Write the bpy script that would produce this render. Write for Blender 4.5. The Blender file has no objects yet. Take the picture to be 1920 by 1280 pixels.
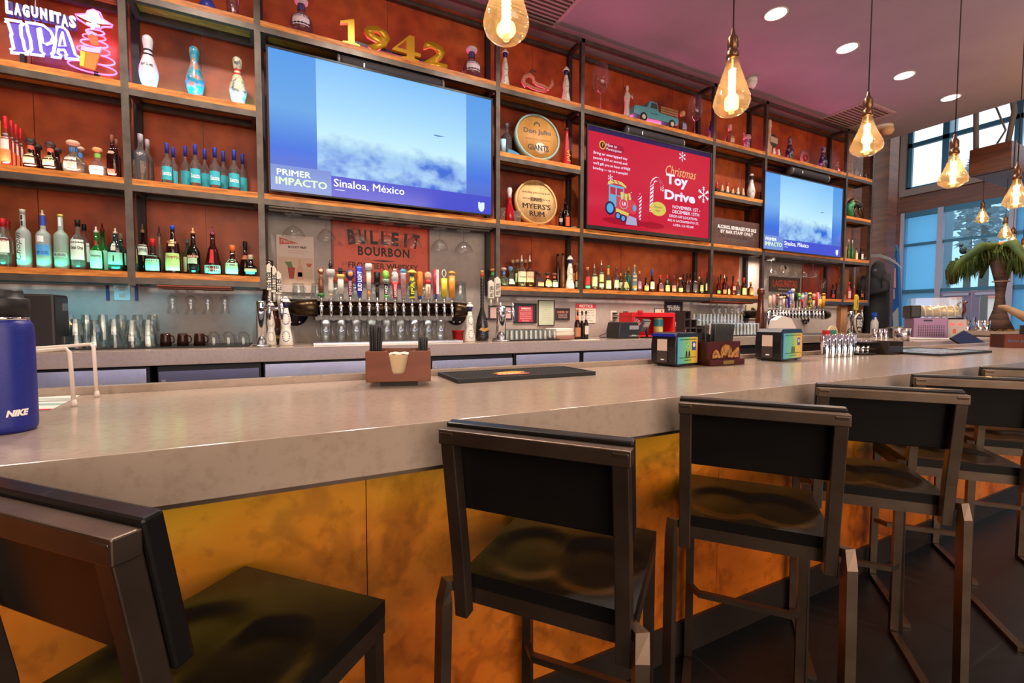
import bpy, bmesh, math, random
from mathutils import Vector, Matrix
random.seed(7)
sc = bpy.context.scene
COL = sc.collection
PI = math.pi
# ------------------------------------------------------------------ camera
TH, PT, RL, FPX, HC = 0.465056, 0.047193, 0.001926, 850.907, 1.115
_F = Vector((math.sin(TH)*math.cos(PT), math.cos(TH)*math.cos(PT), -math.sin(PT)))
_R0 = Vector((math.cos(TH), -math.sin(TH), 0)); _U0 = _R0.cross(_F)
_R = _R0*math.cos(RL) + _U0*math.sin(RL); _U = _U0*math.cos(RL) - _R0*math.sin(RL)
CAM0 = Vector((0, 0, HC))
cd = bpy.data.cameras.new('camera'); cam = bpy.data.objects.new('camera', cd); COL.objects.link(cam)
cd.sensor_width = 36; cd.lens = FPX/1920*36; cd.clip_start = 0.02; cd.clip_end = 500
cam.matrix_world = Matrix(((_R.x, _U.x, -_F.x, 0), (_R.y, _U.y, -_F.y, 0), (_R.z, _U.z, -_F.z, HC), (0, 0, 0, 1)))
sc.camera = cam
sc.view_settings.view_transform = 'Standard'; sc.view_settings.look = 'None'
sc.view_settings.gamma = 1; sc.view_settings.use_curve_mapping = False
sc.view_settings.exposure = 0.0
sc.cycles.use_denoising = True
sc.cycles.max_bounces = 10; sc.cycles.transparent_max_bounces = 24; sc.cycles.transmission_bounces = 8
sc.cycles.sample_clamp_indirect = 6.0; sc.cycles.caustics_refractive = False; sc.cycles.caustics_reflective = False

def ray(px, py): return _F + _R*((px-960)/FPX) - _U*((py-640)/FPX)
def PY(px, py, Y): d = ray(px, py); return CAM0 + d*(Y/d.y)
def PX(px, py, X): d = ray(px, py); return CAM0 + d*(X/d.x)
def PZ(px, py, Z): d = ray(px, py); return CAM0 + d*((Z-HC)/d.z)
def pix(v):
    v = Vector(v)-CAM0; w = v.dot(_F); return 960+FPX*v.dot(_R)/w, 640-FPX*v.dot(_U)/w
def X_at(px, Y, Z):
    a, b = -3.0, 12.0
    for _ in range(40):
        m = (a+b)/2
        if pix((m, Y, Z))[0] < px: a = m
        else: b = m
    return (a+b)/2
def dia(px, W, Y):
    d = ray(px, 600); p = d*(Y/d.y); w = p.dot(_F); c = math.cos(math.atan((px-960)/FPX)); return W*w*c/FPX

# ------------------------------------------------------------------ world and lights
def lin(h):
    h = h.lstrip('#'); o = []
    for i in (0, 2, 4):
        c = int(h[i:i+2], 16)/255; o.append(c/12.92 if c <= .04045 else ((c+.055)/1.055)**2.4)
    return tuple(o)
wd = bpy.data.worlds.new('sky'); sc.world = wd; wd.use_nodes = True
wn = wd.node_tree.nodes; wl = wd.node_tree.links
bg = wn['Background']; bg.inputs[0].default_value = (0.86, 0.93, 1.0, 1); bg.inputs[1].default_value = 1.5

def area(name, loc, to, sx, sy, col, en, spread=PI):
    l = bpy.data.lights.new(name, 'AREA'); l.shape = 'RECTANGLE'; l.size = sx; l.size_y = sy; l.color = col; l.energy = en; l.spread = spread
    o = bpy.data.objects.new(name, l); COL.objects.link(o); o.location = loc
    d = (Vector(to)-Vector(loc)).normalized(); x = Vector((1, 0, 0))
    if abs(d.x) > .9: x = Vector((0, 1, 0))
    y = d.cross(x).normalized(); x = d.cross(y)
    o.rotation_euler = Matrix((x, y, -d)).transposed().to_euler(); return o
def spot(name, loc, en, col, ang=2.4, blend=.8, r=.07, to=None):
    l = bpy.data.lights.new(name, 'SPOT'); l.energy = en; l.color = col; l.spot_size = ang; l.spot_blend = blend; l.shadow_soft_size = r
    o = bpy.data.objects.new(name, l); COL.objects.link(o); o.location = loc; return o
CEIL = 3.795; L1B, L2B = 1.366, 1.938
WARM = (1.0, .80, .58); SOFT = (1.0, .86, .70)
DL_Y = 2.635
for x in (-1.65, -.54, .57, 1.68, 2.79, 3.90, 5.01, 6.12, 7.22):
    spot('downlight_beam', (x, DL_Y, CEIL-.03), 150, (1, .86, .74))
for x in (-2.2, .3, 2.8, 5.3):
    spot('downlight_beam', (x, -.6, CEIL-.03), 90, (1, .80, .62))
area('unseen_ceiling_fill', (0.5, -2.6, 3.6), (1.2, 2.5, 1.2), 5, 2.2, (1, .80, .62), 110)  # unseen soft lamp added behind the view as ambient fill
area('ceiling_bounce_light', (3.0, .4, 3.3), (3.0, 1.2, 5), 7, 1.5, (.85, .62, .72), 22)
# coloured LED strips of the back bar, mixed with added fill lamps
area('led_strip_top', (2.6, 3.80, 3.15), (2.6, 2.87, 3.52), 8.6, .03, (1.0, .12, .36), 28, 2.2)
for x0, x1 in ((-1.6, -.86), (-.82, -.15)):
    c = (x0+x1)/2
    area('led_strip_shelf', (c, 3.612, 1.425), (c, 3.72, 1.54), x1-x0, .012, (.06, 1.0, .62), .5, 1.4)
    area('led_strip_wall', (c, 3.65, 1.366), (c, 3.88, 1.10), x1-x0, .014, (.03, .72, 1.0), .6, 1.5)
area('led_strip_shelf', (-.48, 3.612, 2.58), (-.48, 3.70, 2.66), .66, .012, (.04, .36, 1.0), 2.2, 1.4)
area('led_strip_shelf', (-1.2, 3.612, 2.0), (-1.2, 3.72, 2.08), .7, .012, (1.0, .45, .35), 1.5)
area('led_and_fill_under', (-.48, 3.85, 2.64), (-.48, 3.7, 3.1), .66, .02, (.02, .8, .75), 1.2)
for x0, x1 in ((1.70, 2.52), (2.58, 4.30), (4.36, 5.2)):
    area('led_strip_shelf', ((x0+x1)/2, 3.612, 1.422), ((x0+x1)/2, 3.72, 1.54), x1-x0, .012, (.75, 1.0, .45), .42*(x1-x0), 1.4)
area('led_strip_bar', (2.0, .885, .805), (2.0, 1.06, .70), 7.6, .02, (.32, .74, .03), 2.6, 1.3)
area('unseen_room_fill', (1.2, -4.6, 1.9), (1.2, 1.0, .9), 7, 2.6, (1, .79, .62), 230)  # unseen lamp added to brighten the bar front and other upright faces
area('led_strip_aisle', (2.2, 1.604, .80), (2.2, 2.6, .70), 8.0, .015, (.62, .60, 1.0), 9)
for x0, x1, z in ((1.70, 2.52, L1B), (2.58, 4.30, L1B), (4.36, 5.2, L1B), (6.5, 7.6, L1B), (-.1, 1.64, L2B), (5.26, 6.9, L2B)):
    area('led_and_fill_under', ((x0+x1)/2, 3.648, z), ((x0+x1)/2, 3.84, z-.35), x1-x0, .014, (1, .80, .68), (1.4 if z < 1.5 else 11)*(x1-x0), 1.6)  # warm strips added to brighten the shaded concrete under the shelves
area('atrium_light', (9.6, 2.4, 5.2), (9.0, 2.6, 0), 2.5, 3, (1, .78, .52), 70)
area('added_ceiling_glow', (7.2, .2, 2.6), (7.4, 1.2, 3.8), .6, .6, (1, .52, .2), 40)  # added lamp for the orange bulb glow on the far right ceiling

# ------------------------------------------------------------------ materials
MC = {}
def base(name):
    m = bpy.data.materials.new(name); m.use_nodes = True; return m, m.node_tree.nodes, m.node_tree.links, m.node_tree.nodes['Principled BSDF']
def M(col, rough=.5, metal=0, e=0, tr=0, ior=1.45, coat=0, spec=.5):
    if isinstance(col, str): col = lin(col)
    k = (tuple(round(c, 4) for c in col), rough, metal, e, tr, ior, coat, spec)
    if k in MC: return MC[k]
    m, n, l, b = base('paint')
    b.inputs['Base Color'].default_value = (*col, 1); b.inputs['Roughness'].default_value = rough; b.inputs['Metallic'].default_value = metal
    b.inputs['Transmission Weight'].default_value = tr; b.inputs['IOR'].default_value = ior; b.inputs['Coat Weight'].default_value = coat
    b.inputs['Specular IOR Level'].default_value = spec
    if e: b.inputs['Emission Color'].default_value = (*col, 1); b.inputs['Emission Strength'].default_value = e
    MC[k] = m; return m
def thin(col=(1, 1, 1), gl=.08, edge=.55, rough=.03, body=0.0):
    k = ('thin', col, gl, edge, rough, body)
    if k in MC: return MC[k]
    m, n, l, b = base('thin_glass'); n.remove(b); out = n['Material Output']
    t = n.new('ShaderNodeBsdfTransparent'); t.inputs[0].default_value = (*col, 1)
    g = n.new('ShaderNodeBsdfGlossy'); g.inputs['Roughness'].default_value = rough
    lw = n.new('ShaderNodeLayerWeight'); lw.inputs[0].default_value = .35
    mr = n.new('ShaderNodeMapRange'); mr.inputs[3].default_value = gl; mr.inputs[4].default_value = edge
    pw = n.new('ShaderNodeMath'); pw.operation = 'POWER'; pw.inputs[1].default_value = 2.0
    mx = n.new('ShaderNodeMixShader'); l.new(lw.outputs['Facing'], pw.inputs[0]); l.new(pw.outputs[0], mr.inputs[0])
    l.new(mr.outputs[0], mx.inputs[0]); l.new(t.outputs[0], mx.inputs[1]); l.new(g.outputs[0], mx.inputs[2])
    last = mx
    if body:
        d = n.new('ShaderNodeBsdfTranslucent'); d.inputs[0].default_value = (*[min(1, c*1.0) for c in col], 1)
        m2 = n.new('ShaderNodeMixShader'); m2.inputs[0].default_value = body
        l.new(mx.outputs[0], m2.inputs[1]); l.new(d.outputs[0], m2.inputs[2]); last = m2
    l.new(last.outputs[0], out.inputs[0]); MC[k] = m; return m
def ramp(n, stops):
    r = n.new('ShaderNodeValToRGB'); e = r.color_ramp.elements
    while len(e) < len(stops): e.new(.5)
    for i, (p, c) in enumerate(stops): e[i].position = p; e[i].color = (*c, 1)
    return r
def coords(n, l, scale=(1, 1, 1), kind='Object', rot=(0, 0, 0)):
    t = n.new('ShaderNodeTexCoord'); mp = n.new('ShaderNodeMapping'); mp.inputs['Scale'].default_value = scale; mp.inputs['Rotation'].default_value = rot
    l.new(t.outputs[kind], mp.inputs[0]); return mp.outputs[0]
def noisy(name, stops, scale, sc3=(1, 1, 1), rough=.5, metal=0, detail=6, bump=0, coat=0, r2=None, dist=0, mix=None):
    m, n, l, b = base(name); v = coords(n, l, sc3)
    t = n.new('ShaderNodeTexNoise'); t.inputs['Scale'].default_value = scale; t.inputs['Detail'].default_value = detail; t.inputs['Distortion'].default_value = dist
    l.new(v, t.inputs['Vector']); r = ramp(n, stops); l.new(t.outputs[0], r.inputs[0]); col = r.outputs[0]
    if mix:
        t2 = n.new('ShaderNodeTexNoise'); t2.inputs['Scale'].default_value = mix[0]; t2.inputs['Detail'].default_value = 8; l.new(v, t2.inputs['Vector'])
        r2_ = ramp(n, mix[1]); l.new(t2.outputs[0], r2_.inputs[0]); mm = n.new('ShaderNodeMixRGB'); mm.blend_type = 'MULTIPLY'; mm.inputs[0].default_value = mix[2]
        l.new(col, mm.inputs[1]); l.new(r2_.outputs[0], mm.inputs[2]); col = mm.outputs[0]
    l.new(col, b.inputs['Base Color'])
    b.inputs['Roughness'].default_value = rough; b.inputs['Metallic'].default_value = metal; b.inputs['Coat Weight'].default_value = coat
    if bump:
        bp = n.new('ShaderNodeBump'); bp.inputs['Strength'].default_value = bump; bp.inputs['Distance'].default_value = .01; l.new(t.outputs[0], bp.inputs['Height']); l.new(bp.outputs[0], b.inputs['Normal'])
    return m
m_rust = noisy('rusted_copper', [(.28, (.11, .016, .005)), (.5, (.42, .062, .012)), (.72, (.58, .135, .032))], 1.3, rough=.42, metal=.1, detail=9, mix=(9, [(.35, (.5, .4, .35)), (.6, (1, 1, 1))], .6))
def copper():
    m, n, l, b = base('patina_copper'); v = coords(n, l)
    def nz(s, d, dist, stops, off=0):
        t = n.new('ShaderNodeTexNoise'); t.inputs['Scale'].default_value = s; t.inputs['Detail'].default_value = d; t.inputs['Distortion'].default_value = dist
        l.new(v, t.inputs['Vector']); r = ramp(n, stops); l.new(t.outputs[0], r.inputs[0]); return r.outputs[0]
    def mix(a, c, f, mode='MIX'):
        x = n.new('ShaderNodeMixRGB'); x.blend_type = mode; l.new(a, x.inputs[1])
        if isinstance(c, tuple): x.inputs[2].default_value = (*c, 1)
        else: l.new(c, x.inputs[2])
        if isinstance(f, float): x.inputs[0].default_value = f
        else: l.new(f, x.inputs[0])
        return x.outputs[0]
    c = nz(2.1, 12, .8, [(.28, (.30, .065, .006)), (.48, (.70, .165, .012)), (.74, (.86, .27, .028))])
    c = mix(c, (.20, .17, .02), nz(1.3, 9, .5, [(.54, (0, 0, 0)), (.74, (.45, .45, .45))]))
    c = mix(c, nz(26, 10, 0, [(.34, (.45, .40, .32)), (.48, (1, 1, 1))]), .45, 'MULTIPLY')
    c = mix(c, nz(1.7, 10, .4, [(.478, (1, 1, 1)), (.497, (.30, .26, .16)), (.506, (.30, .26, .16)), (.525, (1, 1, 1))]), .42, 'MULTIPLY')
    l.new(c, b.inputs['Base Color']); b.inputs['Roughness'].default_value = .36; b.inputs['Metallic'].default_value = .2; return m
m_copper = copper()
m_conc = noisy('concrete_tile', [(.3, (.36, .305, .27)), (.7, (.50, .43, .385))], 2.0, rough=.55, detail=9, mix=(22, [(.3, (.8, .8, .8)), (.6, (1, 1, 1))], .5))
m_ceil = noisy('ceiling_paint', [(.3, (.37, .33, .40)), (.7, (.41, .37, .44))], 3, rough=.6)
m_quartz = noisy('quartz_top', [(.3, (.34, .258, .205)), (.7, (.41, .318, .258))], 3.0, rough=.18, detail=8, mix=(60, [(.33, (.82, .78, .74)), (.5, (1, 1, 1))], .6))
m_shelfwood = noisy('butcher_block', [(.3, (.34, .10, .010)), (.5, (.64, .215, .028)), (.7, (.78, .31, .055))], 1.6, (4, 30, 30), rough=.5, detail=5, mix=(6, [(.35, (.6, .5, .4)), (.55, (1, 1, 1))], .6))
m_dwood = noisy('brown_wood', [(.3, (.075, .026, .010)), (.7, (.17, .062, .022))], 2.2, (1, 1, 9), rough=.35, detail=7)
m_dwoodh = noisy('brown_wood_beam', [(.3, (.17, .04, .012)), (.7, (.36, .10, .03))], 1.2, (1, 1, 9), rough=.35, detail=7)
m_lwood = noisy('pine_strip', [(.3, (.30, .13, .05)), (.7, (.42, .20, .085))], 2.2, (8, 8, 1), rough=.5, detail=7)
m_steel = noisy('gunmetal', [(.3, (.095, .080, .070)), (.7, (.15, .128, .11))], 12, (1, 1, 1), rough=.45, metal=.85, detail=4)
m_stoolmetal = noisy('brushed_bronze_steel', [(.3, (.115, .078, .058)), (.7, (.19, .135, .10))], 9, rough=.36, metal=.9, detail=4)
m_blackwood = noisy('black_lacquer_wood', [(.3, (.006, .005, .005)), (.7, (.011, .009, .008))], 2, (2, 14, 2), rough=.28, coat=.08, detail=6)
m_blackwood.node_tree.nodes['Principled BSDF'].inputs['Specular IOR Level'].default_value = .22
m_stain = noisy('stainless', [(.3, (.50, .50, .52)), (.7, (.62, .62, .64))], 1.2, (90, 1, 1), rough=.24, metal=1, detail=3)
m_floor = None
def tiles():
    m, n, l, b = base('floor_tile'); v = coords(n, l, (1, 1, 1))
    br = n.new('ShaderNodeTexBrick'); br.inputs['Color1'].default_value = (.006, .007, .008, 1); br.inputs['Color2'].default_value = (.009, .010, .011, 1)
    br.inputs['Mortar'].default_value = (.016, .016, .016, 1); br.inputs['Scale'].default_value = 1.0; br.inputs['Mortar Size'].default_value = .004
    br.inputs['Brick Width'].default_value = 1.2; br.inputs['Row Height'].default_value = .6; l.new(v, br.inputs[0]); l.new(br.outputs[0], b.inputs['Base Color'])
    b.inputs['Roughness'].default_value = .42; return m
m_floor = tiles()
BLK = M((.012, .011, .012), .35); BLKM = M((.015, .015, .016), .6); WHT = M('#e8e2da', .5); CHROME = M((.78, .77, .78), .09, 1); DARK = M((.02, .018, .018), .5)
GLASS = thin((.95, .96, .96), .07, .95, .02, body=.08); MUGG = thin((.92, .95, .95), .12, .85, .03); BULBG = thin((1.0, .74, .42), .07, .8, .02, body=.055)
GOLD = M('#d8a726', .32, .35)

# ------------------------------------------------------------------ mesh builder
class MB:
    def __init__(s): s.v = []; s.f = []; s.fm = []; s.sm = []; s.m = 0; s.T = Matrix.Identity(4)
    def add(s, vs, fs, smooth=False):
        o = len(s.v); s.v += [s.T @ Vector(p) for p in vs]
        for f in fs: s.f.append([i+o for i in f]); s.fm.append(s.m); s.sm.append(smooth)
        return s
    def box(s, x0, x1, y0, y1, z0, z1):
        return s.add([(x0, y0, z0), (x1, y0, z0), (x1, y1, z0), (x0, y1, z0), (x0, y0, z1), (x1, y0, z1), (x1, y1, z1), (x0, y1, z1)],
                     [(0, 3, 2, 1), (4, 5, 6, 7), (0, 1, 5, 4), (1, 2, 6, 5), (2, 3, 7, 6), (3, 0, 4, 7)])
    def lathe(s, prof, n=20, x=0, y=0, z=0, sq=0, fy=1.0, caps=True):
        vs = []; fs = []
        for r, h in prof:
            for i in range(n):
                a = 2*PI*i/n; c, q = math.cos(a), math.sin(a); k = 1.0
                if sq: k = (abs(c)**sq+abs(q)**sq)**(-1.0/sq)
                vs.append((x+r*k*c, y+r*k*q*fy, z+h))
        for j in range(len(prof)-1):
            for i in range(n):
                i2 = (i+1) % n; fs.append((j*n+i, j*n+i2, (j+1)*n+i2, (j+1)*n+i))
        if caps:
            if prof[0][0] > 1e-5: fs.append(tuple(range(n))[::-1])
            if prof[-1][0] > 1e-5: fs.append(tuple((len(prof)-1)*n+i for i in range(n)))
        return s.add(vs, fs, True)
    def cyl(s, r, z0, z1, n=16, x=0, y=0, r2=None): return s.lathe([(r, z0), (r if r2 is None else r2, z1)], n, x, y)
    def tube(s, pts, r, n=8, closed=False):
        pts = [Vector(p) for p in pts]; N = len(pts); vs = []; fs = []; up = None
        for i, p in enumerate(pts):
            a = pts[(i-1) % N] if (closed or i > 0) else p; b = pts[(i+1) % N] if (closed or i < N-1) else p
            t = (b-a).normalized()
            if up is None: up = Vector((0, 0, 1)) if abs(t.z) < .9 else Vector((1, 0, 0))
            u = (up - t*up.dot(t)).normalized(); up = u; w = t.cross(u)
            rr = r[i] if isinstance(r, (list, tuple)) else r
            for k in range(n): an = 2*PI*k/n+PI/n; vs.append(p+u*(rr*math.cos(an))+w*(rr*math.sin(an)))
        for i in range(N if closed else N-1):
            for k in range(n): k2 = (k+1) % n; i2 = (i+1) % N; fs.append((i*n+k, i*n+k2, i2*n+k2, i2*n+k))
        if not closed: fs.append(tuple(range(n))[::-1]); fs.append(tuple((N-1)*n+k for k in range(n)))
        return s.add(vs, fs, n > 4)
    def prism(s, pts, y0, y1):            # outline in XZ, extruded along Y
        n = len(pts); vs = [(p[0], y0, p[1]) for p in pts]+[(p[0], y1, p[1]) for p in pts]
        fs = [tuple(range(n)), tuple(range(n, 2*n))[::-1]]+[(i, i+n, (i+1) % n+n, (i+1) % n) for i in range(n)]
        return s.add(vs, fs)
    def ball(s, r, x=0, y=0, z=0, n=14, sx=1, sy=1, sz=1):
        pr = [(max(1e-6, r*math.sin(PI*i/8)), -r*math.cos(PI*i/8)*sz) for i in range(9)]
        T = s.T; s.T = T @ Matrix.Translation((x, y, z)) @ Matrix.Diagonal((sx, sy, 1, 1)); s.lathe(pr, n, caps=False); s.T = T; return s
    def quad(s, a, b, c, d): return s.add([a, b, c, d], [(0, 1, 2, 3)])
    def mesh(s, name, mats):
        me = bpy.data.meshes.new(name); me.from_pydata(s.v, [], s.f)
        if not isinstance(mats, (list, tuple)): mats = [mats]
        for m in mats: me.materials.append(m)
        me.polygons.foreach_set('material_index', s.fm); me.polygons.foreach_set('use_smooth', s.sm)
        bm = bmesh.new(); bm.from_mesh(me); bmesh.ops.recalc_face_normals(bm, faces=bm.faces); bm.to_mesh(me); bm.free(); me.update(); return me
def link(name, data, parent=None, loc=(0, 0, 0), rot=(0, 0, 0)):
    o = bpy.data.objects.new(name, data); COL.objects.link(o); o.location = loc; o.rotation_euler = rot
    if parent: o.parent = parent
    return o
def part(name, mb, mats, parent, label=None, loc=(0, 0, 0), rot=(0, 0, 0), bev=0):
    o = link(name, mb.mesh(name, mats), parent, loc, rot)
    if label: o['label'] = label
    if bev: bevel(o, bev)
    return o
def bevel(o, w, seg=2):
    b = o.modifiers.new('bevel', 'BEVEL'); b.width = w; b.segments = seg; b.limit_method = 'ANGLE'; b.angle_limit = .7; return o
def tag(o, label, cat, group=None):
    o['label'] = label; o['category'] = cat
    if group: o['group'] = group
    return o
def thing(name, label, cat, loc=(0, 0, 0), rz=0, group=None):
    return tag(link(name, None, None, loc, (0, 0, rz)), label, cat, group)
def solo(name, mb, mats, label, cat, loc=(0, 0, 0), rz=0, group=None, bev=0):
    o = link(name, mb.mesh(name, mats), None, loc, (0, 0, rz)); tag(o, label, cat, group)
    if bev: bevel(o, bev)
    return o
def struct(name, mb, mats, parent=None):
    o = link(name, mb.mesh(name, mats), parent)
    if not parent: o['kind'] = 'structure'
    return o
def dup(o, loc=None, label=None, parent=None, rz=None):
    r = o.copy(); COL.objects.link(r)
    if parent: r.parent = parent
    if loc is not None: r.location = loc
    if rz is not None: r.rotation_euler = (0, 0, rz)
    if label: r['label'] = label
    for c in list(o.children): dup(c, None, None, r)
    return r
def text(s, h, mat, parent, x=0, y=0, z=0, w=None, bold=0, ext=.0004, shear=0, rot=0, bendr=0, name='lettering', spacing=1, base_=False, up=False):
    fat = bold if ('M' in s and ext < .0009) else 0
    if 'M' in s: bold = 0
    cu = bpy.data.curves.new('t', 'FONT'); cu.body = s; cu.size = 1; cu.align_x = 'CENTER'; cu.offset = bold; cu.extrude = 0; cu.shear = shear; cu.space_character = spacing; cu.resolution_u = 2
    o = bpy.data.objects.new('t', cu); me = bpy.data.meshes.new_from_object(o); bpy.data.objects.remove(o); bpy.data.curves.remove(cu)
    if not me.vertices: return None
    if fat:
        vs = [tuple(v.co) for v in me.vertices]; fs = [tuple(p.vertices) for p in me.polygons]; k0 = len(vs); nv, nf = [], []
        for j, (dx, dy) in enumerate(((-fat, 0), (fat, 0), (0, fat*.7), (0, -fat*.7))): nv += [(a+dx, b+dy, c) for a, b, c in vs]; nf += [tuple(i+j*k0 for i in f) for f in fs]
        me.clear_geometry(); me.from_pydata(nv, [], nf); me.update()
    xs = [v.co.x for v in me.vertices]; ys = [v.co.y for v in me.vertices]
    x0, x1, y0, y1 = min(xs), max(xs), min(ys), max(ys); k = h/(y1-y0); kx = k if w is None else w/(x1-x0); cy = 0 if base_ else (y0+y1)/2; cx = (x0+x1)/2
    ca, sa = math.cos(rot), math.sin(rot)
    for v in me.vertices:
        a, b = (v.co.x-cx)*kx, (v.co.y-cy)*k; a, b = a*ca-b*sa, a*sa+b*ca
        if bendr: v.co = (x+bendr*math.sin(a/bendr), y-bendr*math.cos(a/bendr), z+b)
        elif up: v.co = (x+a, y+b, z)
        else: v.co = (x+a, y, z+b)
    me.name = name; me.materials.clear(); me.materials.append(mat)
    if ext > .0009:
        bm = bmesh.new(); bm.from_mesh(me); bm.normal_update(); g = bmesh.ops.extrude_face_region(bm, geom=bm.faces[:])
        for e in g['geom']:
            if isinstance(e, bmesh.types.BMVert): e.co.y -= ext
        bmesh.ops.recalc_face_normals(bm, faces=bm.faces); bm.to_mesh(me); bm.free()
    return link(name, me, parent)
INK = M((.02, .018, .02), .6); WINK = M((.85, .83, .80), .5); RINK = M('#b3202a', .5)
# ------------------------------------------------------------------ setting
L1, L2, L3, L4, LT = 1.412, 1.984, 2.565, 3.140, 3.72
WY = 3.88; YF = 3.60; XE = 7.95; XW = 14.0
def sbox(name, mat, *b):
    m = MB(); m.box(*b); return struct(name, m, mat)
sbox('floor', m_floor, -4, 16, -5.5, 8.5, -.05, 0)
m = MB(); m.box(-4, XE, -5.5, 4.0, CEIL, CEIL+.12); ceil = struct('ceiling', m, m_ceil)
sbox('ceiling_atrium', m_ceil, XE, XW+.2, -5.5, 8.5, 6.6, 6.7)
sbox('wall_back', m_conc, -4, 7.35, WY, WY+.12, 0, CEIL)
sbox('wall_left', m_dwood, -4.1, -4, -5.5, 4, 0, CEIL)
sbox('wall_rear', noisy('painted_wall', [(.3, (.16, .11, .09)), (.7, (.22, .16, .13))], 2, rough=.7), -4, 16, -5.6, -5.5, 0, 6.6)
sbox('wall_alcove', m_dwood, 7.35, XW, 8.4, 8.5, 0, 6.6)
sbox('wall_fascia', m_ceil, XE, XE+.1, -5.5, 4.0, CEIL, 6.6)
tn = [0]
def trim(mat, *b):
    tn[0] += 1; return sbox('trim_%d' % tn[0], mat, *b)
# rusted sheet-metal panels on the back wall
def rusts(xs, z0, z1):
    for a, b in zip(xs, xs[1:]): trim(m_rust, a+.002, b-.002, WY-.012, WY, z0, z1)
rusts((-4, -2.2, -1.35, -.48, -.125), L1-.06, CEIL)
rusts((-.125, .8, 1.67), L2-.06, CEIL)
rusts((1.67, 2.15, 2.546, 3.25, 3.95, 4.33, 4.85, 5.15), L1-.06, CEIL)
rusts((5.15, 5.9, 6.47), L2-.06, CEIL)
rusts((6.47, 6.955, 7.33), L1-.06, CEIL)
trim(m_lwood, 7.35, 7.52, WY-.06, WY+.12, 0, CEIL)
trim(m_dwood, 7.52, 7.95, WY+.02, WY+.14, 0, CEIL)
trim(m_dwood, 8.45, 8.72, 3.78, 3.98, 0, 6.6)
# window wall on the right (X = XW)
def wz(px, py): return PX(px, py, XW).z
def wy(px, py=450): return PX(px, py, XW).y
yj, yr = wy(1690), -5.4
zu, zl = wz(1690, 359), wz(1690, 401)
sbox('wall_right_pier', m_dwoodh, XW, XW+.3, yj, 8.5, 0, 6.6)
trim(m_dwoodh, XW, XW+.3, yr, yj, zl, zu)
FR = M('#3f6f86', .35, .5); FRL = M('#c9c3d6', .4, .2); TRIM = M('#b79e94', .5)
trim(TRIM, XW-.08, XW+.02, yr, yj+.05, zu-.16, zu)
m = MB(); m.box(XW-.06, XW+.05, yj-.05, yj+.07, zu, 6.6); trim_o = struct('trim_%d' % 900, m, TRIM)
w1 = MB()
for p in (1771, 1906): y = wy(p, 300); w1.box(XW+.02, XW+.1, y-.06, y+.06, zu, 6.6)
zm = wz(1694, 277); w1.box(XW+.02, XW+.1, yr, yj, zm-.05, zm+.05); w1.box(XW+.02, XW+.1, yj-.14, yj-.05, zu, 6.6); w1.box(XW+.02, XW+.1, yr, yj, zu, zu+.06)
w1.box(XW+.02, XW+.1, -1.1, -1.0, zu, 6.6)
win1 = struct('window_1', w1, FR)
g = MB(); g.box(XW+.05, XW+.06, yr, yj-.1, zu, 6.6); struct('window_pane', g, thin((.97, .985, 1.0), .02, .25), win1)
w2 = MB()
zh = [wz(1690, 461), wz(1690, 547)]
ym = [wy(1762), wy(1897)]
w2.box(XW-.03, XW+.1, yj-.06, yj+.02, 0, zl)
for y in ym+[ym[1]-1.8, ym[1]-3.6]: w2.box(XW-.02, XW+.1, y-.055, y+.055, 0, zl)
win2 = struct('window_2', w2, FRL)
w3 = MB(); w3.box(XW+.02, XW+.1, yr, yj, zh[0]-.03, zh[0]+.03)
w3.box(XW+.02, XW+.1, yr, yj, zh[1]-.04, zh[1]+.04); w3.box(XW, XW+.1, yr, yj, zl-.12, zl); w3.box(XW, XW+.1, ym[0], yj, 0, .12); w3.box(XW, XW+.1, yr, ym[1], 0, .12)
struct('window_rail', w3, FR, win2)
shade = thin((.36, .66, .86), .03, .2, .2, body=.5); clear = thin((.62, .82, .92), .04, .4)
g = MB(); g.box(XW+.05, XW+.055, ym[0], yj, .1, zl); struct('window_pane', g, shade, win2)
g = MB(); g.box(XW+.05, XW+.055, ym[1], ym[0], zh[1], zl); struct('window_pane', g, clear, win2)
g = MB(); g.box(XW+.05, XW+.055, yr, ym[1], .1, zl); struct('window_pane', g, shade, win2)
# double doors
DF = M('#9a8fae', .4, .2)
for i, (a, b) in enumerate(((ym[1]+.06, (ym[0]+ym[1])/2-.01), ((ym[0]+ym[1])/2+.01, ym[0]-.06))):
    d = MB(); z1 = zh[1]-.05
    d.box(XW, XW+.06, a, a+.13, .01, z1); d.box(XW, XW+.06, b-.13, b, .01, z1); d.box(XW, XW+.06, a+.13, b-.13, z1-.12, z1); d.box(XW, XW+.06, a+.13, b-.13, .01, .3)
    dr = struct('door_%d' % (i+1), d, DF)
    g = MB(); g.box(XW+.025, XW+.035, a+.13, b-.13, .3, z1-.12); struct('window_pane', g, thin((.97, .98, 1), .03, .3), dr)
    h = MB(); yy = b-.065 if i == 0 else a+.065
    h.box(XW-.04, XW, yy-.02, yy+.02, 1.0, 1.2); struct('door_handle', h, M('#8d8796', .3, .8), dr)
    h = MB(); h.box(XW-.05, XW, (a+b)/2-.25, (a+b)/2+.2, z1-.1, z1-.04); struct('door_closer', h, M('#b9b3c4', .4, .5), dr)
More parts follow.
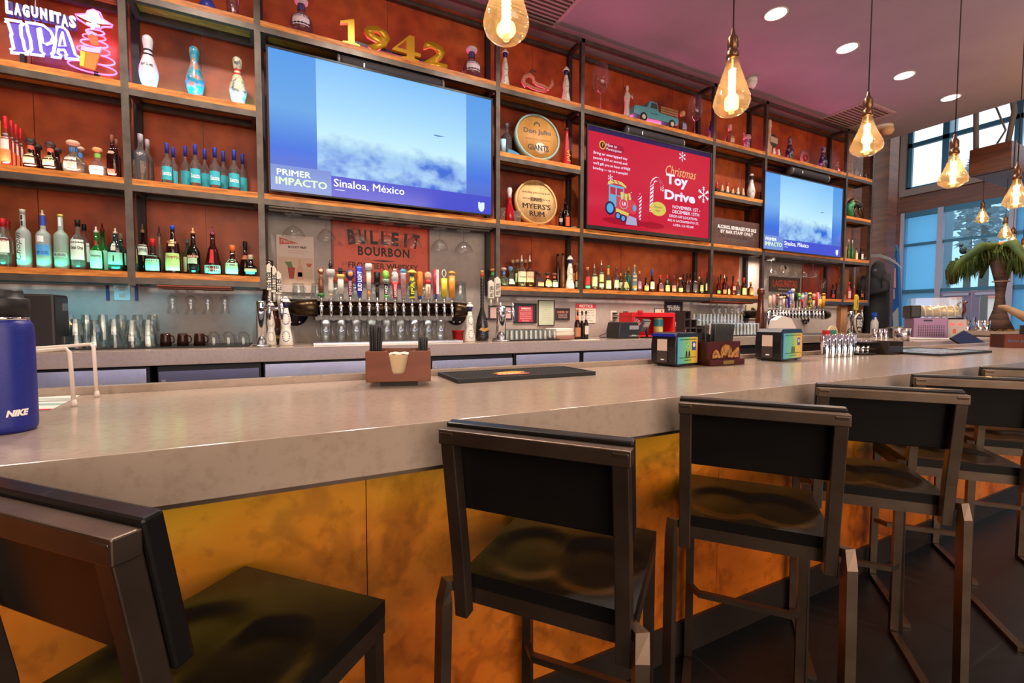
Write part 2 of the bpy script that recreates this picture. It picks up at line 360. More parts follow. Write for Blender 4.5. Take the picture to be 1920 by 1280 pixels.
# outside world
sbox('ground_outside', M('#b9b4ae', .9), XW+.3, 90, -60, 60, -.1, -.02)
ob = MB(); ob.box(62, 70, -24, 40, 0, 3.4); ob.m = 1; ob.box(61.7, 70, -24, 40, 3.4, 4.3); ob.m = 2
for y in range(-20, 38, 5): ob.box(61.9, 62.05, y, y+2.6, .4, 2.3)
solo('storefront_building', ob, [M('#d9cfc6', .8), M('#c46a5e', .7), M('#5d7f95', .3)], 'pale low building with red fascia across the street outside the doors', 'building')
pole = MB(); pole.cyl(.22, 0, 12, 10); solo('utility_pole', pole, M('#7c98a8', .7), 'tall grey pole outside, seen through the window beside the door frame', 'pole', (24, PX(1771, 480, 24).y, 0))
def tree(px, X, z0, z1, r, label, n=420):
    y = PX(px, 440, X).y
    t = thing('conifer_tree', label, 'tree', (X, y, 0)); tr = MB(); tr.lathe([(.25, 0), (.15, z1*.9)], 8); part('trunk', tr, M('#4d4640', .9), t)
    f = MB()
    for i in range(n):
        u = random.random(); z = z0+(z1-z0)*u; R = r*(1-u)**.75*(.35+.65*random.random()); a = random.random()*2*PI; c = Vector((R*math.cos(a), R*math.sin(a), z)); s = .18+.3*random.random()
        d1 = Vector((random.uniform(-1, 1), random.uniform(-1, 1), random.uniform(-.3, .3))).normalized()*s; d2 = Vector((random.uniform(-1, 1), random.uniform(-1, 1), random.uniform(-1, 1))).normalized()*s*.5
        f.quad(c-d1, c-d2, c+d1, c+d2)
    part('foliage', f, M('#8fa4ac', .9), t)  # grey-blue haze is put into the foliage colour
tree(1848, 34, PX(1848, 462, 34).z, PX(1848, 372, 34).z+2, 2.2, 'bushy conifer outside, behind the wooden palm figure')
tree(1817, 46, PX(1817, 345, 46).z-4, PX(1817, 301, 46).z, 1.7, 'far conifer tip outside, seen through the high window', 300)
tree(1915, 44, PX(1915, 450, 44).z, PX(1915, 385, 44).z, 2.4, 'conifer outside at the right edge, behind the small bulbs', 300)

# ------------------------------------------------------------------ back bar shelving (one welded rack)
PXS = [-1.60, -.843, -.125, 1.670, 2.546, 4.330, 5.228, 6.955, 7.620]
rack = thing('shelving_rack', 'tall black steel rack with butcher block shelves along the whole back wall', 'shelving', (0, 0, 0))
pw = .019
for i, x in enumerate(PXS):
    m = MB(); m.box(x-pw, x+pw, YF, YF+.038, L1-.085, LT+.019); part('post', m, m_steel, rack)
    if i < 8:
        m = MB(); m.box(x-.012+.0, x+.03, WY-.055, WY-.013, L1-.075, LT+.019)
        part('wall_post', m, M((.045, .038, .04), .45, .6), rack)
        m = MB(); m.box(x-pw, x+pw, YF+.038, WY-.055, LT-.019, LT+.019); part('top_bracket', m, m_steel, rack)
m = MB(); m.box(PXS[0], PXS[-1], YF, YF+.036, LT-.018, LT+.018); part('top_rail', m, m_steel, rack)
m = MB(); m.box(PXS[0], 7.33, WY-.055, WY-.013, LT-.018, LT+.018); part('top_rail', m, m_steel, rack)
def shelf(x0, x1, z, back=None):
    yb = back or WY-.056
    m = MB(); m.box(x0, x1, YF+.002, yb, z-.036, z); s = part('shelf_board', m, m_shelfwood, rack)
    m = MB(); m.box(x0, x1, YF+.002, YF+.036, z-.075, z-.0365); m.box(x0, x1, yb-.034, yb, z-.075, z-.0365)
    for x in (x0, x1-.03): m.box(x, x+.03, YF+.036, yb-.034, z-.075, z-.0365)
    part('shelf_frame', m, m_steel, s)
bays = [(0, (L1, L2, L3, L4)), (1, (L1, L2, L3, L4)), (2, (L2, L4)), (3, (L1, L2, L3, L4)), (4, (L1, L2, L4)), (5, (L1, L2, L3, L4)), (6, (L2, L4)), (7, (L1, L2, L3, L4))]
for i, zs in bays:
    for z in zs: shelf(PXS[i]+pw, PXS[i+1]-pw, z)
shelf(6.50, PXS[7]-pw-.001, L1, )

# ------------------------------------------------------------------ counters
def counter(name, x0, x1, y0, y1, z, th, label, mat=m_quartz, cat='counter', bev=.003):
    m = MB(); m.box(x0, x1, y0, y1, z-th, z); return solo(name, m, mat, label, cat, bev=bev)
BZ = .915; CZ = .939
BY0, BY1 = .859, 1.572
bar = thing('bar_counter', 'long beige quartz bar top over patina copper front panels', 'bar')
m = MB(); m.box(-2.6, 6.2, BY0, BY1, BZ-.089, BZ); o = part('counter_top', m, m_quartz, bar, bev=.0012)
m = MB(); m.box(-2.6, 6.2, BY1, BY1+.028, BZ-.089, BZ+.021); part('back_lip', m, m_quartz, bar, bev=.0012)
m = MB(); m.box(-2.6, 6.2, BY0+.004, BY0+.03, BZ-.097, BZ-.0895); part('edge_strip', m, m_stoolmetal, bar)
xs = [-2.6, -1.05, .16, 1.335, 2.5, 3.7, 4.9, 6.1]
for a, b in zip(xs, xs[1:]):
    m = MB(); m.box(a+.001, b-.001, 1.062, 1.075, .115, BZ-.0895)
    part('front_panel', m, m_copper, bar)
m = MB(); m.box(-2.6, 6.1, 1.0755, 1.12, 0, BZ-.0895); part('bar_body', m, DARK, bar)
m = MB(); m.box(-2.6, 6.1, 1.1205, 1.60, .10, BZ-.0895); part('underbar', m, M((.55, .54, .57), .45), bar)  # unseen block added pale so the cooler doors reflect something bright
m = MB(); m.box(-2.6, 6.1, 1.052, 1.0745, .0, .1145); part('kick_plate', m, noisy('dark_base', [(.3, (.018, .012, .01)), (.7, (.03, .02, .016))], 4, rough=.4), bar)
CY0, CTH = 3.22, .089
back = MB(); back.box(-2.6, 7.3, CY0, WY-.001, CZ-CTH, CZ)
solo('back_counter', back, m_quartz, 'long beige quartz counter under the bottle shelves, holding taps and glasses', 'counter', bev=.003)
# coolers under the back counter
def cooler(px0, px1, kind, label):
    x0, x1 = PY(px0, 690, 3.28).x, PY(px1, 690, 3.28).x; w = x1-x0
    t = thing('bar_cooler', label, 'cooler', (x0, 3.28, 0))
    m = MB(); m.box(0, w, .03, .56, 0.02, CZ-CTH-.012); part('cabinet', m, DARK, t)
    if kind == 'doors':
        m = MB(); m.box(.01, w-.01, 0, .03, CZ-CTH-.135, CZ-CTH-.02); part('grille_panel', m, m_stain, t)
        for a, b in ((.01, w/2-.004), (w/2+.004, w-.01)):
            m = MB(); m.box(a, b, 0, .03, .1, CZ-CTH-.145); d = part('door', m, m_stain, t)
            m = MB(); xx = b-.10 if a < w/2-.1 else a+.02; m.box(xx, xx+.08, -.012, 0, CZ-CTH-.165, CZ-CTH-.15); part('handle', m, CHROME, d)
    elif kind == 'panel':
        m = MB(); m.box(.01, w-.01, 0, .03, CZ-CTH-.115, CZ-CTH-.02); part('grille_panel', m, m_stain, t)
        m = MB(); m.box(.01, w-.01, 0, .03, .1, CZ-CTH-.125); part('door', m, m_stain, t)
    else:
        m = MB(); m.box(.01, w-.01, 0, .03, .1, CZ-CTH-.04); d = part('door', m, M((.20, .19, .24), .22, 1) if kind == 'dark' else m_stain, t)
        m = MB(); m.box(.025, .045, -.012, 0, CZ-CTH-.22, CZ-CTH-.09); part('handle', m, CHROME, d)
        if kind == 'dark':
            m = MB(); m.box(.10, .22, -.003, 0, CZ-CTH-.16, CZ-CTH-.125); b = part('badge', m, BLK, d); text('Perlick', .022, WINK, b, .16, -.0035, CZ-CTH-.143, w=.095, bold=.02)
    return t
cooler(-40, 278, 'panel', 'stainless two-panel cooler under the counter at the far left, behind the white wire stand')
cooler(293, 489, 'dark', 'dark steel undercounter cooler with a small black maker badge')
cooler(494, 806, 'doors', 'stainless two-door cooler behind the wooden napkin caddy')
cooler(808, 963, 'plain', 'stainless single-door cooler behind the black bar mat')
cooler(966, 1088, 'doors', 'stainless two-door cooler between the bar mat and the napkin dispenser')
cooler(1092, 1380, 'panel', 'stainless cooler behind the pair of black napkin dispensers')
cooler(1385, 1470, 'plain', 'stainless cooler partly hidden by the second napkin dispenser')
cooler(1474, 1545, 'doors', 'stainless cooler seen left of the rows of steel cups')
# side return counters at the right end
m = MB(); m.box(4.75, 7.0, 1.85, 2.55, CZ-.07, CZ); m.m = 1; m.box(4.8, 6.9, 1.9, 2.5, 0, CZ-.0705)
solo('prep_counter', m, [m_quartz, m_stain], 'short beige counter carrying the slush machine', 'counter')
m = MB(); m.box(7.05, 7.75, .9, 3.2, .95, 1.0); m.m = 1; m.box(7.15, 7.7, 1.0, 3.1, 0, .9495)
solo('return_bar', m, [m_quartz, m_dwood], 'far return bar top at the right carrying the palm figure', 'counter')
# ------------------------------------------------------------------ bar stools
def seat_mesh():
    m = MB(); w, d, t, n = .335, .335, .028, 22; vs = []; fs = []
    def dep(u, v):
        s = 0
        for cx in (-.066, .066):
            q = ((u-cx)/.088)**2+((v+.035)/.105)**2
            if q < 1: s = max(s, (1-q)**.6)
        return -.009*min(1, s*1.6)
    for j in range(n+1):
        for i in range(n+1): x = -w/2+w*i/n; y = -d/2+d*j/n; vs.append((x, y, .615+dep(x, y)))
    for j in range(n):
        for i in range(n): a = j*(n+1)+i; fs.append((a, a+1, a+n+2, a+n+1))
    m.add(vs, fs, True)
    e = [(i) for i in range(n+1)]+[(j*(n+1)+n) for j in range(1, n+1)]+[n*(n+1)+i for i in range(n-1, -1, -1)]+[j*(n+1) for j in range(n-1, 0, -1)]
    top = [vs[i] for i in e]; bot = [(p[0], p[1], .615-t) for p in top]; N = len(top)
    m.add(top+bot, [(i, (i+1) % N, (i+1) % N+N, i+N) for i in range(N)]+[tuple(range(N, 2*N))]); return m
def stool(x, y, deg, label):
    t = thing('bar_stool', label, 'bar stool', (x, y, 0), -math.radians(deg), 'bar stools along the counter')
    part('seat', seat_mesh(), m_blackwood, t)
    a, b, q = .155, .155, .012
    m = MB(); z0, z1 = .555, .5865
    m.box(-a-q, a+q, -b-q, -b+q, z0, z1); m.box(-a-q, a+q, b-q, b+q, z0, z1); m.box(-a-q, -a+q, -b+q, b-q, z0, z1); m.box(a-q, a+q, -b+q, b-q, z0, z1)
    part('seat_frame', m, m_stoolmetal, t)
    yb = -.1825
    m = MB()
    for s in (-1, 1): m.tube([(s*a, yb, .540), (s*a, yb-.012, .66), (s*a, yb-.052, .915)], .019, 4)
    m.tube([(-a-.0165, yb-.0505, .904), (a+.0165, yb-.0505, .904)], .019, 4)
    part('back_frame', m, m_stoolmetal, t, bev=.002)
    m = MB(); T = Matrix.Translation((0, yb-.0115, .755)) @ Matrix.Rotation(math.radians(9.2), 4, 'X'); m.T = T; m.box(-a-.016, a+.016, 0, .022, 0, .172)
    part('backrest', m, m_blackwood, t, bev=.004)
    for s in (-1, 1):
        xl = s*(a+.030)
        m = MB(); m.tube([(s*(a+.004), yb+.02, .592), (xl, yb-.018, .602), (xl, yb-.026, .57), (xl, yb-.052, .0)], [.013, .0165, .0165, .0165], 4)
        part('leg', m, m_stoolmetal, t)
        m = MB(); m.tube([(s*a, b-.004, .556), (s*a, b, 0)], .0165, 4); part('leg', m, m_stoolmetal, t)
        m = MB(); m.box(s*a-.012 if s > 0 else -xl*0+s*a-.012, s*a+.012, yb-.03, b-.018, .001, .016)
        part('floor_runner', m, m_stoolmetal, t)
    m = MB(); m.tube([(-a, b-.006, .255), (-a+.03, b-.045, .255), (a-.03, b-.045, .255), (a, b-.006, .255)], .012, 4)
    part('footrest', m, m_stoolmetal, t)
    return t
for x, y, d, lb in [(-.085, .811, 46, 'black wood and bronze steel bar stool at lower left, nearest the blue water bottle'),
                    (.545, .812, 50.5, 'black bar stool in front of the wooden napkin caddy, shown whole in the centre'),
                    (1.145, .812, 51, 'black bar stool in front of the left napkin dispenser, second whole one'),
                    (1.704, .812, 50, 'black wood and bronze steel bar stool in front of the steel cups, third whole one'),
                    (2.262, .805, 49.5, 'black bar stool with its back cut by the right photo edge'),
                    (2.850, .810, 50, 'farthest black bar stool at the right edge, only the top of its back showing')]: stool(x, y, d, lb)

# ------------------------------------------------------------------ pendant bulbs, ceiling fittings
FIL = M((1.0, .66, .26), e=34); FILH = M((1.0, .80, .52), e=26); SOCK = M((.20, .10, .05), .3, .8); CORD = M((.035, .02, .015), .6)
def pendant(x, y, zb, s, top, label, shape=0, small=False, group='filament bulb pendants'):
    t = thing('pendant_lamp', label, 'pendant lamp', (x, y, zb), 0, group)
    H = .20*s; R = .078*s
    prof = [(.0001, 0), (R*.28, .002*s), (R*.62, .012*s), (R*.89, .032*s), (R, .058*s), (R*.96, .08*s), (R*.74, .135*s), (R*.48, .195*s), (R*.34, .232*s), (R*.30, .262*s)]
    if shape: prof = [(.0001, 0), (R*.5, .008*s), (R*.93, .034*s), (R, .052*s), (R*.95, .07*s), (R*.62, .13*s), (R*.36, .185*s), (R*.29, .21*s), (R*.28, .232*s)]
    zt = prof[-1][1]
    m = MB(); m.lathe(prof, 28, caps=False); part('glass_bulb', m, BULBG, t)
    m = MB(); n = 14 if not small else 8; pts = []
    for i in range(n*10+1): a = 2*PI*i/10; pts.append((.0125*s*math.cos(a), .0125*s*math.sin(a), .028*s+(zt-.085*s)*i/(n*10)))
    m.tube(pts, .0032*s, 5); f = part('filament', m, FILH, t)
    m = MB(); m.cyl(.004*s, zt-.06*s, zt, 8); m.cyl(.012*s, .012*s, .028*s, 10); part('filament_stem', m, M((.9, .75, .5), .3, 0, 1.2), t)
    m = MB(); m.lathe([(R*.33, zt-.012*s), (R*.36, zt), (R*.30, zt+.02*s), (R*.24, zt+.024*s), (R*.30, zt+.035*s), (R*.30, zt+.07*s), (R*.22, zt+.085*s), (R*.12, zt+.092*s), (R*.07, zt+.12*s)], 16)
    part('socket', m, SOCK, t)
    m = MB(); m.tube([(0, 0, zt+.11*s), (0, 0, top-zb)], .0035 if not small else .003, 6); part('cord', m, CORD, t)
    l = bpy.data.lights.new('bulb_glow', 'POINT'); l.energy = 3.6 if not small else 2.0; l.color = (1, .60, .30); l.shadow_soft_size = .03
    o = bpy.data.objects.new('bulb_glow', l); COL.objects.link(o); o.location = (x, y, zb+.09*s)
for i, (px, yb, sh, lb) in enumerate([(949, 80, 0, 'large amber filament bulb cut by the top edge above the red screen wall'), (1371, 218, 0, 'amber filament bulb hanging in front of the ceiling camera'), (1624, 293, 1, 'amber filament bulb hanging in front of the ceiling air vent'), (1786, 353, 1, 'clear filament bulb hanging in front of the high window'), (1904, 391, 1, 'clear filament bulb at the right edge beside the timber beam')]):
    p = PY(px, yb, 1.42); pendant(p.x, 1.42, p.z, 1.0, CEIL, lb, sh)
p0 = PX(1855, 297, 8.3); BMY, BMZ = p0.y, p0.z-.168
for px, yb, X, lb in [(1841, 419, 9.4, 'small hanging bulb left of the palm figure top'), (1884, 447, 9.2, 'small hanging bulb above the palm figure crown'), (1898, 467, 9.0, 'small hanging bulb overlapping the green palm fronds'), (1917, 486, 8.9, 'small hanging bulb lowest at the right photo edge')]:
    by_ = BMY+(.14 if px < 1850 else 0); p = PY(px, yb, by_); pendant(p.x, by_, p.z, .93, BMZ, lb, 1, True, 'small bulbs under the timber beam')
for x in (3.90, 5.01, 6.12, 7.22, 2.79):
    lb = {3.90: 'recessed ceiling light nearest the camera, beside the cord of the second bulb', 5.01: 'recessed ceiling light left of the third bulb cord', 6.12: 'recessed ceiling light between the third and fourth bulb cords', 7.22: 'recessed ceiling light crossed by the fourth bulb cord', 2.79: 'recessed ceiling light above the top edge of the photo'}[x]
    t = thing('recessed_light', lb, 'ceiling light', (x, DL_Y, CEIL-.0005), 0, 'recessed ceiling lights')
    m = MB(); m.lathe([(.085, 0), (.098, -.004), (.098, 0)], 28, caps=False); m.lathe([(.085, 0), (.085, -.002)], 28, caps=False); part('trim_ring', m, WHT, t)
    m = MB(); m.lathe([(.0001, -.002), (.084, -.002)], 28, caps=False); part('lens', m, M((1, .93, .82), e=9), t)
def vent(px, py, sx, sy, rz, lb):
    p = PZ(px, py, CEIL); t = thing('air_vent', lb, 'vent', (p.x, p.y, CEIL-.001), rz)
    m = MB()
    for b in ((-sx, sx, -sy, -sy+.035), (-sx, sx, sy-.035, sy), (-sx, -sx+.035, -sy+.035, sy-.035), (sx-.035, sx, -sy+.035, sy-.035)): m.box(*b, -.012, 0)
    part('frame', m, M((.50, .42, .42), .5), t)
    m = MB(); m.box(-sx+.035, sx-.035, -sy+.035, sy-.035, -.002, 0); part('duct', m, M((.12, .08, .075), .8), t)
    m = MB(); k = 12
    for i in range(k): y = -sy+.05+(2*sy-.1)*i/(k-1); m.box(-sx+.036, sx-.036, y-.008, y+.008, -.009, -.004)
    g = part('grille', m, M((.42, .33, .31), .5), t)
vent(1604, 217, .34, .30, 0, 'square ceiling air vent with grey slats behind the third bulb')
vent(1000, 2, .34, .30, 0, 'square ceiling air vent cut by the top edge beside the first bulb')
p = PZ(1409, 148, CEIL); t = thing('security_camera', 'white dome security camera on the ceiling beside the second bulb', 'camera', (p.x, p.y, CEIL))
m = MB(); m.lathe([(.06, 0), (.06, -.03), (.05, -.04)], 18); part('mount', m, WHT, t)
m = MB(); m.T = Matrix.Translation((-.01, -.02, -.05)) @ Matrix.Rotation(.6, 4, 'X'); m.lathe([(.048, .02), (.05, -.03), (.04, -.055)], 18); b_ = part('housing', m, WHT, t)
m = MB(); m.T = Matrix.Translation((-.01, -.02, -.05)) @ Matrix.Rotation(.6, 4, 'X'); m.lathe([(.030, -.054), (.028, -.062), (.0001, -.066)], 14); part('lens', m, M((.10, .03, .03), .2), b_)
p = PZ(1653, 238, CEIL); t = thing('ceiling_speaker', 'white ceiling disc with an orange dome, above the right end of the shelves', 'ceiling fixture', (p.x, p.y, CEIL))
m = MB(); m.lathe([(.13, 0), (.13, -.02), (.10, -.03)], 22); part('plate', m, WHT, t); m = MB(); m.lathe([(.07, -.03), (.075, -.07), (.05, -.11), (.0001, -.115)], 18, x=.05, y=-.05); part('dome', m, M('#e2b98c', .5), t)
# timber beam chandelier
p0 = PX(1855, 297, 8.3)
bt = thing('timber_beam', 'chunky brown timber beam hung by grey straps in front of the high window', 'beam', tuple(p0))
m = MB(); m.box(0, 3.2, -.20, .20, -.17, .17); part('beam', m, m_dwood, bt, bev=.01)
m = MB(); m.box(.10, .14, -.206, .206, -.176, .176); m.box(2.6, 2.64, -.206, .206, -.176, .176); part('steel_band', m, m_steel, bt)
for x in (.05, 2.4):
    for s in (-1, 1):
        m = MB(); m.tube([(x, s*.15, .16), (x+.05, s*.18, .55), (x-.05, s*.16, .9), (x, s*.05, 6.6-p0.z)], .03, 6); part('strap', m, M((.13, .13, .14), .6), bt)
m = MB(); m.tube([(.15, 0, .17), (.3, -.05, .4), (.2, .05, .8), (.25, 0, 6.6-p0.z)], .012, 6); part('cable', m, M((.13, .13, .14), .6), bt)
# ------------------------------------------------------------------ screens
def emis(name, build, strength):
    m = bpy.data.materials.new(name); m.use_nodes = True; n, l = m.node_tree.nodes, m.node_tree.links; n.remove(n['Principled BSDF'])
    e = n.new('ShaderNodeEmission'); e.inputs[1].default_value = strength; g = n.new('ShaderNodeBsdfGlossy'); g.inputs['Roughness'].default_value = .12; g.inputs[0].default_value = (.05, .05, .05, 1)
    a = n.new('ShaderNodeAddShader'); l.new(e.outputs[0], a.inputs[0]); l.new(g.outputs[0], a.inputs[1]); l.new(a.outputs[0], n['Material Output'].inputs[0])
    c = build(n, l)
    if isinstance(c, tuple): e.inputs[0].default_value = (*c, 1)
    else: l.new(c, e.inputs[0])
    return m
def E(c, s=1.0):
    if isinstance(c, str): c = lin(c)
    k = ('E', c, s)
    if k not in MC: MC[k] = emis('screen_glow', lambda n, l: c, s)
    return MC[k]
def sky_img(n, l):
    t = n.new('ShaderNodeTexCoord'); sp = n.new('ShaderNodeSeparateXYZ'); l.new(t.outputs['Generated'], sp.inputs[0])
    r = ramp(n, [(0, lin('#4a78d8')), (.18, lin('#5f9ae6')), (.36, lin('#c6eef8')), (.62, lin('#a8daf8')), (1, lin('#82bff6'))]); l.new(sp.outputs['Z'], r.inputs[0])
    nz = n.new('ShaderNodeTexNoise'); nz.inputs['Scale'].default_value = 7; nz.inputs['Detail'].default_value = 10; l.new(t.outputs['Generated'], nz.inputs[0])
    r2 = ramp(n, [(.36, lin('#3468d4')), (.62, lin('#a4cdf0'))]); l.new(nz.outputs[0], r2.inputs[0])
    ad = n.new('ShaderNodeMath'); ad.operation = 'MULTIPLY_ADD'; ad.inputs[1].default_value = .28; l.new(nz.outputs[0], ad.inputs[0]); l.new(sp.outputs['Z'], ad.inputs[2])
    mk = ramp(n, [(.34, (1, 1, 1)), (.52, (0, 0, 0))]); l.new(ad.outputs[0], mk.inputs[0])
    mx = n.new('ShaderNodeMixRGB'); l.new(mk.outputs[0], mx.inputs[0]); l.new(r.outputs[0], mx.inputs[1]); l.new(r2.outputs[0], mx.inputs[2]); return mx.outputs[0]
def side_img(n, l):
    t = n.new('ShaderNodeTexCoord'); sp = n.new('ShaderNodeSeparateXYZ'); l.new(t.outputs['Generated'], sp.inputs[0])
    r = ramp(n, [(0, lin('#6a72c4')), (.3, lin('#4478ea')), (.6, lin('#6fb0f2')), (1, lin('#5fa4f4'))]); l.new(sp.outputs['Z'], r.inputs[0]); return r.outputs[0]
m_sky = emis('news_footage', sky_img, 1.05); m_side = emis('news_border', side_img, .92)
def plate(mb, x0, x1, z0, z1, y): return mb.quad((x0, y, z0), (x1, y, z0), (x1, y, z1), (x0, y, z1))
def tv_news(px0, px1, pyt, pyb, label, pxm):
    Yt = YF-.012; x0, x1 = PY(px0, 300, Yt).x, PY(px1, 300, Yt).x; zt, zb = PY(pxm, pyt, Yt).z, PY(pxm, pyb, Yt).z; w, h = x1-x0, zt-zb
    t = thing('television', label, 'television', (x0, Yt, zb))
    m = MB(); m.box(0, w, .003, .0115, 0, h); m.box(.04, w-.04, .0115, .05, .03, h-.03); m.box(.3, w-.3, .05, .22, .15, h-.1); part('housing', m, BLK, t)
    m = MB(); b = .012; m.box(0, w, -.004, .003, 0, b); m.box(0, w, -.004, .003, h-b, h); m.box(0, b, -.004, .003, b, h-b); m.box(w-b, w, -.004, .003, b, h-b); part('bezel', m, BLK, t)
    s = MB(); W, Hh = w-2*b, h-2*b
    plate(s, b, w-b, b, h-b, .0022); scr = part('screen', s, m_side, t)
    s = MB(); plate(s, b+W*.18, b+W*.865, b+Hh*.1, h-b, .0018); part('footage', s, m_sky, scr)
    s = MB(); plate(s, b+W*.235, w-b, b, b+Hh*.155, .0012); part('caption_band', s, E('#4d55d8', .9), scr)
    s = MB(); plate(s, b, b+W*.235, b, b+Hh*.185, .001); part('title_box', s, E('#7f9ae2', .9), scr)
    WE = E('#ffffff', 1.15)
    text('PRIMER', Hh*.044, WE, scr, b+W*.088, .0005, b+Hh*.135, w=W*.13, bold=.02); text('IMPACTO', Hh*.055, E('#dff8c8', 1.1), scr, b+W*.118, .0005, b+Hh*.072, w=W*.20, bold=.03)
    text('Sinaloa, México', Hh*.068, WE, scr, b+W*.40, .0005, b+Hh*.102, w=W*.31, bold=.012)
    s = MB(); plate(s, b+W*.25, b+W*.29, b+Hh*.052, b+Hh*.057, .0005)
    cx, cz, r = b+W*.945, b+Hh*.06, W*.017
    s.add([(cx-r, .0005, cz+r*1.3), (cx-r*.45, .0005, cz+r*1.3), (cx, .0005, cz+r*.8), (cx, .0005, cz+r*1.3), (cx+r, .0005, cz+r*1.3), (cx+r, .0005, cz-r*.4), (cx+r*.6, .0005, cz-r*1.2), (cx, .0005, cz-r*1.5), (cx-r*.6, .0005, cz-r*1.2), (cx-r, .0005, cz-r*.4)], [tuple(range(10))]); part('logo', s, E('#e2f2ff', 1.05), scr)
    s = MB(); hx, hz = b+W*.70, b+Hh*.60; s.add([(hx, .0008, hz), (hx+W*.02, .0008, hz-.003), (hx+W*.06, .0008, hz+.008), (hx+W*.02, .0008, hz+.006), (hx, .0008, hz+.008)], [(0, 1, 2, 3, 4)]); part('helicopter_image', s, E('#4a78c8', .8), scr)
    return t
tv_news(503, 923.5, 134, 381, 'largest looking television at left showing blue desert footage, under the 1942 numbers', 710)
tv_news(1434.5, 1583.5, 336, 476, 'right hand television showing the same blue news footage near the end of the rack', 1508)
def tv_ad():
    Yt = YF-.012; x0, x1 = PY(1100, 300, Yt).x, PY(1334, 350, Yt).x; zt, zb = PY(1215, 259, Yt).z, PY(1215, 440.5, Yt).z; w, h = x1-x0, zt-zb
    t = thing('television', 'middle television showing a red toy drive advert with a toy train', 'television', (x0, Yt, zb))
    m = MB(); m.box(0, w, .003, .0115, 0, h); m.box(.04, w-.04, .0115, .05, .03, h-.03); m.box(.3, w-.3, .05, .22, .15, h-.1); part('housing', m, BLK, t)
    m = MB(); b = .012; m.box(0, w, -.004, .003, 0, .035); m.box(0, w, -.004, .003, h-b, h); m.box(0, b, -.004, .003, .035, h-b); m.box(w-.03, w, -.004, .003, .035, h-b); part('bezel', m, BLK, t)
    X = lambda u: b+u*(w-.042); Z = lambda v: .035+v*(h-.047)
    k = w-.042; hh = h-.047
    s = MB(); plate(s, X(0), X(1), Z(0), Z(.955), .002); s.m = 1; plate(s, X(0), X(1), Z(.955), Z(1), .002); scr = part('screen', s, [E('#d82440', .88), E('#33265f', .7)], t)
    WE = E('#f0e6ff', 1.1); D = [0.0]
    def poly(nm, pts, col, st=.9):
        D[0] += .00004; q = MB(); n = len(pts); q.add([(X(u), .0017-D[0], Z(v)) for u, v in pts], [tuple(range(n))]); return part(nm, q, E(col, st), scr)
    def ell(nm, u, v, a, c, col, st=.9, n=28): return poly(nm, [(u+a*math.cos(2*PI*i/n), v+c*math.sin(2*PI*i/n)) for i in range(n)], col, st)
    def lines(nm, segs, r, col):
        D[0] += .00004; q = MB()
        for (a, c), (e, f) in segs:
            p, o = Vector((X(a), Z(c))), Vector((X(e), Z(f))); d = (o-p).normalized(); nn = Vector((-d.y, d.x))*r
            q.add([(p.x+nn.x, .0017-D[0], p.y+nn.y), (p.x-nn.x, .0017-D[0], p.y-nn.y), (o.x-nn.x, .0017-D[0], o.y-nn.y), (o.x+nn.x, .0017-D[0], o.y+nn.y)], [(0, 1, 2, 3)])
        return part(nm, q, E(col, 1), scr)
    def line(nm, pts, r, col): return lines(nm, list(zip(pts, pts[1:])), r, col)
    tx = lambda s, u, v, hv, wu, col=None, **kw: text(s, hv*hh, col or WE, scr, X(u), -.0022, Z(v), w=wu*k, **kw)
    poly('ad_tag', [(.10, .865), (.25, .865), (.27, .83), (.25, .775), (.10, .775)], '#b01a38')
    ell('ad_badge', .105, .835, .024, .045, '#e8b84a'); ell('ad_badge', .105, .835, .017, .032, '#5a2020'); tx('?', .105, .835, .035, None if 0 else .012, E('#e8b84a', 1))
    tx('How to', .17, .845, .032, .08); tx('Participate:', .19, .80, .034, .115)
    for i, s_ in enumerate(('Bring an unwrapped toy', '(worth $10 or more) and', "we'll gift you an hour of FREE", 'bowling — up to 6 people!')): tx(s_, (.165, .163, .175, .165)[i], .738-.052*i, .036, (.25, .25, .275, .255)[i], bold=.012)
    tx('Christmas', .735, .715, .105, .27, E('#f0b878', 1), shear=.35); tx('Toy', .70, .60, .15, .19, bold=.035); tx('Drive', .73, .44, .11, .27, bold=.035)
    tx('NOVEMBER 1ST -', .79, .315, .038, .25, bold=.01); tx('DECEMBER 15TH', .785, .262, .038, .24, bold=.01); tx('DROP-OFF LOCATION:', .765, .208, .030, .25, bold=.008); tx('302 N SACRAMENTO ST,', .765, .157, .030, .28, bold=.008); tx('LODI, CA 95240', .765, .108, .030, .18, bold=.008)
    def flake(u, v, r):
        sg = []
        for i in range(6):
            a = PI*i/3+PI/6; du, dv = r*math.cos(a)*.56, r*math.sin(a); sg.append(((u, v), (u+du, v+dv)))
            for f in (.5, .75):
                for q in (-.7, .7): sg.append(((u+du*f, v+dv*f), (u+du*f+r*.25*math.cos(a+q)*.56, v+dv*f+r*.25*math.sin(a+q))))
        lines('ad_snowflake', sg, r*.05, '#eef0ff')
    flake(.745, .90, .055); flake(.945, .51, .095); flake(.165, .515, .035)
    ell('ad_shadow', .28, .075, .17, .04, '#b01830'); ell('ad_shadow', .50, .075, .10, .035, '#b01830')
    # toy train
    poly('ad_cab', [(.155, .22), (.215, .22), (.215, .46), (.27, .43), (.27, .33), (.28, .22), (.28, .45), (.155, .46)][:2]+[(.27, .26), (.27, .44), (.155, .45)], '#6fb6dc'); poly('ad_window', [(.165, .35), (.205, .345), (.205, .42), (.165, .425)], '#c83048'); poly('ad_window', [(.215, .345), (.26, .345), (.26, .42), (.215, .42)], '#c83048')
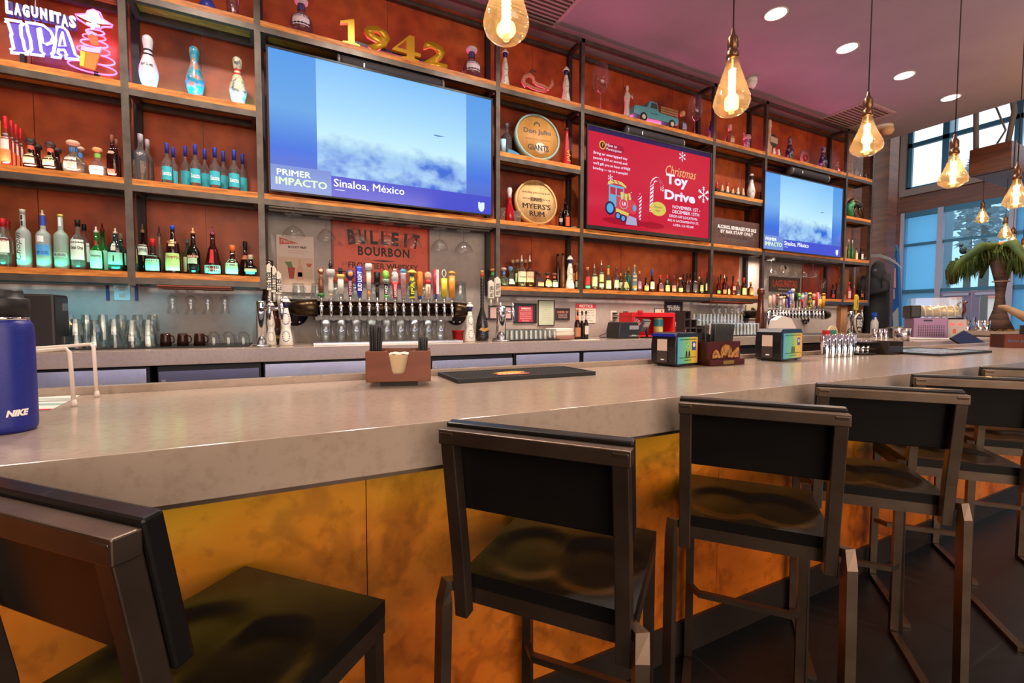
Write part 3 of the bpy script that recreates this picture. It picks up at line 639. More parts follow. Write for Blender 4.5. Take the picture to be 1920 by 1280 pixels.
    poly('ad_roof', [(.145, .44), (.15, .475), (.20, .50), (.25, .49), (.285, .455), (.285, .43), (.245, .46), (.19, .465)], '#e0d878'); line('ad_roof_stripe', [(.18, .492), (.20, .47)], .006, '#e04858'); line('ad_roof_stripe', [(.21, .495), (.23, .468)], .006, '#e04858')
    poly('ad_boiler', [(.21, .20), (.34, .17), (.36, .24), (.34, .31), (.21, .34)], '#d84858'); ell('ad_face', .345, .235, .025, .07, '#e04050'); ell('ad_face', .352, .235, .014, .035, '#5fb0e0')
    ell('ad_emblem', .268, .265, .032, .055, '#f0c8cc'); ell('ad_emblem', .268, .265, .029, .05, '#d84858'); tx('LB', .268, .265, .035, .028, bold=.02)
    for u, v in ((.255, .345), (.285, .335), (.315, .345)): poly('ad_chimney', [(u-.008, v-.03), (u+.008, v-.03), (u+.013, v+.04), (u-.013, v+.04)], '#e0d878')
    poly('ad_bumper', [(.21, .17), (.30, .14), (.31, .17), (.21, .21)], '#e8d868'); poly('ad_cowcatcher', [(.30, .15), (.365, .13), (.375, .05), (.285, .05)], '#b8b4d8')
    for u, v, r in ((.165, .20, .038), (.225, .13, .021), (.265, .11, .021)): ell('ad_wheel', u, v, r, r*1.9, '#262858'); ell('ad_wheel', u, v, r*.66, r*1.3, '#58b4e8')
    # candy cane and button
    def cane(u, v0, v1, R, r):
        pts = [(u, v0), (u+.005, v1)]+[(u+.005+R-R*math.cos(PI*i/8), v1+R*1.7*math.sin(PI*i/8)) for i in range(1, 9)]+[(u+.005+2*R, v1-.05)]
        line('ad_candy_cane', pts, r, '#f2e8f4')
        sg = []
        for i in range(len(pts)-1):
            (a, c), (e, f) = pts[i], pts[i+1]; n = 7 if i == 0 else 2
            for j in range(n): g = (j+.5)/n; x_, z_ = a+(e-a)*g, c+(f-c)*g; sg.append(((x_-.012, z_-.018), (x_+.012, z_+.018)))
        lines('ad_candy_stripe', sg, .006, '#c8284c')
    cane(.485, .22, .52, .042, .022); cane(.395, .12, .40, -.035, .014)
    ell('ad_button', .545, .265, .066, .078, '#e8d060'); tx('Donate', .54, .285, .026, .065, INK); tx('Now', .54, .245, .024, .04, INK)
    return t
tv_ad()
def soundbar(px0, px1, py, lb):
    Y = YF+.05; x0, x1 = PY(px0, py, Y).x, PY(px1, py+10, Y).x; t = thing('sound_bar', lb, 'speaker', (x0, Y, L4-.076))
    m = MB(); m.T = Matrix.Rotation(PI/2, 4, 'Y'); m.lathe([(.05, .02), (.056, .04), (.056, x1-x0-.04), (.05, x1-x0-.02)], 18, x=.056); part('grille', m, M((.02, .016, .02), .7), t)
    for a in (0, x1-x0-.02):
        m = MB(); m.T = Matrix.Rotation(PI/2, 4, 'Y'); m.lathe([(.054, 0), (.058, .01), (.054, .02)], 18, x=.056, z=a); part('end_cap', m, M((.16, .15, .16), .3, .5), t)
    m = MB(); m.box(.18, .188, -.059, -.056, -.075, -.045); part('status_light', m, M((.8, .8, .85), e=1), t)
soundbar(632, 830, 125, 'round black sound bar under the shelf with the 1942 numbers')
soundbar(1171, 1278, 250, 'round black sound bar above the red toy drive screen')
soundbar(1480, 1549, 325, 'round black sound bar above the right hand blue screen')
# ------------------------------------------------------------------ bottles
PROF = {
 'std':   [(.9, 0), (1, .02), (1, .60), (.93, .67), (.60, .75), (.38, .80), (.33, .85), (.33, 1)],
 'vodka': [(.92, 0), (1, .02), (1, .60), (.95, .65), (.75, .69), (.45, .725), (.37, .76), (.35, 1)],
 'wine':  [(.9, 0), (1, .02), (1, .50), (.92, .58), (.60, .66), (.42, .73), (.36, .80), (.34, 1)],
 'round': [(.70, 0), (.88, .06), (1, .24), (.97, .42), (.80, .56), (.50, .65), (.36, .70), (.34, 1)],
 'squat': [(.92, 0), (1, .03), (1, .42), (.94, .52), (.62, .62), (.40, .67), (.36, .72), (.36, 1)],
 'bell':  [(.95, 0), (1, .04), (.98, .26), (.80, .40), (.66, .56), (.58, .64), (.34, .74), (.28, .82), (.28, 1)],
 'cone':  [(.98, 0), (1, .03), (.98, .34), (.90, .40), (.93, .44), (.80, .66), (.42, .76), (.28, .82), (.28, 1)],
 'slim':  [(.80, 0), (.95, .02), (1, .30), (.85, .58), (.55, .74), (.46, .84), (.50, .97), (.50, 1)],
 'drop':  [(.55, 0), (.85, .04), (1, .15), (.95, .27), (.70, .42), (.40, .58), (.26, .72), (.24, 1)],
}
BG = 'bottles on the back bar shelves'
def glassmat(c, kind):
    if kind == 'c': return M(c, .03, 0, 0, .94, 1.33, 0)
    if kind == 'f': return M(c, .30, 0, 0, .55, 1.3, 0)
    return M(c, .06, 0, 0, .35, 1.4, .5)
def bottle(px, yt, W, kind, lv, row, glass, gk, cap, lab, label, sq=0, fy=1, name='liquor_bottle', pxoff=0, Y=None):
    Y = Y or (3.665, 3.765, 3.725)[row]; x = X_at(px, Y, lv); H = PY(px, yt, Y).z-lv; r = dia(px, W, Y)/2*.97
    t = thing(name, label, 'bottle', (x, Y, lv+.0004), 0, BG)
    ct, cc, cf = cap
    hg = H*(1-cf); pr = [(a*r, b*hg) for a, b in PROF[kind]]
    n = 20 if W > 13 else 14
    m = MB(); m.lathe(pr, n, sq=sq, fy=fy); part('glass_body', m, glassmat(glass, gk), t)
    nr = pr[-1][0]*1.12; m = MB()
    if ct == 'cap': m.lathe([(nr, hg-cf*H*.35 if cf > .04 else hg), (nr*1.05, H*.99), (nr*.95, H)], 12); part('cap', m, M(cc, .35), t)
    elif ct == 'cork': m.lathe([(nr*.9, hg), (nr*.9, hg+(H-hg)*.25), (nr*1.5, hg+(H-hg)*.3), (nr*1.6, hg+(H-hg)*.7), (nr*1.2, H)], 14); part('stopper', m, M(cc, .55), t)
    else:
        zz = hg; k = H-hg
        m.lathe([(nr, zz), (nr*.9, zz+k*.28), (nr*.4, zz+k*.34), (nr*.34, zz+k*.86)], 10); m.m = 1; m.lathe([(nr*.32, zz+k*.86), (nr*.2, H)], 8); part('pourer', m, [M(cc, .3, .4), BLK if W > 20 else M(cc, .3)], t)
    for q in lab:
        z0, z1, col, tx = q[:4]; an = q[4] if len(q) > 4 else 1.15; z0, z1 = z0*H, z1*H
        def rad(z):
            for (ra, ha), (rb, hb) in zip(pr, pr[1:]):
                if ha <= z <= hb and hb > ha: return ra+(rb-ra)*(z-ha)/(hb-ha)
            return pr[-1][0]
        m = MB(); vs = []; fs = []; k = 10; js = 5
        for j in range(js):
            z = z0+(z1-z0)*j/(js-1); R = rad(z)+.0006
            for i in range(k+1):
                a = -PI/2+an*(2*i/k-1)-.12; c, s_ = math.cos(a), math.sin(a); kk = (abs(c)**sq+abs(s_)**sq)**(-1.0/sq) if sq else 1
                vs.append((R*kk*c, R*kk*s_*fy, z))
        for j in range(js-1):
            for i in range(k): a = j*(k+1)+i; fs.append((a, a+1, a+k+2, a+k+1))
        m.add(vs, fs, True); lb = part('paper_label', m, M(col, .55), t)
        if tx:
            zc = (z0+z1)/2+(tx[3] if len(tx) > 3 else 0)*(z1-z0); R = rad(zc)+.0014
            text(tx[0], tx[2]*(z1-z0), M(tx[1], .5), lb, 0, 0 if not sq else 0, zc, w=min(1.75*r, 2*R*.95), bold=.02, bendr=R*(1.0 if not sq else 1.02))
    return t
F_, C_, D_ = 'f', 'c', 'd'
WG = '#eef4f2'; FROST = '#c9dcd6'; AMB = '#8a3c0c'; DKA = '#2a0d05'; GRN = '#0d6a24'; DGR = '#123a1c'; CR = '#efe6c8'; MINT = '#cfe8d4'; BK = '#141012'; RED = '#c02028'
S1, S2, S3, S4 = ' on the lowest left shelf', ' on the lowest shelf under the pin', ' on the middle left shelf', ' in the middle'
B = bottle
# far left bay, lowest shelf; mint LED light is put into the label colours
B(9, 410, 34, 'std', L1, 0, WG, C_, ('cap', RED, .13), [(.30, .60, '#e6eee0', ('SMIRNOFF', '#b02028', .22, .32))], 'clear vodka bottle with red cap at the left photo edge, lowest shelf')
B(19, 414, 26, 'std', L1, 1, WG, C_, ('cap', RED, .13), [(.30, .6, '#e6eee0', None)], 'red-capped vodka bottle half hidden behind the leftmost one, lowest shelf')
B(47, 393, 31, 'vodka', L1, 0, FROST, F_, ('cap', '#b9b4b0', .06), [(.72, .9, '#26262a', ('CHOPIN', '#e8e8e8', .14), .35), (.12, .5, FROST, None, .6)], 'frosted bottle with black script and silver top, tallest on the lowest left shelf')
text('Chopin', .030, INK, COL.objects[-1], -.004, -.052, .12, w=.155, rot=PI/2, shear=.25)
B(84, 392, 31, 'vodka', L1, 0, FROST, F_, ('pour', '#b9a898', .12), [(.72, .88, '#2b4aa8', None, 3.0), (.22, .40, '#4f9ad8', ('GREY GOOSE', '#1d4f9a', .30, -.25)), (.44, .54, '#e8ecec', None, .45)], 'frosted bottle with blue neck and blue mountain print on the lowest left shelf')
B(117, 402.5, 30, 'vodka', L1, 0, '#bfe0d0', F_, ('cap', '#e0c860', .04), [(.78, .94, '#e4e8ea', None, .5), (.22, .30, '#a9cabb', ('BELVEDERE', '#4a5560', .62))], 'frosted pale green bottle with white leafless tree print on the lowest left shelf')
B(149, 412.5, 31, 'std', L1, 0, WG, C_, ('cap', '#1c1614', .10), [(.20, .60, '#d9ecdf', ('Ketel One', '#3a2c28', .18, .1))], 'clear bottle with large white label and black cap on the lowest left shelf')
B(161, 421, 26, 'std', L1, 1, WG, C_, ('cap', '#1c1614', .10), [(.20, .60, '#d9ecdf', None)], 'clear black-capped bottle hidden behind the one with the large white label')
B(183, 423, 27, 'squat', L1, 0, GRN, D_, ('pour', '#d8cfc0', .16), [(.05, .44, '#9fe6cc', ('Tanqueray', '#2a6a50', .16, .2)), (.56, .66, RED, None, .35)], 'green gin bottle with red wax seal on the lowest left shelf')
B(195, 419, 24, 'squat', L1, 1, GRN, D_, ('pour', '#8a2a2a', .16), [(.05, .44, '#9fe6cc', None)], 'second green gin bottle standing behind the one with the red seal')
B(219, 426, 29, 'std', L1, 0, '#1c3c3a', D_, ('pour', '#d8d0c0', .15), [(.15, .42, '#8fe8cc', ('N 3', '#1c3c38', .5)), (.46, .62, '#d8d4c0', None, .3)], 'dark bottle with key emblem and number three on the lowest left shelf', sq=5)
B(229, 438, 22, 'std', L1, 1, '#1c3c3a', D_, ('cap', '#d8a890', .12), [(.2, .5, '#8fe8cc', None)], 'dark bottle half hidden behind the first post, lowest shelf', sq=5)
# second bay, lowest shelf; labels here also carry the mint LED light as colour
B(252, 426, 18, 'std', L1, 0, '#20363c', D_, ('pour', '#a8a098', .18), [(.2, .52, '#b87838', ('ALLEN', '#f0e8d8', .2)), (.64, .78, '#c8542a', None, 2)], 'slim bottle with orange neck band right beside the first post')
B(270, 417, 22, 'std', L1, 1, '#6a4a3a', C_, ('pour', '#d8a070', .2), [(.36, .56, '#dcd8d0', ('CAMPARI', '#20181a', .4))], 'bottle with white letter band standing behind the red-capped dark bottle')
B(288, 448, 31, 'squat', L1, 0, DKA, D_, ('cap', RED, .16), [(.06, .50, '#8fdcb4', ('DRAMBUIE', '#2a1a18', .2, .38))], 'dark round-shouldered bottle with red cap and mint-lit label, second bay lowest shelf')
B(301, 424, 16, 'slim', L1, 1, WG, C_, ('pour', '#7a5a52', .2), [], 'slim clear twisted bottle behind the dark red-capped bottle')
B(326, 423, 31, 'cone', L1, 0, DKA, D_, ('cap', '#2f55c0', .07), [(.06, .42, '#b9e08a', ('Frangelico', '#a03818', .16, .28)), (.56, .70, '#e0c090', ('F', '#9a5020', .6), .5)], 'dark monk-shaped bottle with blue tip and yellow-green label')
B(353, 448, 17, 'std', L1, 1, '#2a4a34', D_, ('cap', '#7a8478', .08), [(.1, .5, '#c8c090', None)], 'plain green bottle hidden behind the dark cream liqueur bottle')
B(364, 425, 27, 'wine', L1, 0, '#16120f', D_, ('pour', '#d8a070', .15), [(.22, .34, '#b8d0b0', None, .75), (.34, .40, '#8a2420', ('BAILEYS', '#e8d8b0', .7), .8)], 'near-black bottle with oval green label, second bay lowest shelf')
B(400.5, 425, 34, 'bell', L1, 0, '#3a0f0a', D_, ('pour', '#7a3a4a', .18), [(.03, .20, '#7fd8d0', None), (.06, .18, '#7a1818', ('Grand Marnier', '#e8e0d0', .3), 1.0), (.24, .52, RED, None, .3)], 'bell-shaped bottle with red ribbon and dark red label')
B(437, 460, 27, 'squat', L1, 0, '#2a0e06', D_, ('cap', '#e07030', .18), [(.06, .52, '#9fdcb0', ('COINTREAU', '#b05028', .10, .35), .8)], 'square amber bottle with orange cap and mint-lit label', sq=6)
B(461, 453, 22, 'round', L1, 1, DKA, D_, ('cap', '#2a1c16', .12), [(.5, .62, '#a85830', None, 2)], 'dark bottle standing behind the small round black one by the second post')
B(471, 478, 26, 'round', L1, 0, BK, D_, ('cap', '#c8a898', .15), [(.22, .36, '#c89880', None, 1.2), (.12, .2, '#5fb8c8', None, .8)], 'small round black bottle at the right end of the second bay, lowest shelf')
# far left bay, middle shelf
B(2, 226, 20, 'std', L2, 1, '#d8b428', D_, ('cap', '#e8d020', .14), [], 'bottle with yellow cap cut by the left photo edge, middle shelf')
for px, yt, Y, lb in ((14, 219, 3.665, 'front bottle of the red-capped skull-print row'), (25, 227, 3.712, 'second bottle of the red-capped skull-print row, one behind the front'), (33.5, 234, 3.752, 'third bottle back in the red-capped skull-print row'), (42, 241, 3.79, 'rearmost bottle of the red-capped skull-print row')):
    B(px, yt, (23 if Y < 3.7 else 16), 'std', L2, 0, '#a8342c', D_, ('cap', '#d82838', .17), [(.10, .34, '#d87a4a', None), (.34, .58, '#d8d0c8', None, .9), (.60, .68, '#3a1830', ('SMIRNOFF', '#e0d0d8', .55))], lb+' on the middle left shelf', Y=Y)
TQ = [(.18, .52, '#e2cf9c', ('Don Julio', '#4a3a28', .28, .1), .75)]
B(60, 261, 35, 'squat', L2, 0, '#1c0d0a', D_, ('cork', '#262024', .22), [(.66, .78, '#e06050', None, 3)]+TQ, 'dark tequila bottle with black top and oval cream label, left of its twin')
B(73, 271, 30, 'squat', L2, 1, '#1c0d0a', D_, ('cork', '#262024', .22), [], 'dark tequila bottle hidden behind the left of the two dark twins')
B(96.5, 267, 35, 'squat', L2, 0, '#1c0d0a', D_, ('cork', '#3a2c2c', .22), [(.66, .78, '#e06050', None, 3)]+TQ, 'dark tequila bottle with brown top and oval cream label, right of its twin')
B(109, 278, 30, 'squat', L2, 1, '#1c0d0a', D_, ('cork', '#3a2c2c', .22), [], 'dark tequila bottle hidden behind the right of the two dark twins')
B(139.5, 265, 47, 'round', L2, 0, '#cfe4dc', C_, ('cork', '#cfae98', .16), [(.66, .8, '#3f7ec8', None, 3), (.14, .48, '#e8ccc0', ('Don Julio', '#4a3a38', .24, .12), .62)], 'large round clear tequila bottle with blue neck, middle left shelf')
B(152, 276, 34, 'round', L2, 1, '#cfe4dc', C_, ('cork', '#cfae98', .16), [(.66, .8, '#3f7ec8', None, 3)], 'round clear tequila bottle behind the large one with blue neck, middle left shelf')
B(184.5, 278, 35, 'round', L2, 0, WG, C_, ('cork', '#cf9a6a', .16), [(.66, .8, '#6fb84a', None, 3), (.05, .34, '#e8d8c0', ('PATRON', '#3a3a30', .22), 1)], 'squat clear tequila bottle with green neck ribbon, middle left shelf')
B(213, 254, 22, 'std', L2, 0, '#2a0c0a', D_, ('cap', '#8a5a4a', .14), [(.55, .62, '#b08878', None, .5), (.1, .2, '#8a5a4a', None, .6)], 'tall dark rectangular bottle left of the first post, middle shelf', sq=6)
B(221, 262, 16, 'std', L2, 1, '#2a0c0a', D_, ('cap', '#8a5a4a', .14), [], 'dark rectangular bottle behind the tall dark one, partly behind the first post', sq=6)
# second bay, middle shelf
B(266, 252, 30, 'std', L2, 0, WG, C_, ('cap', '#b8b0b8', .14), [(.42, .64, '#3a3a42', ('AVIATION', '#e0dcd8', .28, .1))], 'clear gin bottle with dark grey badge beside the first post, middle shelf', sq=5)
B(279, 262, 24, 'std', L2, 1, WG, C_, ('cap', '#b8b0b8', .14), [], 'clear gin bottle hidden behind the one with the dark grey badge', sq=5)
SZ = [(.10, .42, '#38b4c8', ('Sauza', '#e8f6f6', .34)), ]
for px, yt, r, lb in ((315, 269, 0, 'first from the left of the front aqua-label tequila row'), (327, 277, 1, 'back row aqua-label tequila bottle nearest the gin'), (349.5, 274, 1, 'back row aqua-label tequila bottle, second from the left'), (368, 271.5, 0, 'second from the left of the front aqua-label tequila row'), (386, 280, 1, 'back row aqua-label tequila bottle, third from the left'), (404.5, 277, 0, 'third from the left of the front aqua-label tequila row'), (420.5, 284, 1, 'back row aqua-label tequila bottle, fourth from the left'), (440.5, 282, 0, 'last of the front aqua-label tequila row'), (456.5, 289, 1, 'back row aqua-label tequila bottle nearest the second post')):
    B(px, yt, 22 if r == 0 else 19, 'std', L2, r, '#dfe9ec', C_, ('cap', '#2a3aa0', .18), SZ if r == 0 else [(.10, .42, '#38b4c8', None)], lb)
# above the left television
DJ = [(.66, .80, '#5a5ab4', None, 3), (.16, .54, '#e0d0d8', ('Don Julio', '#4a4468', .2, .1), .8)]
B(566, -1, 45, 'round', L4, 0, '#b9a4c4', C_, ('cork', '#d8ccd4', .16), DJ, 'round clear bottle with white label left of the gold 1942 numbers')
B(884.5, 90, 36, 'round', L4, 0, '#b9a4c4', C_, ('cork', '#d8ccd4', .16), DJ, 'round clear bottle with white label right of the gold 1942 numbers')
# third bay, lowest shelf; yellow-green LED light is put into several label colours
T = ' left of the middle screen'
B(923.5, 504, 17, 'round', L1, 1, '#c8dcc0', C_, ('cork', '#c88a58', .16), [(.66, .8, '#4aa850', None, 3)], 'clear round bottle with green neck just left of the third post')
B(944, 502, 19, 'round', L1, 0, '#bfdccb', C_, ('cork', '#c8a488', .16), [(.66, .82, '#3f78b8', None, 3)], 'pale round bottle with blue neck and cork just right of the third post')
B(957, 500, 22, 'drop', L1, 2, '#c6e2cc', C_, ('cork', '#4a78b8', .2), [(.14, .40, '#d4dcc4', ('Tres', '#6a4a3a', .3), .6)], 'pale round bottle with a blue glass stopper, third bay lowest shelf')
B(961, 487, 12, 'std', L1, 1, '#c8b088', C_, ('cork', '#d8b088', .12), [], 'corked bottle standing behind the one with a blue glass stopper')
B(969.5, 486, 14, 'std', L1, 1, '#c8b088', C_, ('cork', '#d8b890', .12), [(.2, .5, '#d4e4b8', None)], 'corked pale bottle behind and left of the tall cream-label pair')
B(978, 478, 17, 'std', L1, 0, '#d8c8b0', C_, ('pour', '#c8b0a0', .22), [(.16, .48, '#e8e4bc', ('Cazadores', '#6a7a50', .14), 1.2)], 'tall clear bottle with cream label, left of the pair with steel pourers')
B(985, 486.5, 12, 'std', L1, 1, '#c8905a', C_, ('cork', '#d8b088', .12), [], 'corked bottle behind and between the pair with steel pourers')
B(993, 478, 16, 'std', L1, 0, '#b86a34', C_, ('pour', '#c8b0a0', .22), [(.16, .48, '#e0c49a', ('Reposado', '#8a5a3a', .12), 1.2)], 'tall amber bottle with tan label, right of the pair with steel pourers')
B(1006, 507, 13, 'std', L1, 1, '#b8a4a4', C_, ('cap', '#2a2226', .16), [], 'faceted clear bottle with black cap behind its shorter twin, third bay')
B(1012, 510, 14, 'std', L1, 0, '#c4b0b0', C_, ('cap', '#4a3a3a', .16), [(.1, .35, '#c87868', None, .8)], 'short faceted clear bottle with brown cap, third bay lowest shelf', sq=5)
B(1026.5, 511, 17, 'squat', L1, 0, '#2a1008', D_, ('cork', '#3a3030', .16), [(.66, .8, '#d87858', None, 3), (.12, .55, '#d8d488', None, .8)], 'dark tequila bottle with yellow oval label, third bay, left of its neighbour')
B(1039, 512, 15, 'squat', L1, 0, '#2a1008', D_, ('cork', '#7a4a38', .16), [(.66, .8, '#d85848', None, 3), (.10, .5, '#c4e4b4', None, .8)], 'dark tequila bottle with pale green oval label, third bay')
B(1045.5, 476, 10, 'slim', L1, 1, '#2a1812', D_, ('cap', '#1c1414', .04), [], 'very tall slim dark bottle, left one of the slim pair, third bay')
B(1055, 475, 11, 'slim', L1, 2, '#7a4420', D_, ('cap', '#1c1414', .04), [], 'very tall slim amber bottle, right one of the slim pair, third bay')
B(1077, 491, 11, 'std', L1, 1, '#b85a28', C_, ('cork', '#b89068', .12), [(.3, .6, '#e07828', None)], 'orange-label bottle behind the white and blue ceramic bottle, third bay')
B(1082.5, 483, 11, 'std', L1, 2, '#c89878', C_, ('pour', '#b8a8a0', .24), [(.3, .56, '#e88038', None), (.08, .26, '#dce0b8', None)], 'orange-label bottle with steel pourer touching the fourth post')
# fourth bay, lowest shelf (under the toy drive screen); label colours hold the yellow-green LED light
U = ', below the red screen'
for a in (
 (1101, 501, 12, 'std', 0, '#c87858', C_, ('cork', '#e08050', .14), [(.22, .58, '#c83838', None), (.06, .18, '#58c088', None)], 'red label bottle with orange stopper, first right of the fourth post'),
 (1114, 494, 13, 'std', 0, '#d8ccb0', C_, ('pour', '#b89080', .18), [(.14, .60, '#dcdca8', None)], 'bottle with big cream label, second right of the fourth post'),
 (1127, 487.5, 11, 'std', 0, '#d8d8b8', C_, ('pour', '#c8b0a0', .18), [(.28, .58, '#cfdc98', None), (.10, .22, '#e0e4b0', None)], 'tallest bottle of its shelf with pale green label'),
 (1140, 498, 13, 'squat', 0, '#c8c8a8', C_, ('cap', '#3f9a5a', .06), [(.64, .9, '#d8a050', None, 2), (.08, .40, '#d0e4a4', None)], 'square bottle with green cap, yellow neck and pale label'),
 (1155, 495, 11, 'std', 0, '#c0b4b8', C_, ('pour', '#4a3a38', .22), [(.12, .40, '#dcdcae', None)], 'clear bottle with dark neck and cream label beside the triangular flask'),
 (1163, 512, 9, 'std', 1, DGR, D_, ('cap', '#c8a858', .12), [(.2, .5, '#e0e0c0', None)], 'dark green bottle hidden left of the triangular flask'),
 (1172, 505, 18, 'drop', 0, '#cfc8a8', C_, ('pour', '#5a4a42', .24), [(.16, .42, '#c8b068', None, .8)], 'clear triangular flask with pourer'),
 (1178, 500, 11, 'std', 1, '#1f6a50', D_, ('cap', '#c8a058', .12), [], 'green bottle with gold cap behind the triangular flask'),
 (1189, 496.5, 11, 'std', 0, '#7a9098', D_, ('cap', '#d8a868', .06), [(.12, .22, '#c88838', None), (.40, .46, '#d8b890', None), (.54, .60, '#d8b890', None)], 'teal bottle with diagonal tan bands'),
 (1198.5, 508.5, 9, 'std', 0, '#c8a4a8', C_, ('cap', '#e09068', .10), [(.15, .5, '#a87898', None)], 'narrow pinkish bottle beside the banded teal one'),
 (1211, 520, 12, 'squat', 0, DKA, D_, ('cap', '#1c1412', .14), [(.10, .44, '#c8a068', None)], 'short dark bottle with tan label'),
 (1222, 505, 11, 'wine', 0, '#7a3418', C_, ('cap', '#3450b0', .20), [(.14, .46, '#dce4c0', None)], 'bottle with blue top and white label'),
 (1237.5, 516, 14, 'squat', 0, DKA, D_, ('cap', '#c83038', .14), [(.06, .22, '#b85848', None, .9), (.24, .50, '#7a4a58', None, .9)], 'plump dark bottle with red cap and blue-red label'),
 (1250.5, 515.5, 11, 'std', 0, '#14341c', D_, ('cap', '#c83038', .16), [(.08, .42, '#d4d488', None)], 'dark green bottle with red cap and yellow label'),
 (1262.5, 517, 11, 'std', 0, '#c89080', C_, ('cap', '#8a3a3a', .14), [(.08, .44, '#d88878', None)], 'bottle with pink label and dark red cap'),
 (1269, 515, 8, 'std', 1, AMB, D_, ('cap', '#3a1c14', .14), [], 'plain amber bottle behind the pink label one'),
 (1275, 520.5, 12, 'round', 0, '#b8a49c', C_, ('cork', '#e0c0a0', .12), [(.08, .34, '#c8b878', None)], 'round clear whiskey bottle with pale cork'),
 (1281, 514, 8, 'std', 1, DKA, D_, ('cap', '#1c1414', .14), [], 'plain dark bottle behind the round clear whiskey'),
 (1288, 512.5, 11, 'std', 0, '#4a1410', D_, ('cap', '#1c1414', .20), [(.10, .42, '#4a3a3c', None)], 'dark red whiskey bottle with grey label'),
 (1294, 513, 8, 'std', 1, '#5a1c10', D_, ('cap', '#1c1414', .14), [], 'red-brown bottle behind the grey-label whiskeys'),
 (1302, 511, 12, 'std', 0, '#2c1512', D_, ('cap', '#2a1c1c', .22), [(.10, .46, '#5a5258', None)], 'square black-label whiskey bottle'),
 (1310, 519, 8, 'std', 1, '#c0a078', C_, ('cork', '#e0c498', .14), [], 'pale corked bottle behind the black-label whiskey'),
 (1314.5, 509, 9, 'wine', 0, '#1c2c14', D_, ('cap', '#b02830', .22), [(.12, .40, '#c8b478', None)], 'green whiskey bottle with red top, left of its twin'),
 (1325, 508, 11, 'wine', 0, '#1c2c14', D_, ('cap', '#c02830', .20), [(.16, .46, '#dcd49c', None)], 'green whiskey bottle with red top touching the fifth post')):
    B(a[0], a[1], a[2]*.93, a[3], L1, a[4], *a[5:9], a[9]+U)
V = ', below the letter sign'
for a in (
 (1346.5, 519.5, 9, 'std', 0, '#9a3410', C_, ('cap', '#3a2420', .18), [(.06, .24, '#7ab050', None)], 'amber bottle with green label'),
 (1350.5, 514, 8, 'std', 1, '#7a2410', D_, ('cap', '#1c1414', .2), [], 'amber bottle behind the green-label one'),
 (1357.5, 514, 10, 'std', 0, '#8a2c14', C_, ('pour', '#b8a8a0', .2), [(.06, .26, '#e87850', None)], 'amber bottle with orange label and steel pourer'),
 (1362, 519, 7, 'std', 1, '#6a1c10', D_, ('cap', '#1c1414', .2), [], 'dark amber bottle behind the orange-label one'),
 (1366, 536, 6.5, 'std', 0, '#4a1c10', D_, ('cap', '#2a1c1c', .15), [(.1, .7, '#dcc898', None)], 'shortest bottle with tall cream label'),
 (1374, 517, 11, 'wine', 0, '#7a1c14', D_, ('cap', '#3a1c20', .2), [(.26, .46, '#d8a890', None, .8)], 'deep red bottle with pink oval label'),
 (1383, 522, 9, 'std', 0, '#b08868', C_, ('pour', '#a89088', .2), [(.10, .34, '#3a3a40', None), (.02, .08, '#dcdcd0', None)], 'clear bottle with black and white label'),
 (1394, 520.5, 12, 'std', 0, '#7a3010', C_, ('cap', '#d03040', .2), [(.06, .42, '#d8dc88', None)], 'amber bottle with red wax top and yellow label'),
 (1407, 528, 10, 'std', 0, '#a8501c', C_, ('cork', '#d0a078', .18), [(.08, .55, '#d89058', None)], 'square amber bottle with cork at the right end')):
    B(a[0], a[1], a[2]*.95, a[3], L1, a[4], *a[5:9], a[9]+V, sq=5 if 'square' in a[9] else 0)
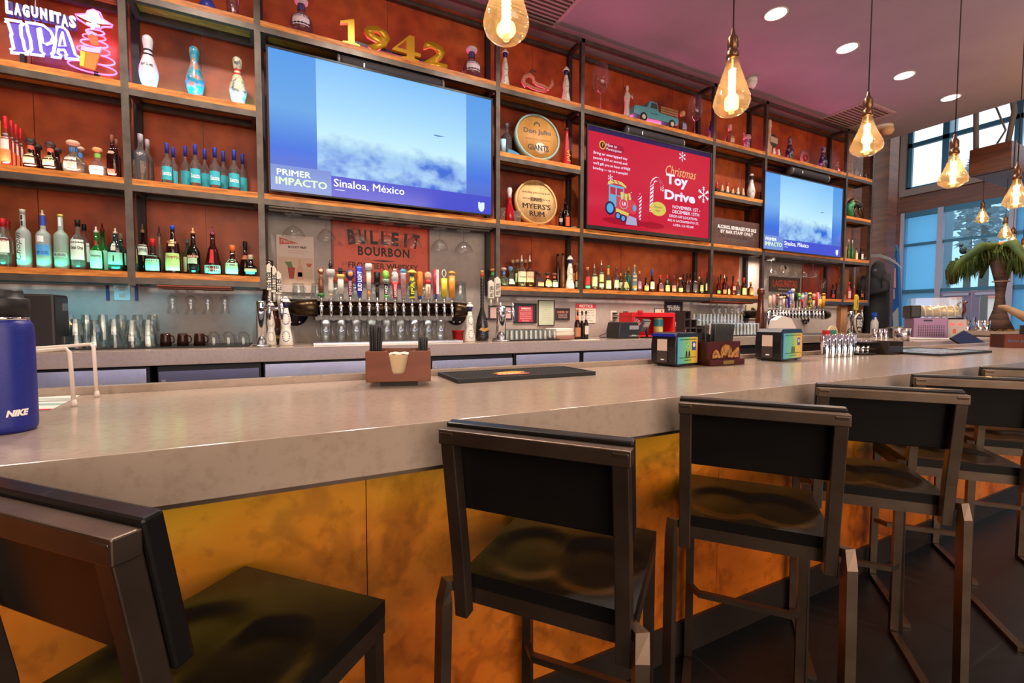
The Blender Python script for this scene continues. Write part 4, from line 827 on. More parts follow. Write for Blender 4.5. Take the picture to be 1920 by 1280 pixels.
for a in (
 (1561, 532.5, 9, 'std', L1, 0, '#1c1412', D_, ('cap', '#2a1c1c', .2), [(.1, .34, '#a83038', None)], 'black bottle with small red label on the low corner shelf'),
 (1567.5, 530, 8, 'std', L1, 1, '#8a4a20', C_, ('cap', '#4a2818', .2), [], 'amber bottle behind the white-label one on the low corner shelf'),
 (1573.5, 522, 10, 'std', L1, 0, '#d8d0c8', C_, ('cap', '#b8b0b0', .14), [(.26, .62, '#e0dcd0', None)], 'clear bottle with white label left of the seventh post, low corner shelf'),
 (1591, 529, 9, 'std', L1, 0, '#c84858', D_, ('cap', '#d83050', .14), [(.1, .5, '#e0b0a8', None)], 'pink-red bottle with pale label in the last bay'),
 (1601, 534, 6, 'wine', L1, 0, '#b83018', D_, ('pour', '#c87858', .2), [], 'slim bright red bottle in the last bay'),
 (1613.5, 532.5, 11, 'wine', L1, 0, '#22100c', D_, ('cap', '#2a1818', .16), [(.2, .4, '#a85848', None, .7)], 'dark bottle in the last bay, lowest shelf'),
 (1590, 449, 5.5, 'wine', L2, 0, '#1c7a34', D_, ('cap', '#b8c8b8', .12), [], 'left of the two slim green bottles in the last bay'),
 (1597, 450, 7, 'wine', L2, 0, '#1c7a34', D_, ('cap', '#d8d8c8', .12), [], 'right of the two slim green bottles in the last bay'),
 (1605, 463, 7, 'std', L2, 0, '#8a9468', D_, ('cap', '#4a3a2a', .16), [(.06, .55, '#dcd4a8', None)], 'cream-label bottle beside the slim green bottles in the last bay'),
 (1614, 464, 10, 'std', L2, 0, '#20202c', D_, ('cap', '#1c1820', .16), [(.1, .5, '#d8d4d0', None, .8)], 'dark bottle with white diamond label in the last bay'),
 (1051, 392, 8, 'std', L2, 0, '#1c1210', D_, ('cap', '#2a1c1a', .14), [(.3, .5, '#a8a098', None)], 'small dark bottle right of the rum barrel lid'),
 (1058.5, 370, 12, 'std', L2, 1, '#2a2424', C_, ('pour', '#1c1414', .22), [], 'tall grey bottle behind the orange-label one right of the rum lid'),
 (1063.5, 386, 9, 'std', L2, 0, '#3a1410', D_, ('cap', '#2a1818', .16), [(.1, .5, '#d85828', None)], 'small bottle with bright orange label right of the rum barrel lid'),
 (1368, 234, 19, 'round', L4, 0, '#d8b8a8', C_, ('cap', '#d8a8a0', .22), [(.08, .5, '#c89880', None, .6)], 'round pale bottle on the top shelf above the small figurine parade'),
 (1279, 209, 18, 'round', L4, 0, '#b89468', C_, ('cork', '#d8a070', .25), [(.1, .5, '#8a8ab0', None, .6)], 'ornate gold flask between the toy truck and the large wine glass'),
 (950, 232, 20, 'std', L3, 1, '#bcd4dc', C_, ('cap', '#5a6a70', .08), [], 'clear bottle left of the upper barrel lid')):
    B(*a)
# ceramic blue-white bottles
def ceramic(px, yt, W, lv, lb, Y=3.675, patt='#2c3a78'):
    x = X_at(px, Y, lv); H = PY(px, yt, Y).z-lv; r = dia(px, W, Y)/2
    t = thing('ceramic_bottle', lb, 'bottle', (x, Y, lv+.0004), 0, 'white and blue ceramic bottles'); c = M('#ece4d4', .25, coat=.5)
    m = MB(); m.lathe([(r*.95, 0), (r, .02*H), (r*.92, .16*H), (r*.68, .32*H), (r*.62, .36*H), (r*.72, .46*H), (r*.70, .54*H), (r*.50, .66*H), (r*.40, .72*H), (r*.36, .76*H)], 20); b = part('body', m, c, t)
    m = MB(); m.lathe([(r*.36, .76*H), (r*.40, .80*H), (r*.62, .875*H), (r*.58, .88*H)], 16); part('collar', m, M('#232a5c', .3), t)
    m = MB(); m.lathe([(r*.72, .875*H), (r*.75, .89*H), (r*.60, .905*H), (r*.50, .95*H), (r*.30, .985*H), (.0001, H)], 16); m.m = 1; m.lathe([(r*.52, .945*H), (r*.46, .965*H)], 14); part('stopper', m, [c, M('#8f8f98', .25, .9)], t)
    pr = [(r*.95, 0), (r, .02*H), (r*.92, .16*H), (r*.68, .32*H), (r*.62, .36*H), (r*.72, .46*H), (r*.70, .54*H), (r*.50, .66*H), (r*.40, .72*H)]
    def rad(z):
        for (a, h1), (b2, h2) in zip(pr, pr[1:]):
            if h1 <= z <= h2: return a+(b2-a)*(z-h1)/(h2-h1)
        return r*.4
    m = MB()
    for zc, R in ((.19*H, .105*H), (.54*H, .11*H)):
        for i in range(14):
            a = 2*PI*i/14; u = R*.62*math.cos(a)-.02*r; z = zc+R*math.sin(a)
            for q in (-1, 1):
                uu = u+q*.05*r; an = uu/rad(z); s_ = .075*r; P_ = []
                for k in range(5): b3 = 2*PI*k/5+a; uz = z+s_*math.sin(b3); an2 = (uu+s_*.8*math.cos(b3))/rad(z); rr = rad(uz)+.0008; P_.append((rr*math.sin(an2), -rr*math.cos(an2), uz))
                m.add(P_, [tuple(range(5))])
    part('leaf_pattern', m, M(patt, .35), b); return t
ceramic(947, 91, 17, L4, 'white and blue ceramic bottle on the top shelf right of the third post'); ceramic(1061, 124.5, 17, L4, 'white and blue ceramic bottle on the top shelf left of the fourth post')
ceramic(1068.5, 479, 17, L1, 'white and blue ceramic bottle among tequila on the third bay lowest shelf')
ceramic(537, 555, 27, CZ, 'white and blue ceramic bottle on the counter at the left end of the tap pipe', 3.44); ceramic(509, 563, 20, CZ, 'white and blue ceramic bottle half hidden behind the left chrome tap column', 3.52)
ceramic(881, 566, 20, CZ, 'white and blue ceramic bottle on the counter at the right end of the tap pipe', 3.43)
# bowling pins
def pin(px, yt, W, lv, lb, cols, bands, Y=3.68, txt=None, ink='#20242c', name='bowling_pin'):
    x = X_at(px, Y, lv); H = PY(px, yt, Y).z-lv; r = dia(px, W, Y)/2
    t = thing(name, lb, 'bowling pin', (x, Y, lv+.0004), 0, 'bowling pins on the shelves')
    pr = [(.50, 0), (.56, .02), (.85, .16), (1, .30), (.94, .40), (.66, .55), (.44, .66), (.41, .72), (.47, .80), (.55, .89), (.50, .95), (.30, .99), (.0001, 1)]
    m = MB(); m.lathe([(a*r, b*H) for a, b in pr], 22); b = part('body', m, cols, t)
    for z0, z1, c in bands:
        m = MB(); f = lambda z: next(a+(a2-a)*(z-h)/(h2-h) for (a, h), (a2, h2) in zip(pr, pr[1:]) if h <= z <= h2)*r+.0012
        m.lathe([(f(z0), z0*H), (f((z0+z1)/2), (z0+z1)/2*H), (f(z1), z1*H)], 20, caps=False); part('stripe', m, M(c, .35), t)
    if txt: text(txt, .045*H, M(ink, .4), b, 0, 0, .42*H, w=1.25*r, bold=.03, bendr=.935*r+.001)
    return t, b, r, H
def speckle(name, c0, c1, c2, sc_):
    return noisy(name, [(.36, lin(c0)), (.5, lin(c1)), (.62, lin(c2))], sc_, rough=.3, detail=3, coat=.4)
pin(280, 67, 39, L3, 'white bowling pin with two black neck bands, left on the upper shelf', M('#d8d4e0', .25, coat=.5), [(.70, .735, '#1c1a20'), (.62, .655, '#1c1a20')], txt='PLAY GAMES')
pin(366.5, 88, 36, L3, 'teal painted bowling pin covered in small pictures, middle of three on the upper shelf', speckle('pin_teal', '#1c7aa0', '#2a9ab0', '#c87858', 26), [])
pin(447, 107.5, 33, L3, 'cream bowling pin with red neck bands and scribbled signatures, upper shelf', speckle('pin_cream', '#54666c', '#d8ceb0', '#dccf9c', 30), [(.70, .74, '#c02c30'), (.62, .66, '#c02c30')])
pin(1480, 256, 17, L4, 'glossy black bowling pin left of the glass bowl on the top shelf', speckle('pin_black', '#141018', '#1c1420', '#8a7a9a', 22), [])
pin(1542.5, 275, 17, L4, 'glossy dark bowling pin right of the glass bowl on the top shelf', speckle('pin_navy', '#141030', '#1c1848', '#9a90b8', 20), [])
pin(1408, 325, 16, L3, 'white bowling pin with black top beside the figurine parade', speckle('pin_white', '#9a9490', '#c8c4c0', '#d0ccc8', 30), [(.76, .90, '#1a1614')])
# ------------------------------------------------------------------ shelf decorations
def at(px, py, Y): return PY(px, py, Y)
# neon sign
NY = 3.70
p_ = lambda x, y: (lambda v: (v.x, v.z))(PY(x/8, y/8, NY))
ns = thing('neon_sign', 'glowing violet neon beer sign with a hat and spring on the top left shelf', 'neon sign', (0, NY, 0))
NV = M((.74, .70, 1.0), e=1.5); NB = M((.06, .03, .25), .5); NPK = M((1.0, .22, .80), e=1.4); NRD = M((.95, .22, .40), e=1.0); NVI = M((.52, .30, 1.0), e=1.1); NCR = M((.95, .93, .84), e=.75)
def tub(nm, pts, r, mat, closed=True, dy=0.0):
    m = MB(); m.tube([(a, dy, b) for a, b in [p_(*q) for q in pts]], r, 6, closed); return part(nm, m, mat, ns)
def facep(nm, pts, mat, d0=.004, d1=.012):
    m = MB(); m.prism([p_(*q) for q in pts], -d1, -d0); return part(nm, m, mat, ns)
tub('letter_tube', [(75, 290), (330, 330), (360, 350), (310, 390), (320, 540), (345, 600), (375, 750), (425, 790), (420, 812), (160, 790), (160, 745), (205, 725), (165, 540), (175, 500), (120, 340), (80, 325)], .0075, NV)
tub('letter_tube', [(390, 335), (560, 360), (650, 380), (760, 470), (800, 560), (770, 640), (690, 668), (640, 640), (600, 420), (570, 440), (600, 640), (620, 770), (665, 810), (660, 838), (450, 812), (445, 775), (475, 740), (455, 590), (420, 480), (405, 380)], .0075, NV)
tub('letter_tube', [(855, 400), (950, 412), (1010, 470), (1060, 600), (1130, 820), (1185, 855), (1185, 895), (975, 875), (980, 840), (1000, 820), (965, 750), (880, 745), (870, 800), (915, 830), (905, 868), (770, 850), (770, 820), (805, 780), (835, 600)], .0075, NV)
tub('letter_tube', [(935, 480), (980, 690), (890, 690), (905, 600)], .006, NV)
for i, (c, x, y, hh) in enumerate((('L', 150, 130, 190), ('A', 280, 158, 180), ('G', 405, 182, 180), ('U', 535, 200, 160), ('N', 670, 228, 165), ('I', 787, 256, 155), ('T', 880, 285, 160), ('A', 985, 325, 165), ('S', 1100, 345, 180))):
    a, b = p_(x, y); w_ = p_(x+50, y)[0]-p_(x-50, y)[0]; hgt = p_(x, y-hh/2)[1]-p_(x, y+hh/2)[1]; text(c, hgt, NCR, ns, a, -.008, b, w=w_*(.55 if c == 'I' else 1.0), bold=.05, ext=.008, name='sign_letter')
    m = MB(); m.box(a-w_*.5, a+w_*.5, -.002, .006, b-hgt*.62, b+hgt*.56); part('letter_backing', m, NB if i % 2 < 9 else NB, ns)
facep('backing_panel', [(100, 330), (560, 370), (960, 430), (1180, 880), (170, 790)], M((.10, .06, .40), .6, e=.35), -.012, -.006)
tub('hat_tube', [(1130, 218), (1290, 215), (1320, 165), (1400, 145), (1500, 190), (1545, 290), (1690, 380), (1680, 408), (1540, 405), (1510, 430), (1320, 380), (1160, 280)], .0055, NPK)
facep('hat', [(1170, 245), (1300, 240), (1320, 185), (1400, 165), (1480, 200), (1520, 290), (1650, 375), (1540, 370), (1380, 345), (1280, 300)], NCR)
facep('figure_face', [(1310, 350), (1380, 370), (1430, 370), (1510, 400), (1500, 425), (1440, 410), (1420, 455), (1380, 455), (1360, 400), (1310, 380)], M((.9, .86, .70), e=.8), .006, .016)
def ring(cx, cy, rx, ry, til, mat):
    tub('spring_ring', [(cx+rx*math.cos(2*PI*i/22)-0, cy+ry*math.sin(2*PI*i/22)+til*rx*math.cos(2*PI*i/22)) for i in range(22)], .0045, mat, True, .004+.0*cx)
for q in ((1425, 478, 140, 40, .16, NVI), (1410, 555, 175, 45, .16, NRD), (1410, 650, 205, 52, .20, NVI), (1400, 755, 250, 62, .18, NRD), (1480, 890, 240, 70, .22, NVI), (1380, 1010, 370, 75, .22, NPK)): ring(*q)
facep('small_glass', [(1310, 520), (1470, 545), (1500, 700), (1395, 705)], M('#d8643c', .5, e=.35), .012, .02); facep('beer_foam', [(1295, 485), (1400, 500), (1480, 540), (1460, 575), (1400, 540), (1340, 560)], M('#b9a4e0', .5, e=.5), .014, .024)
facep('large_glass', [(1240, 790), (1525, 835), (1445, 1085), (1225, 1030)], M('#d8722c', .5, e=.4), .016, .03); facep('glass_shine', [(1240, 800), (1310, 825), (1290, 1035), (1228, 1020)], M('#d8b830', .5, e=.5), .03, .034)
facep('beer_foam', [(1255, 735), (1420, 760), (1555, 745), (1520, 835), (1400, 825), (1245, 790)], M('#b4a8e8', .5, e=.55), .018, .034)
for z0, z1 in ((p_(700, 880)[1], L3),):
    m = MB(); xa = p_(300, 800)[0]; m.box(xa, xa+.02, -.006, .03, L3-0+.0005, p_(300, 800)[1]); xb = p_(1440, 1085)[0]; m.box(xb-.01, xb+.01, .0, .03, L3+.0005, p_(1440, 1070)[1]); part('stand_foot', m, BLK, ns)
m = MB(); a = p_(500, 330)[0]; m.tube([(a, .02, p_(500, 330)[1]), (a+.01, .02, L4-.08)], .003, 6); part('hanging_wire', m, M((.5, .5, .6), .4), ns)
for nx_, nc, ne in ((70, (.30, .22, 1.0), 5), (120, (.30, .22, 1.0), 4), (185, (1.0, .12, .6), 3)):
    l = bpy.data.lights.new('neon_glow', 'POINT'); l.energy = ne*.2; l.color = nc; l.shadow_soft_size = .05; o = bpy.data.objects.new('neon_glow', l); COL.objects.link(o); o.location = PY(nx_, 70, NY+.09)
# gold 1942
zc = lambda y, x: PY(x, y, 3.64).z
num = thing('number_sign', 'large gold standing numerals 1942 above the left television', 'sign', (0, 3.64, L4+.0005))
def digit(s, x0, x1, H):
    cx = (x0+x1)/2
    if s == '1':
        m = MB(); w = x1-x0; m.prism([(x0, H*.80), (x0+w*.62, H), (x0+w*.72, H), (x0+w*.72, H*.10), (x1, H*.06), (x1, 0), (x0+w*.1, 0), (x0+w*.1, H*.06), (x0+w*.38, H*.10), (x0+w*.38, H*.80), (x0, H*.72)], -.03, 0); return part('numeral', m, GOLD, num)
    if s == '4':
        m = MB(); w = x1-x0; m.prism([(x0, H*.27), (x0+w*.60, H), (x0+w*.78, H), (x0+w*.78, H*.36), (x1, H*.36), (x1, H*.22), (x0+w*.78, H*.22), (x0+w*.78, H*.10), (x1-w*.06, H*.06), (x1-w*.06, 0), (x0+w*.34, 0), (x0+w*.34, H*.06), (x0+w*.50, H*.10), (x0+w*.50, H*.22), (x0, H*.22)], -.03, 0); o = part('numeral', m, GOLD, num)
        m = MB(); m.prism([(x0+w*.16, H*.37), (x0+w*.49, H*.37), (x0+w*.49, H*.76)], -.0304, -.030); part('numeral_opening', m, m_rust, o); return o
    o = text(s, H, GOLD, num, cx, 0, H/2, w=(x1-x0)*.94, bold=.03, ext=.03, name='numeral')
    m = MB(); m.lathe([(.001, 0)], 3) if 0 else None
for s, a, b in (('1', 638, 674), ('9', 680, 732), ('4', 734, 787), ('2', 791, 838)):
    xa, xb = PY(a, 70, 3.64).x, PY(b, 100, 3.64).x; digit(s, xa, xb, .185)
m = MB(); m.box(PY(660, 80, 3.64).x, PY(815, 110, 3.64).x, .002, .014, .03, .05); part('joining_bar', m, BLK, num)
# barrel lids
def lid(px, py, W, H_, base_, tilt, rz, lb, wood, rim, lines):
    Y = 3.70; x = X_at(px, Y, base_+.2); r = dia(px, W, Y)/2*1.03; R = (PY(px, py-H_/2, Y).z-PY(px, py+H_/2, Y).z)/2*.98
    t = thing('barrel_lid', lb, 'barrel lid', (x, Y-.02, base_+.001), 0); t.rotation_euler = (-tilt, 0, rz)
    m = MB(); m.T = Matrix.Translation((0, 0, R)) @ Matrix.Rotation(PI/2, 4, 'X'); m.lathe([(R*.93, -.02), (R*.93, .026)], 40); b = part('wood_face', m, wood, t)
    m = MB(); m.T = Matrix.Translation((0, 0, R)) @ Matrix.Rotation(PI/2, 4, 'X'); m.lathe([(R*.93, -.03), (R, -.03), (R, .036), (R*.93, .036)], 40, caps=False); m.lathe([(R*.93, -.03), (R*.93, .036)], 40, caps=False); part('rim', m, rim, t)
    for s, z, h, w, c, bo in lines: text(s, h*R, M(c, .6), b, 0, -.0268, R+z*R, w=w*R, bold=bo)
    return t, b, R
oak = noisy('oak_head', [(.3, lin('#b07a3a')), (.7, lin('#d09a52'))], 1.6, (9, 1, 1), rough=.5); oakp = noisy('pale_oak', [(.3, lin('#b9925c')), (.7, lin('#d8b47c'))], 1.8, (9, 1, 1), rough=.55, mix=(3, [(.42, (.7, .6, .5)), (.5, (1, 1, 1))], .5))
t, b, R = lid(1007, 250, 86, 94, L3, .16, -.10, 'round barrel lid with orange baseball lettering and teal rim, upper of the two', oak, M('#8fb4b0', .4), [('Don Julio', .22, .27, 1.25, '#4a4a52', .03), ('RESERVA DE LA FAMILIA', -.10, .06, 1.15, '#6a5238', 0), ('GIANTS', -.46, .26, .95, '#2a2020', .03)])
m = MB(); m.T = Matrix.Translation((.02, -.0265, R-.46*R)) @ Matrix.Rotation(PI/2, 4, 'X'); m.lathe([(.0001, 0), (R*.24, 0), (R*.24, .0002)], 24); part('white_ball', m, M('#e2d4c0', .6), b)
m = MB(); m.T = Matrix.Translation((0, -.0268, R+.58*R)) @ Matrix.Rotation(PI/2, 4, 'X')
for i in range(7): a = PI*i/6; m.T = Matrix.Translation((R*.12*math.cos(a), -.0268, R+.52*R+R*.12*math.sin(a))) @ Matrix.Rotation(PI/2, 4, 'X'); m.lathe([(.0001, 0), (R*.035, 0), (R*.035, .0003)], 8)
part('crest', m, M('#4a5a66', .6), b)
t, b, R = lid(1004, 375, 82, 88, L2, .14, -.08, 'round pale wooden rum barrel lid with black lettering, lower of the two', oakp, oakp, [('100% FINE JAMAICAN RUM', .42, .10, 1.35, '#3a2c20', .01), ('WORLD      FAMOUS', .14, .07, 1.35, '#3a2c20', .02), ("MYERS'S", -.18, .24, 1.35, '#1c1814', .02), ('RUM', -.52, .24, .72, '#1c1814', .02)])
m = MB(); m.box(-R*.30, R*.30, -.0272, -.0262, R+R*.04, R+R*.22); bb = part('badge', m, M('#8a6a42', .6), b); text('ERM', R*.13, M('#3a2c20', .6), bb, 0, -.0276, R+R*.13, w=R*.5, bold=.03)
# slim red bottles / decanters with shot glasses
def lathe_thing(name, lb, cat, px, yt, W, lv, Y, prof, mats, n=18, group=None, pname='body', fy=1):
    x = X_at(px, Y, lv); H = PY(px, yt, Y).z-lv; r = dia(px, W, Y)/2; t = thing(name, lb, cat, (x, Y, lv+.0005), 0, group)
    m = MB(); m.lathe([(a*r, z*H) for a, z in prof], n, fy=fy); part(pname, m, mats, t); return t, r, H
t, r, H = lathe_thing('trophy_bottle', 'tall slender red bottle right of the upper barrel lid', 'bottle', 1062, 240, 16, L3, 3.67, [(.95, 0), (1, .03), (.62, .5), (.42, .8), (.40, .92)], M('#b0202c', .3, coat=.4))
m = MB(); m.lathe([(.48*r, .92*H), (.46*r, .985*H), (.3*r, H)], 12); part('cap', m, M('#5a1418', .35), t); text('JAJA', 1.0*r, M('#d8b040', .4), t, 0, -.86*r-.003, .25*H, w=.30*H, rot=PI/2)
t, r, H = lathe_thing('pin_decanter', 'red pin-shaped decanter left of the rum barrel lid', 'bottle', 955.5, 351, 19, L2, 3.70, [(.6, 0), (.9, .08), (1, .24), (.85, .36), (.42, .55), (.34, .72)], M('#b8101c', .08, 0, 0, .35, 1.4, .5))
m = MB(); m.lathe([(.40*r, .70*H), (.36*r, .78*H), (.50*r, .90*H), (.40*r, .98*H), (.01*r, H)], 14); part('stopper', m, M('#d8c0c0', .2, coat=.5), t)
def glasscup(px, yt, W, lv, Y, lb, cat='glass', group=None, mat=GLASS, top=1.0, bot=.86):
    x = X_at(px, Y, lv); H = PY(px, yt, Y).z-lv; r = dia(px, W, Y)/2; m = MB(); m.lathe([(.0001, .004), (r*bot, .0), (r*top, H), (r*top-.002, H), (r*bot-.002, .008), (.0001, .009)], 18, caps=False)
    return solo('shot_glass', m, mat, lb, cat, (x, Y, lv+.0005), 0, group)
glasscup(943, 390, 10, L2, 3.68, 'small clear shot glass left of the red pin-shaped decanter'); glasscup(970, 396, 14, L2, 3.645, 'small clear shot glass right of the red pin-shaped decanter')
glasscup(943.5, 262, 11, L3, 3.64, 'small blue-white printed glass left of the upper barrel lid', mat=M('#9cc4dc', .3))
m = MB(); m.prism([(-.06, 0), (.05, 0), (.06, .012), (.0, .03), (-.05, .04)], -.02, .02); solo('crumpled_flag', m, M('#3a7fa8', .6), 'crumpled blue cloth in front of the clear bottle beside the upper barrel lid', 'cloth', (X_at(962, 3.63, L3), 3.635, L3+.001))
m = MB(); m.ball(.03, sz=.35, z=.011); solo('glass_pebble', m, M('#c8c4b8', .1, 0, 0, .6), 'flat clear glass lump at the right end of the rum lid shelf', 'ornament', (X_at(1076, 3.65, L2), 3.65, L2+.001))
# dragon-shaped glass decanter
P3 = lambda px, py, Y=3.70: PY(px, py, Y)
t = thing('dragon_decanter', 'red-lit curled glass dragon decanter on the top shelf between two ceramic bottles', 'ornament', (0, 3.70, 0))
G_ = M('#e8a080', .06, 0, 0, .35, 1.35, .5)
def gtube(pts, r, nm, mat=G_):
    m = MB(); m.tube([(P3(*q).x, 0, P3(*q).z) for q in pts], r, 8); return part(nm, m, mat, t)
gtube([(986, 163), (981, 153), (983, 144), (993, 140), (1000, 146), (1001, 153), (1007, 158), (1018, 161), (1028, 167), (1035, 158), (1034, 149)], [.014, .022, .022, .018, .016, .015, .018, .018, .016, .022, .012], 'body'); gtube([(985, 157), (997, 164), (1012, 169), (1025, 171)], .014, 'base')
gtube([(984, 143), (982, 135)], [.016, .004], 'head', M('#c83038', .2)); gtube([(990, 140), (998, 132), (1006, 135)], [.008, .012, .004], 'wing', M('#6a4a3a', .3, 0, 0, .4))
# wine glasses on the top shelf
def stem_glass(loc, H, R, lb, group=None, flip=False, kind='wine', mat=GLASS, cat='wine glass'):
    t = thing({'wine': 'wine_glass', 'coupe': 'coupe_glass', 'hurr': 'hurricane_glass'}[kind], lb, cat, loc, 0, group); s = -1 if flip else 1
    if kind == 'wine': bowl = [(.004, .40*H), (R*.5, .44*H), (R*.92, .56*H), (R, .68*H), (R*.88, .84*H), (R*.70, H)]; zs = .40*H
    elif kind == 'coupe': bowl = [(.004, .52*H), (R*.30, .55*H), (R*.62, .66*H), (R*.9, .82*H), (R, .97*H), (R*.98, H)]; zs = .52*H
    else: bowl = [(.006, .20*H), (R*.5, .23*H), (R*.88, .33*H), (R*.86, .46*H), (R*.66, .62*H), (R*.75, .78*H), (R, H)]; zs = .20*H
    m = MB(); m.lathe([(a, s*b) for a, b in bowl], 20, caps=False); part('bowl', m, mat, t)
    m = MB(); m.lathe([(R*.75, 0), (R*.74, s*.004), (R*.15, s*.018*H*1.2), (.0045, s*.06*H), (.004, s*zs)], 16); part('stem', m, mat, t); return t
def stem_px(px, yt, yb, W, lv, Y, lb): x = X_at(px, Y, lv); H = PY(px, yt, Y).z-lv; return stem_glass((x, Y, lv+.0005), H, dia(px, W, Y)/2, lb)
stem_px(1125.5, 120, 201, 33, L4, 3.69, 'big empty wine glass on the top shelf left of the toy truck'); stem_px(1302.5, 181, 249, 30, L4, 3.69, 'big empty wine glass on the top shelf right of the gold flask')
# statuette (plaster robed figure)
x = X_at(1175, 3.69, L4); H = PY(1175, 160, 3.69).z-L4; t = thing('statuette', 'pale plaster statuette of a robed standing figure left of the toy truck', 'figurine', (x, 3.69, L4+.0005)); W_ = M('#d8bfb4', .6)
m = MB(); m.lathe([(H*.20, 0), (H*.19, .03*H), (H*.11, .06*H)], 14); part('plinth', m, M('#c08a84', .6), t)
m = MB(); m.lathe([(.10*H, .06*H), (.085*H, .25*H), (.075*H, .45*H), (.095*H, .58*H), (.105*H, .72*H), (.07*H, .79*H), (.035*H, .82*H), (.03*H, .84*H), (.05*H, .87*H), (.055*H, .92*H), (.045*H, .975*H), (.0001, H)], 14, fy=.75); part('robed_body', m, W_, t)
m = MB(); m.tube([(-.09*H, -.01, .72*H), (-.13*H, -.03, .58*H), (-.05*H, -.09*H, .60*H)], [.035*H, .03*H, .022*H], 8); m.tube([(.09*H, -.01, .72*H), (.15*H, -.03, .62*H), (.14*H, -.06*H, .74*H)], [.035*H, .03*H, .02*H], 8); part('arms', m, W_, t)
m = MB(); m.ball(.058*H, z=.93*H, y=.012, sz=.95); part('hair', m, M('#4a2a20', .6), t)
# toy pickup truck
xa, xb = X_at(1182, 3.68, L4), X_at(1265, 3.68, L4); Lk = xb-xa; t = thing('toy_truck', 'turquoise toy pickup truck with wooden slat sides on the top shelf', 'toy truck', (xa, 3.68, L4+.0005)); TQS = M('#4f9aa8', .3, coat=.5); h = Lk*.36
m = MB(); m.prism([(0, h*.28), (0, h*.58), (Lk*.04, h*.66), (Lk*.28, h*.70), (Lk*.33, h*.98), (Lk*.38, h*1.02), (Lk*.50, h*1.0), (Lk*.54, h*.62), (Lk*.56, h*.60), (Lk*.97, h*.56), (Lk, h*.50), (Lk, h*.26), (Lk*.2, h*.2)], -.055, .055); b = part('body', m, TQS, t, bev=.006)
m = MB(); m.prism([(Lk*.345, h*.70), (Lk*.375, h*.94), (Lk*.485, h*.93), (Lk*.505, h*.70)], -.0562, -.055); part('window', m, M((.05, .06, .07), .1), b)
for xx in (Lk*.20, Lk*.84):
    for s in (-1, 1):
        m = MB(); m.T = Matrix.Translation((xx, s*.05, h*.20)) @ Matrix.Rotation(PI/2, 4, 'X'); m.lathe([(h*.20, -.012), (h*.20, .012)], 18); w_ = part('wheel', m, M((.02, .02, .02), .7), t)
        m = MB(); m.T = Matrix.Translation((xx, s*.0505, h*.20)) @ Matrix.Rotation(PI/2, 4, 'X'); m.lathe([(h*.11, -.0135), (h*.11, .0135)], 14); part('hub', m, M('#d8d0c0', .3), w_)
for k in range(3):
    m = MB(); m.box(Lk*.58, Lk*.98, -.056, -.048, h*(.60+.11*k), h*(.68+.11*k)); part('side_slat', m, m_lwood, t)
m = MB(); m.tube([(-.004, -.05, h*.42), (Lk*.02, -.058, h*.38), (Lk*.02, .05, h*.38)], .006, 6); part('bumper', m, CHROME, t)
text('Tequila', .022, M('#20484e', .5), b, Lk*.43, -.0556, h*.45, w=.10, bold=.02)
# blue figurine, pig-eared mug, paddle, glass bowl, decanters, horse, parade
def blob(name, lb, cat, px, yt, W, lv, segs, Y=3.69):
    x = X_at(px, Y, lv); H = PY(px, yt, Y).z-lv; r = dia(px, W, Y)/2; t = thing(name, lb, cat, (x, Y, lv+.0005))
    for nm, pr, mt in segs: m = MB(); m.lathe([(a*r, z*H) for a, z in pr], 14); part(nm, m, mt, t)
    return t, r, H
blob('figurine', 'small blue and white figurine beside the fifth post on the top shelf', 'figurine', 1333, 225, 14, L4, [('skirt', [(.8, 0), (.9, .04), (.5, .4)], M('#d8c8d0', .5)), ('torso', [(.5, .4), (.7, .6), (.5, .75), (.2, .8)], M('#3a3a9a', .5)), ('head', [(.2, .78), (.45, .85), (.4, .94), (.0001, 1)], M('#2c2c80', .5))])
t, r, H = blob('eared_mug', 'small ceramic mug with pointed ears and blue-red pattern on the top shelf', 'mug', 1400, 250, 19, L4, [('mug_body', [(.62, 0), (.66, .02), (.62, .5), (.75, .62)], speckle('mug_pattern', '#c8c0d0', '#4a4a90', '#c04048', 36)), ('mug_head', [(.75, .62), (.85, .75), (.6, .9), (.0001, .93)], M('#c89aa0', .4))])
for s in (-1, 1): m = MB(); m.prism([(s*r*.5, H*.78), (s*r*1.15, H*1.0), (s*r*.8, H*.72)], -.008, .008); part('ear', m, M('#b08a98', .4), t)
Y = 3.68; x = X_at(1447, Y, L4); t = thing('pin_cutout_sign', 'wooden cut-out bowling pin sign with a dark round emblem right of the sixth post', 'sign', (x, Y, L4+.0005)); H = PY(1443, 223, Y).z-L4
m = MB(); m.prism([(-.05*H-.1*H, 0), (-.02*H, 0), (.0, .3*H), (-.045*H, .55*H), (-.06*H, .68*H), (-.03*H, .85*H), (-.05*H, .97*H), (-.09*H, H), (-.13*H, .97*H), (-.14*H, .85*H), (-.12*H, .68*H), (-.15*H, .5*H), (-.18*H, .3*H)], 0, .015); part('pin_cutout', m, M('#d8b890', .5), t)
m = MB(); m.T = Matrix.Translation((.06*H, -.001, .45*H)) @ Matrix.Rotation(PI/2, 4, 'X'); m.lathe([(.17*H, -.012), (.17*H, 0)], 22); b = part('round_emblem', m, M('#4a4446', .5), t)
m = MB(); m.prism([(-.10*H, .40*H), (.22*H, .38*H), (.22*H, .53*H), (-.10*H, .56*H)], -.006, -.002); part('banner', m, M('#c8b49c', .5), b)
for i, c in enumerate(('#e0e4dc', '#d03040', '#d8e4dc')): m = MB(); m.lathe([(.035*H, 0), (.05*H, .07*H), (.03*H, .15*H), (.035*H, .19*H), (.0001, .22*H)], 10, x=-.03*H+.1*H*i, y=-.035); part('mini_pin', m, M(c, .4), t)
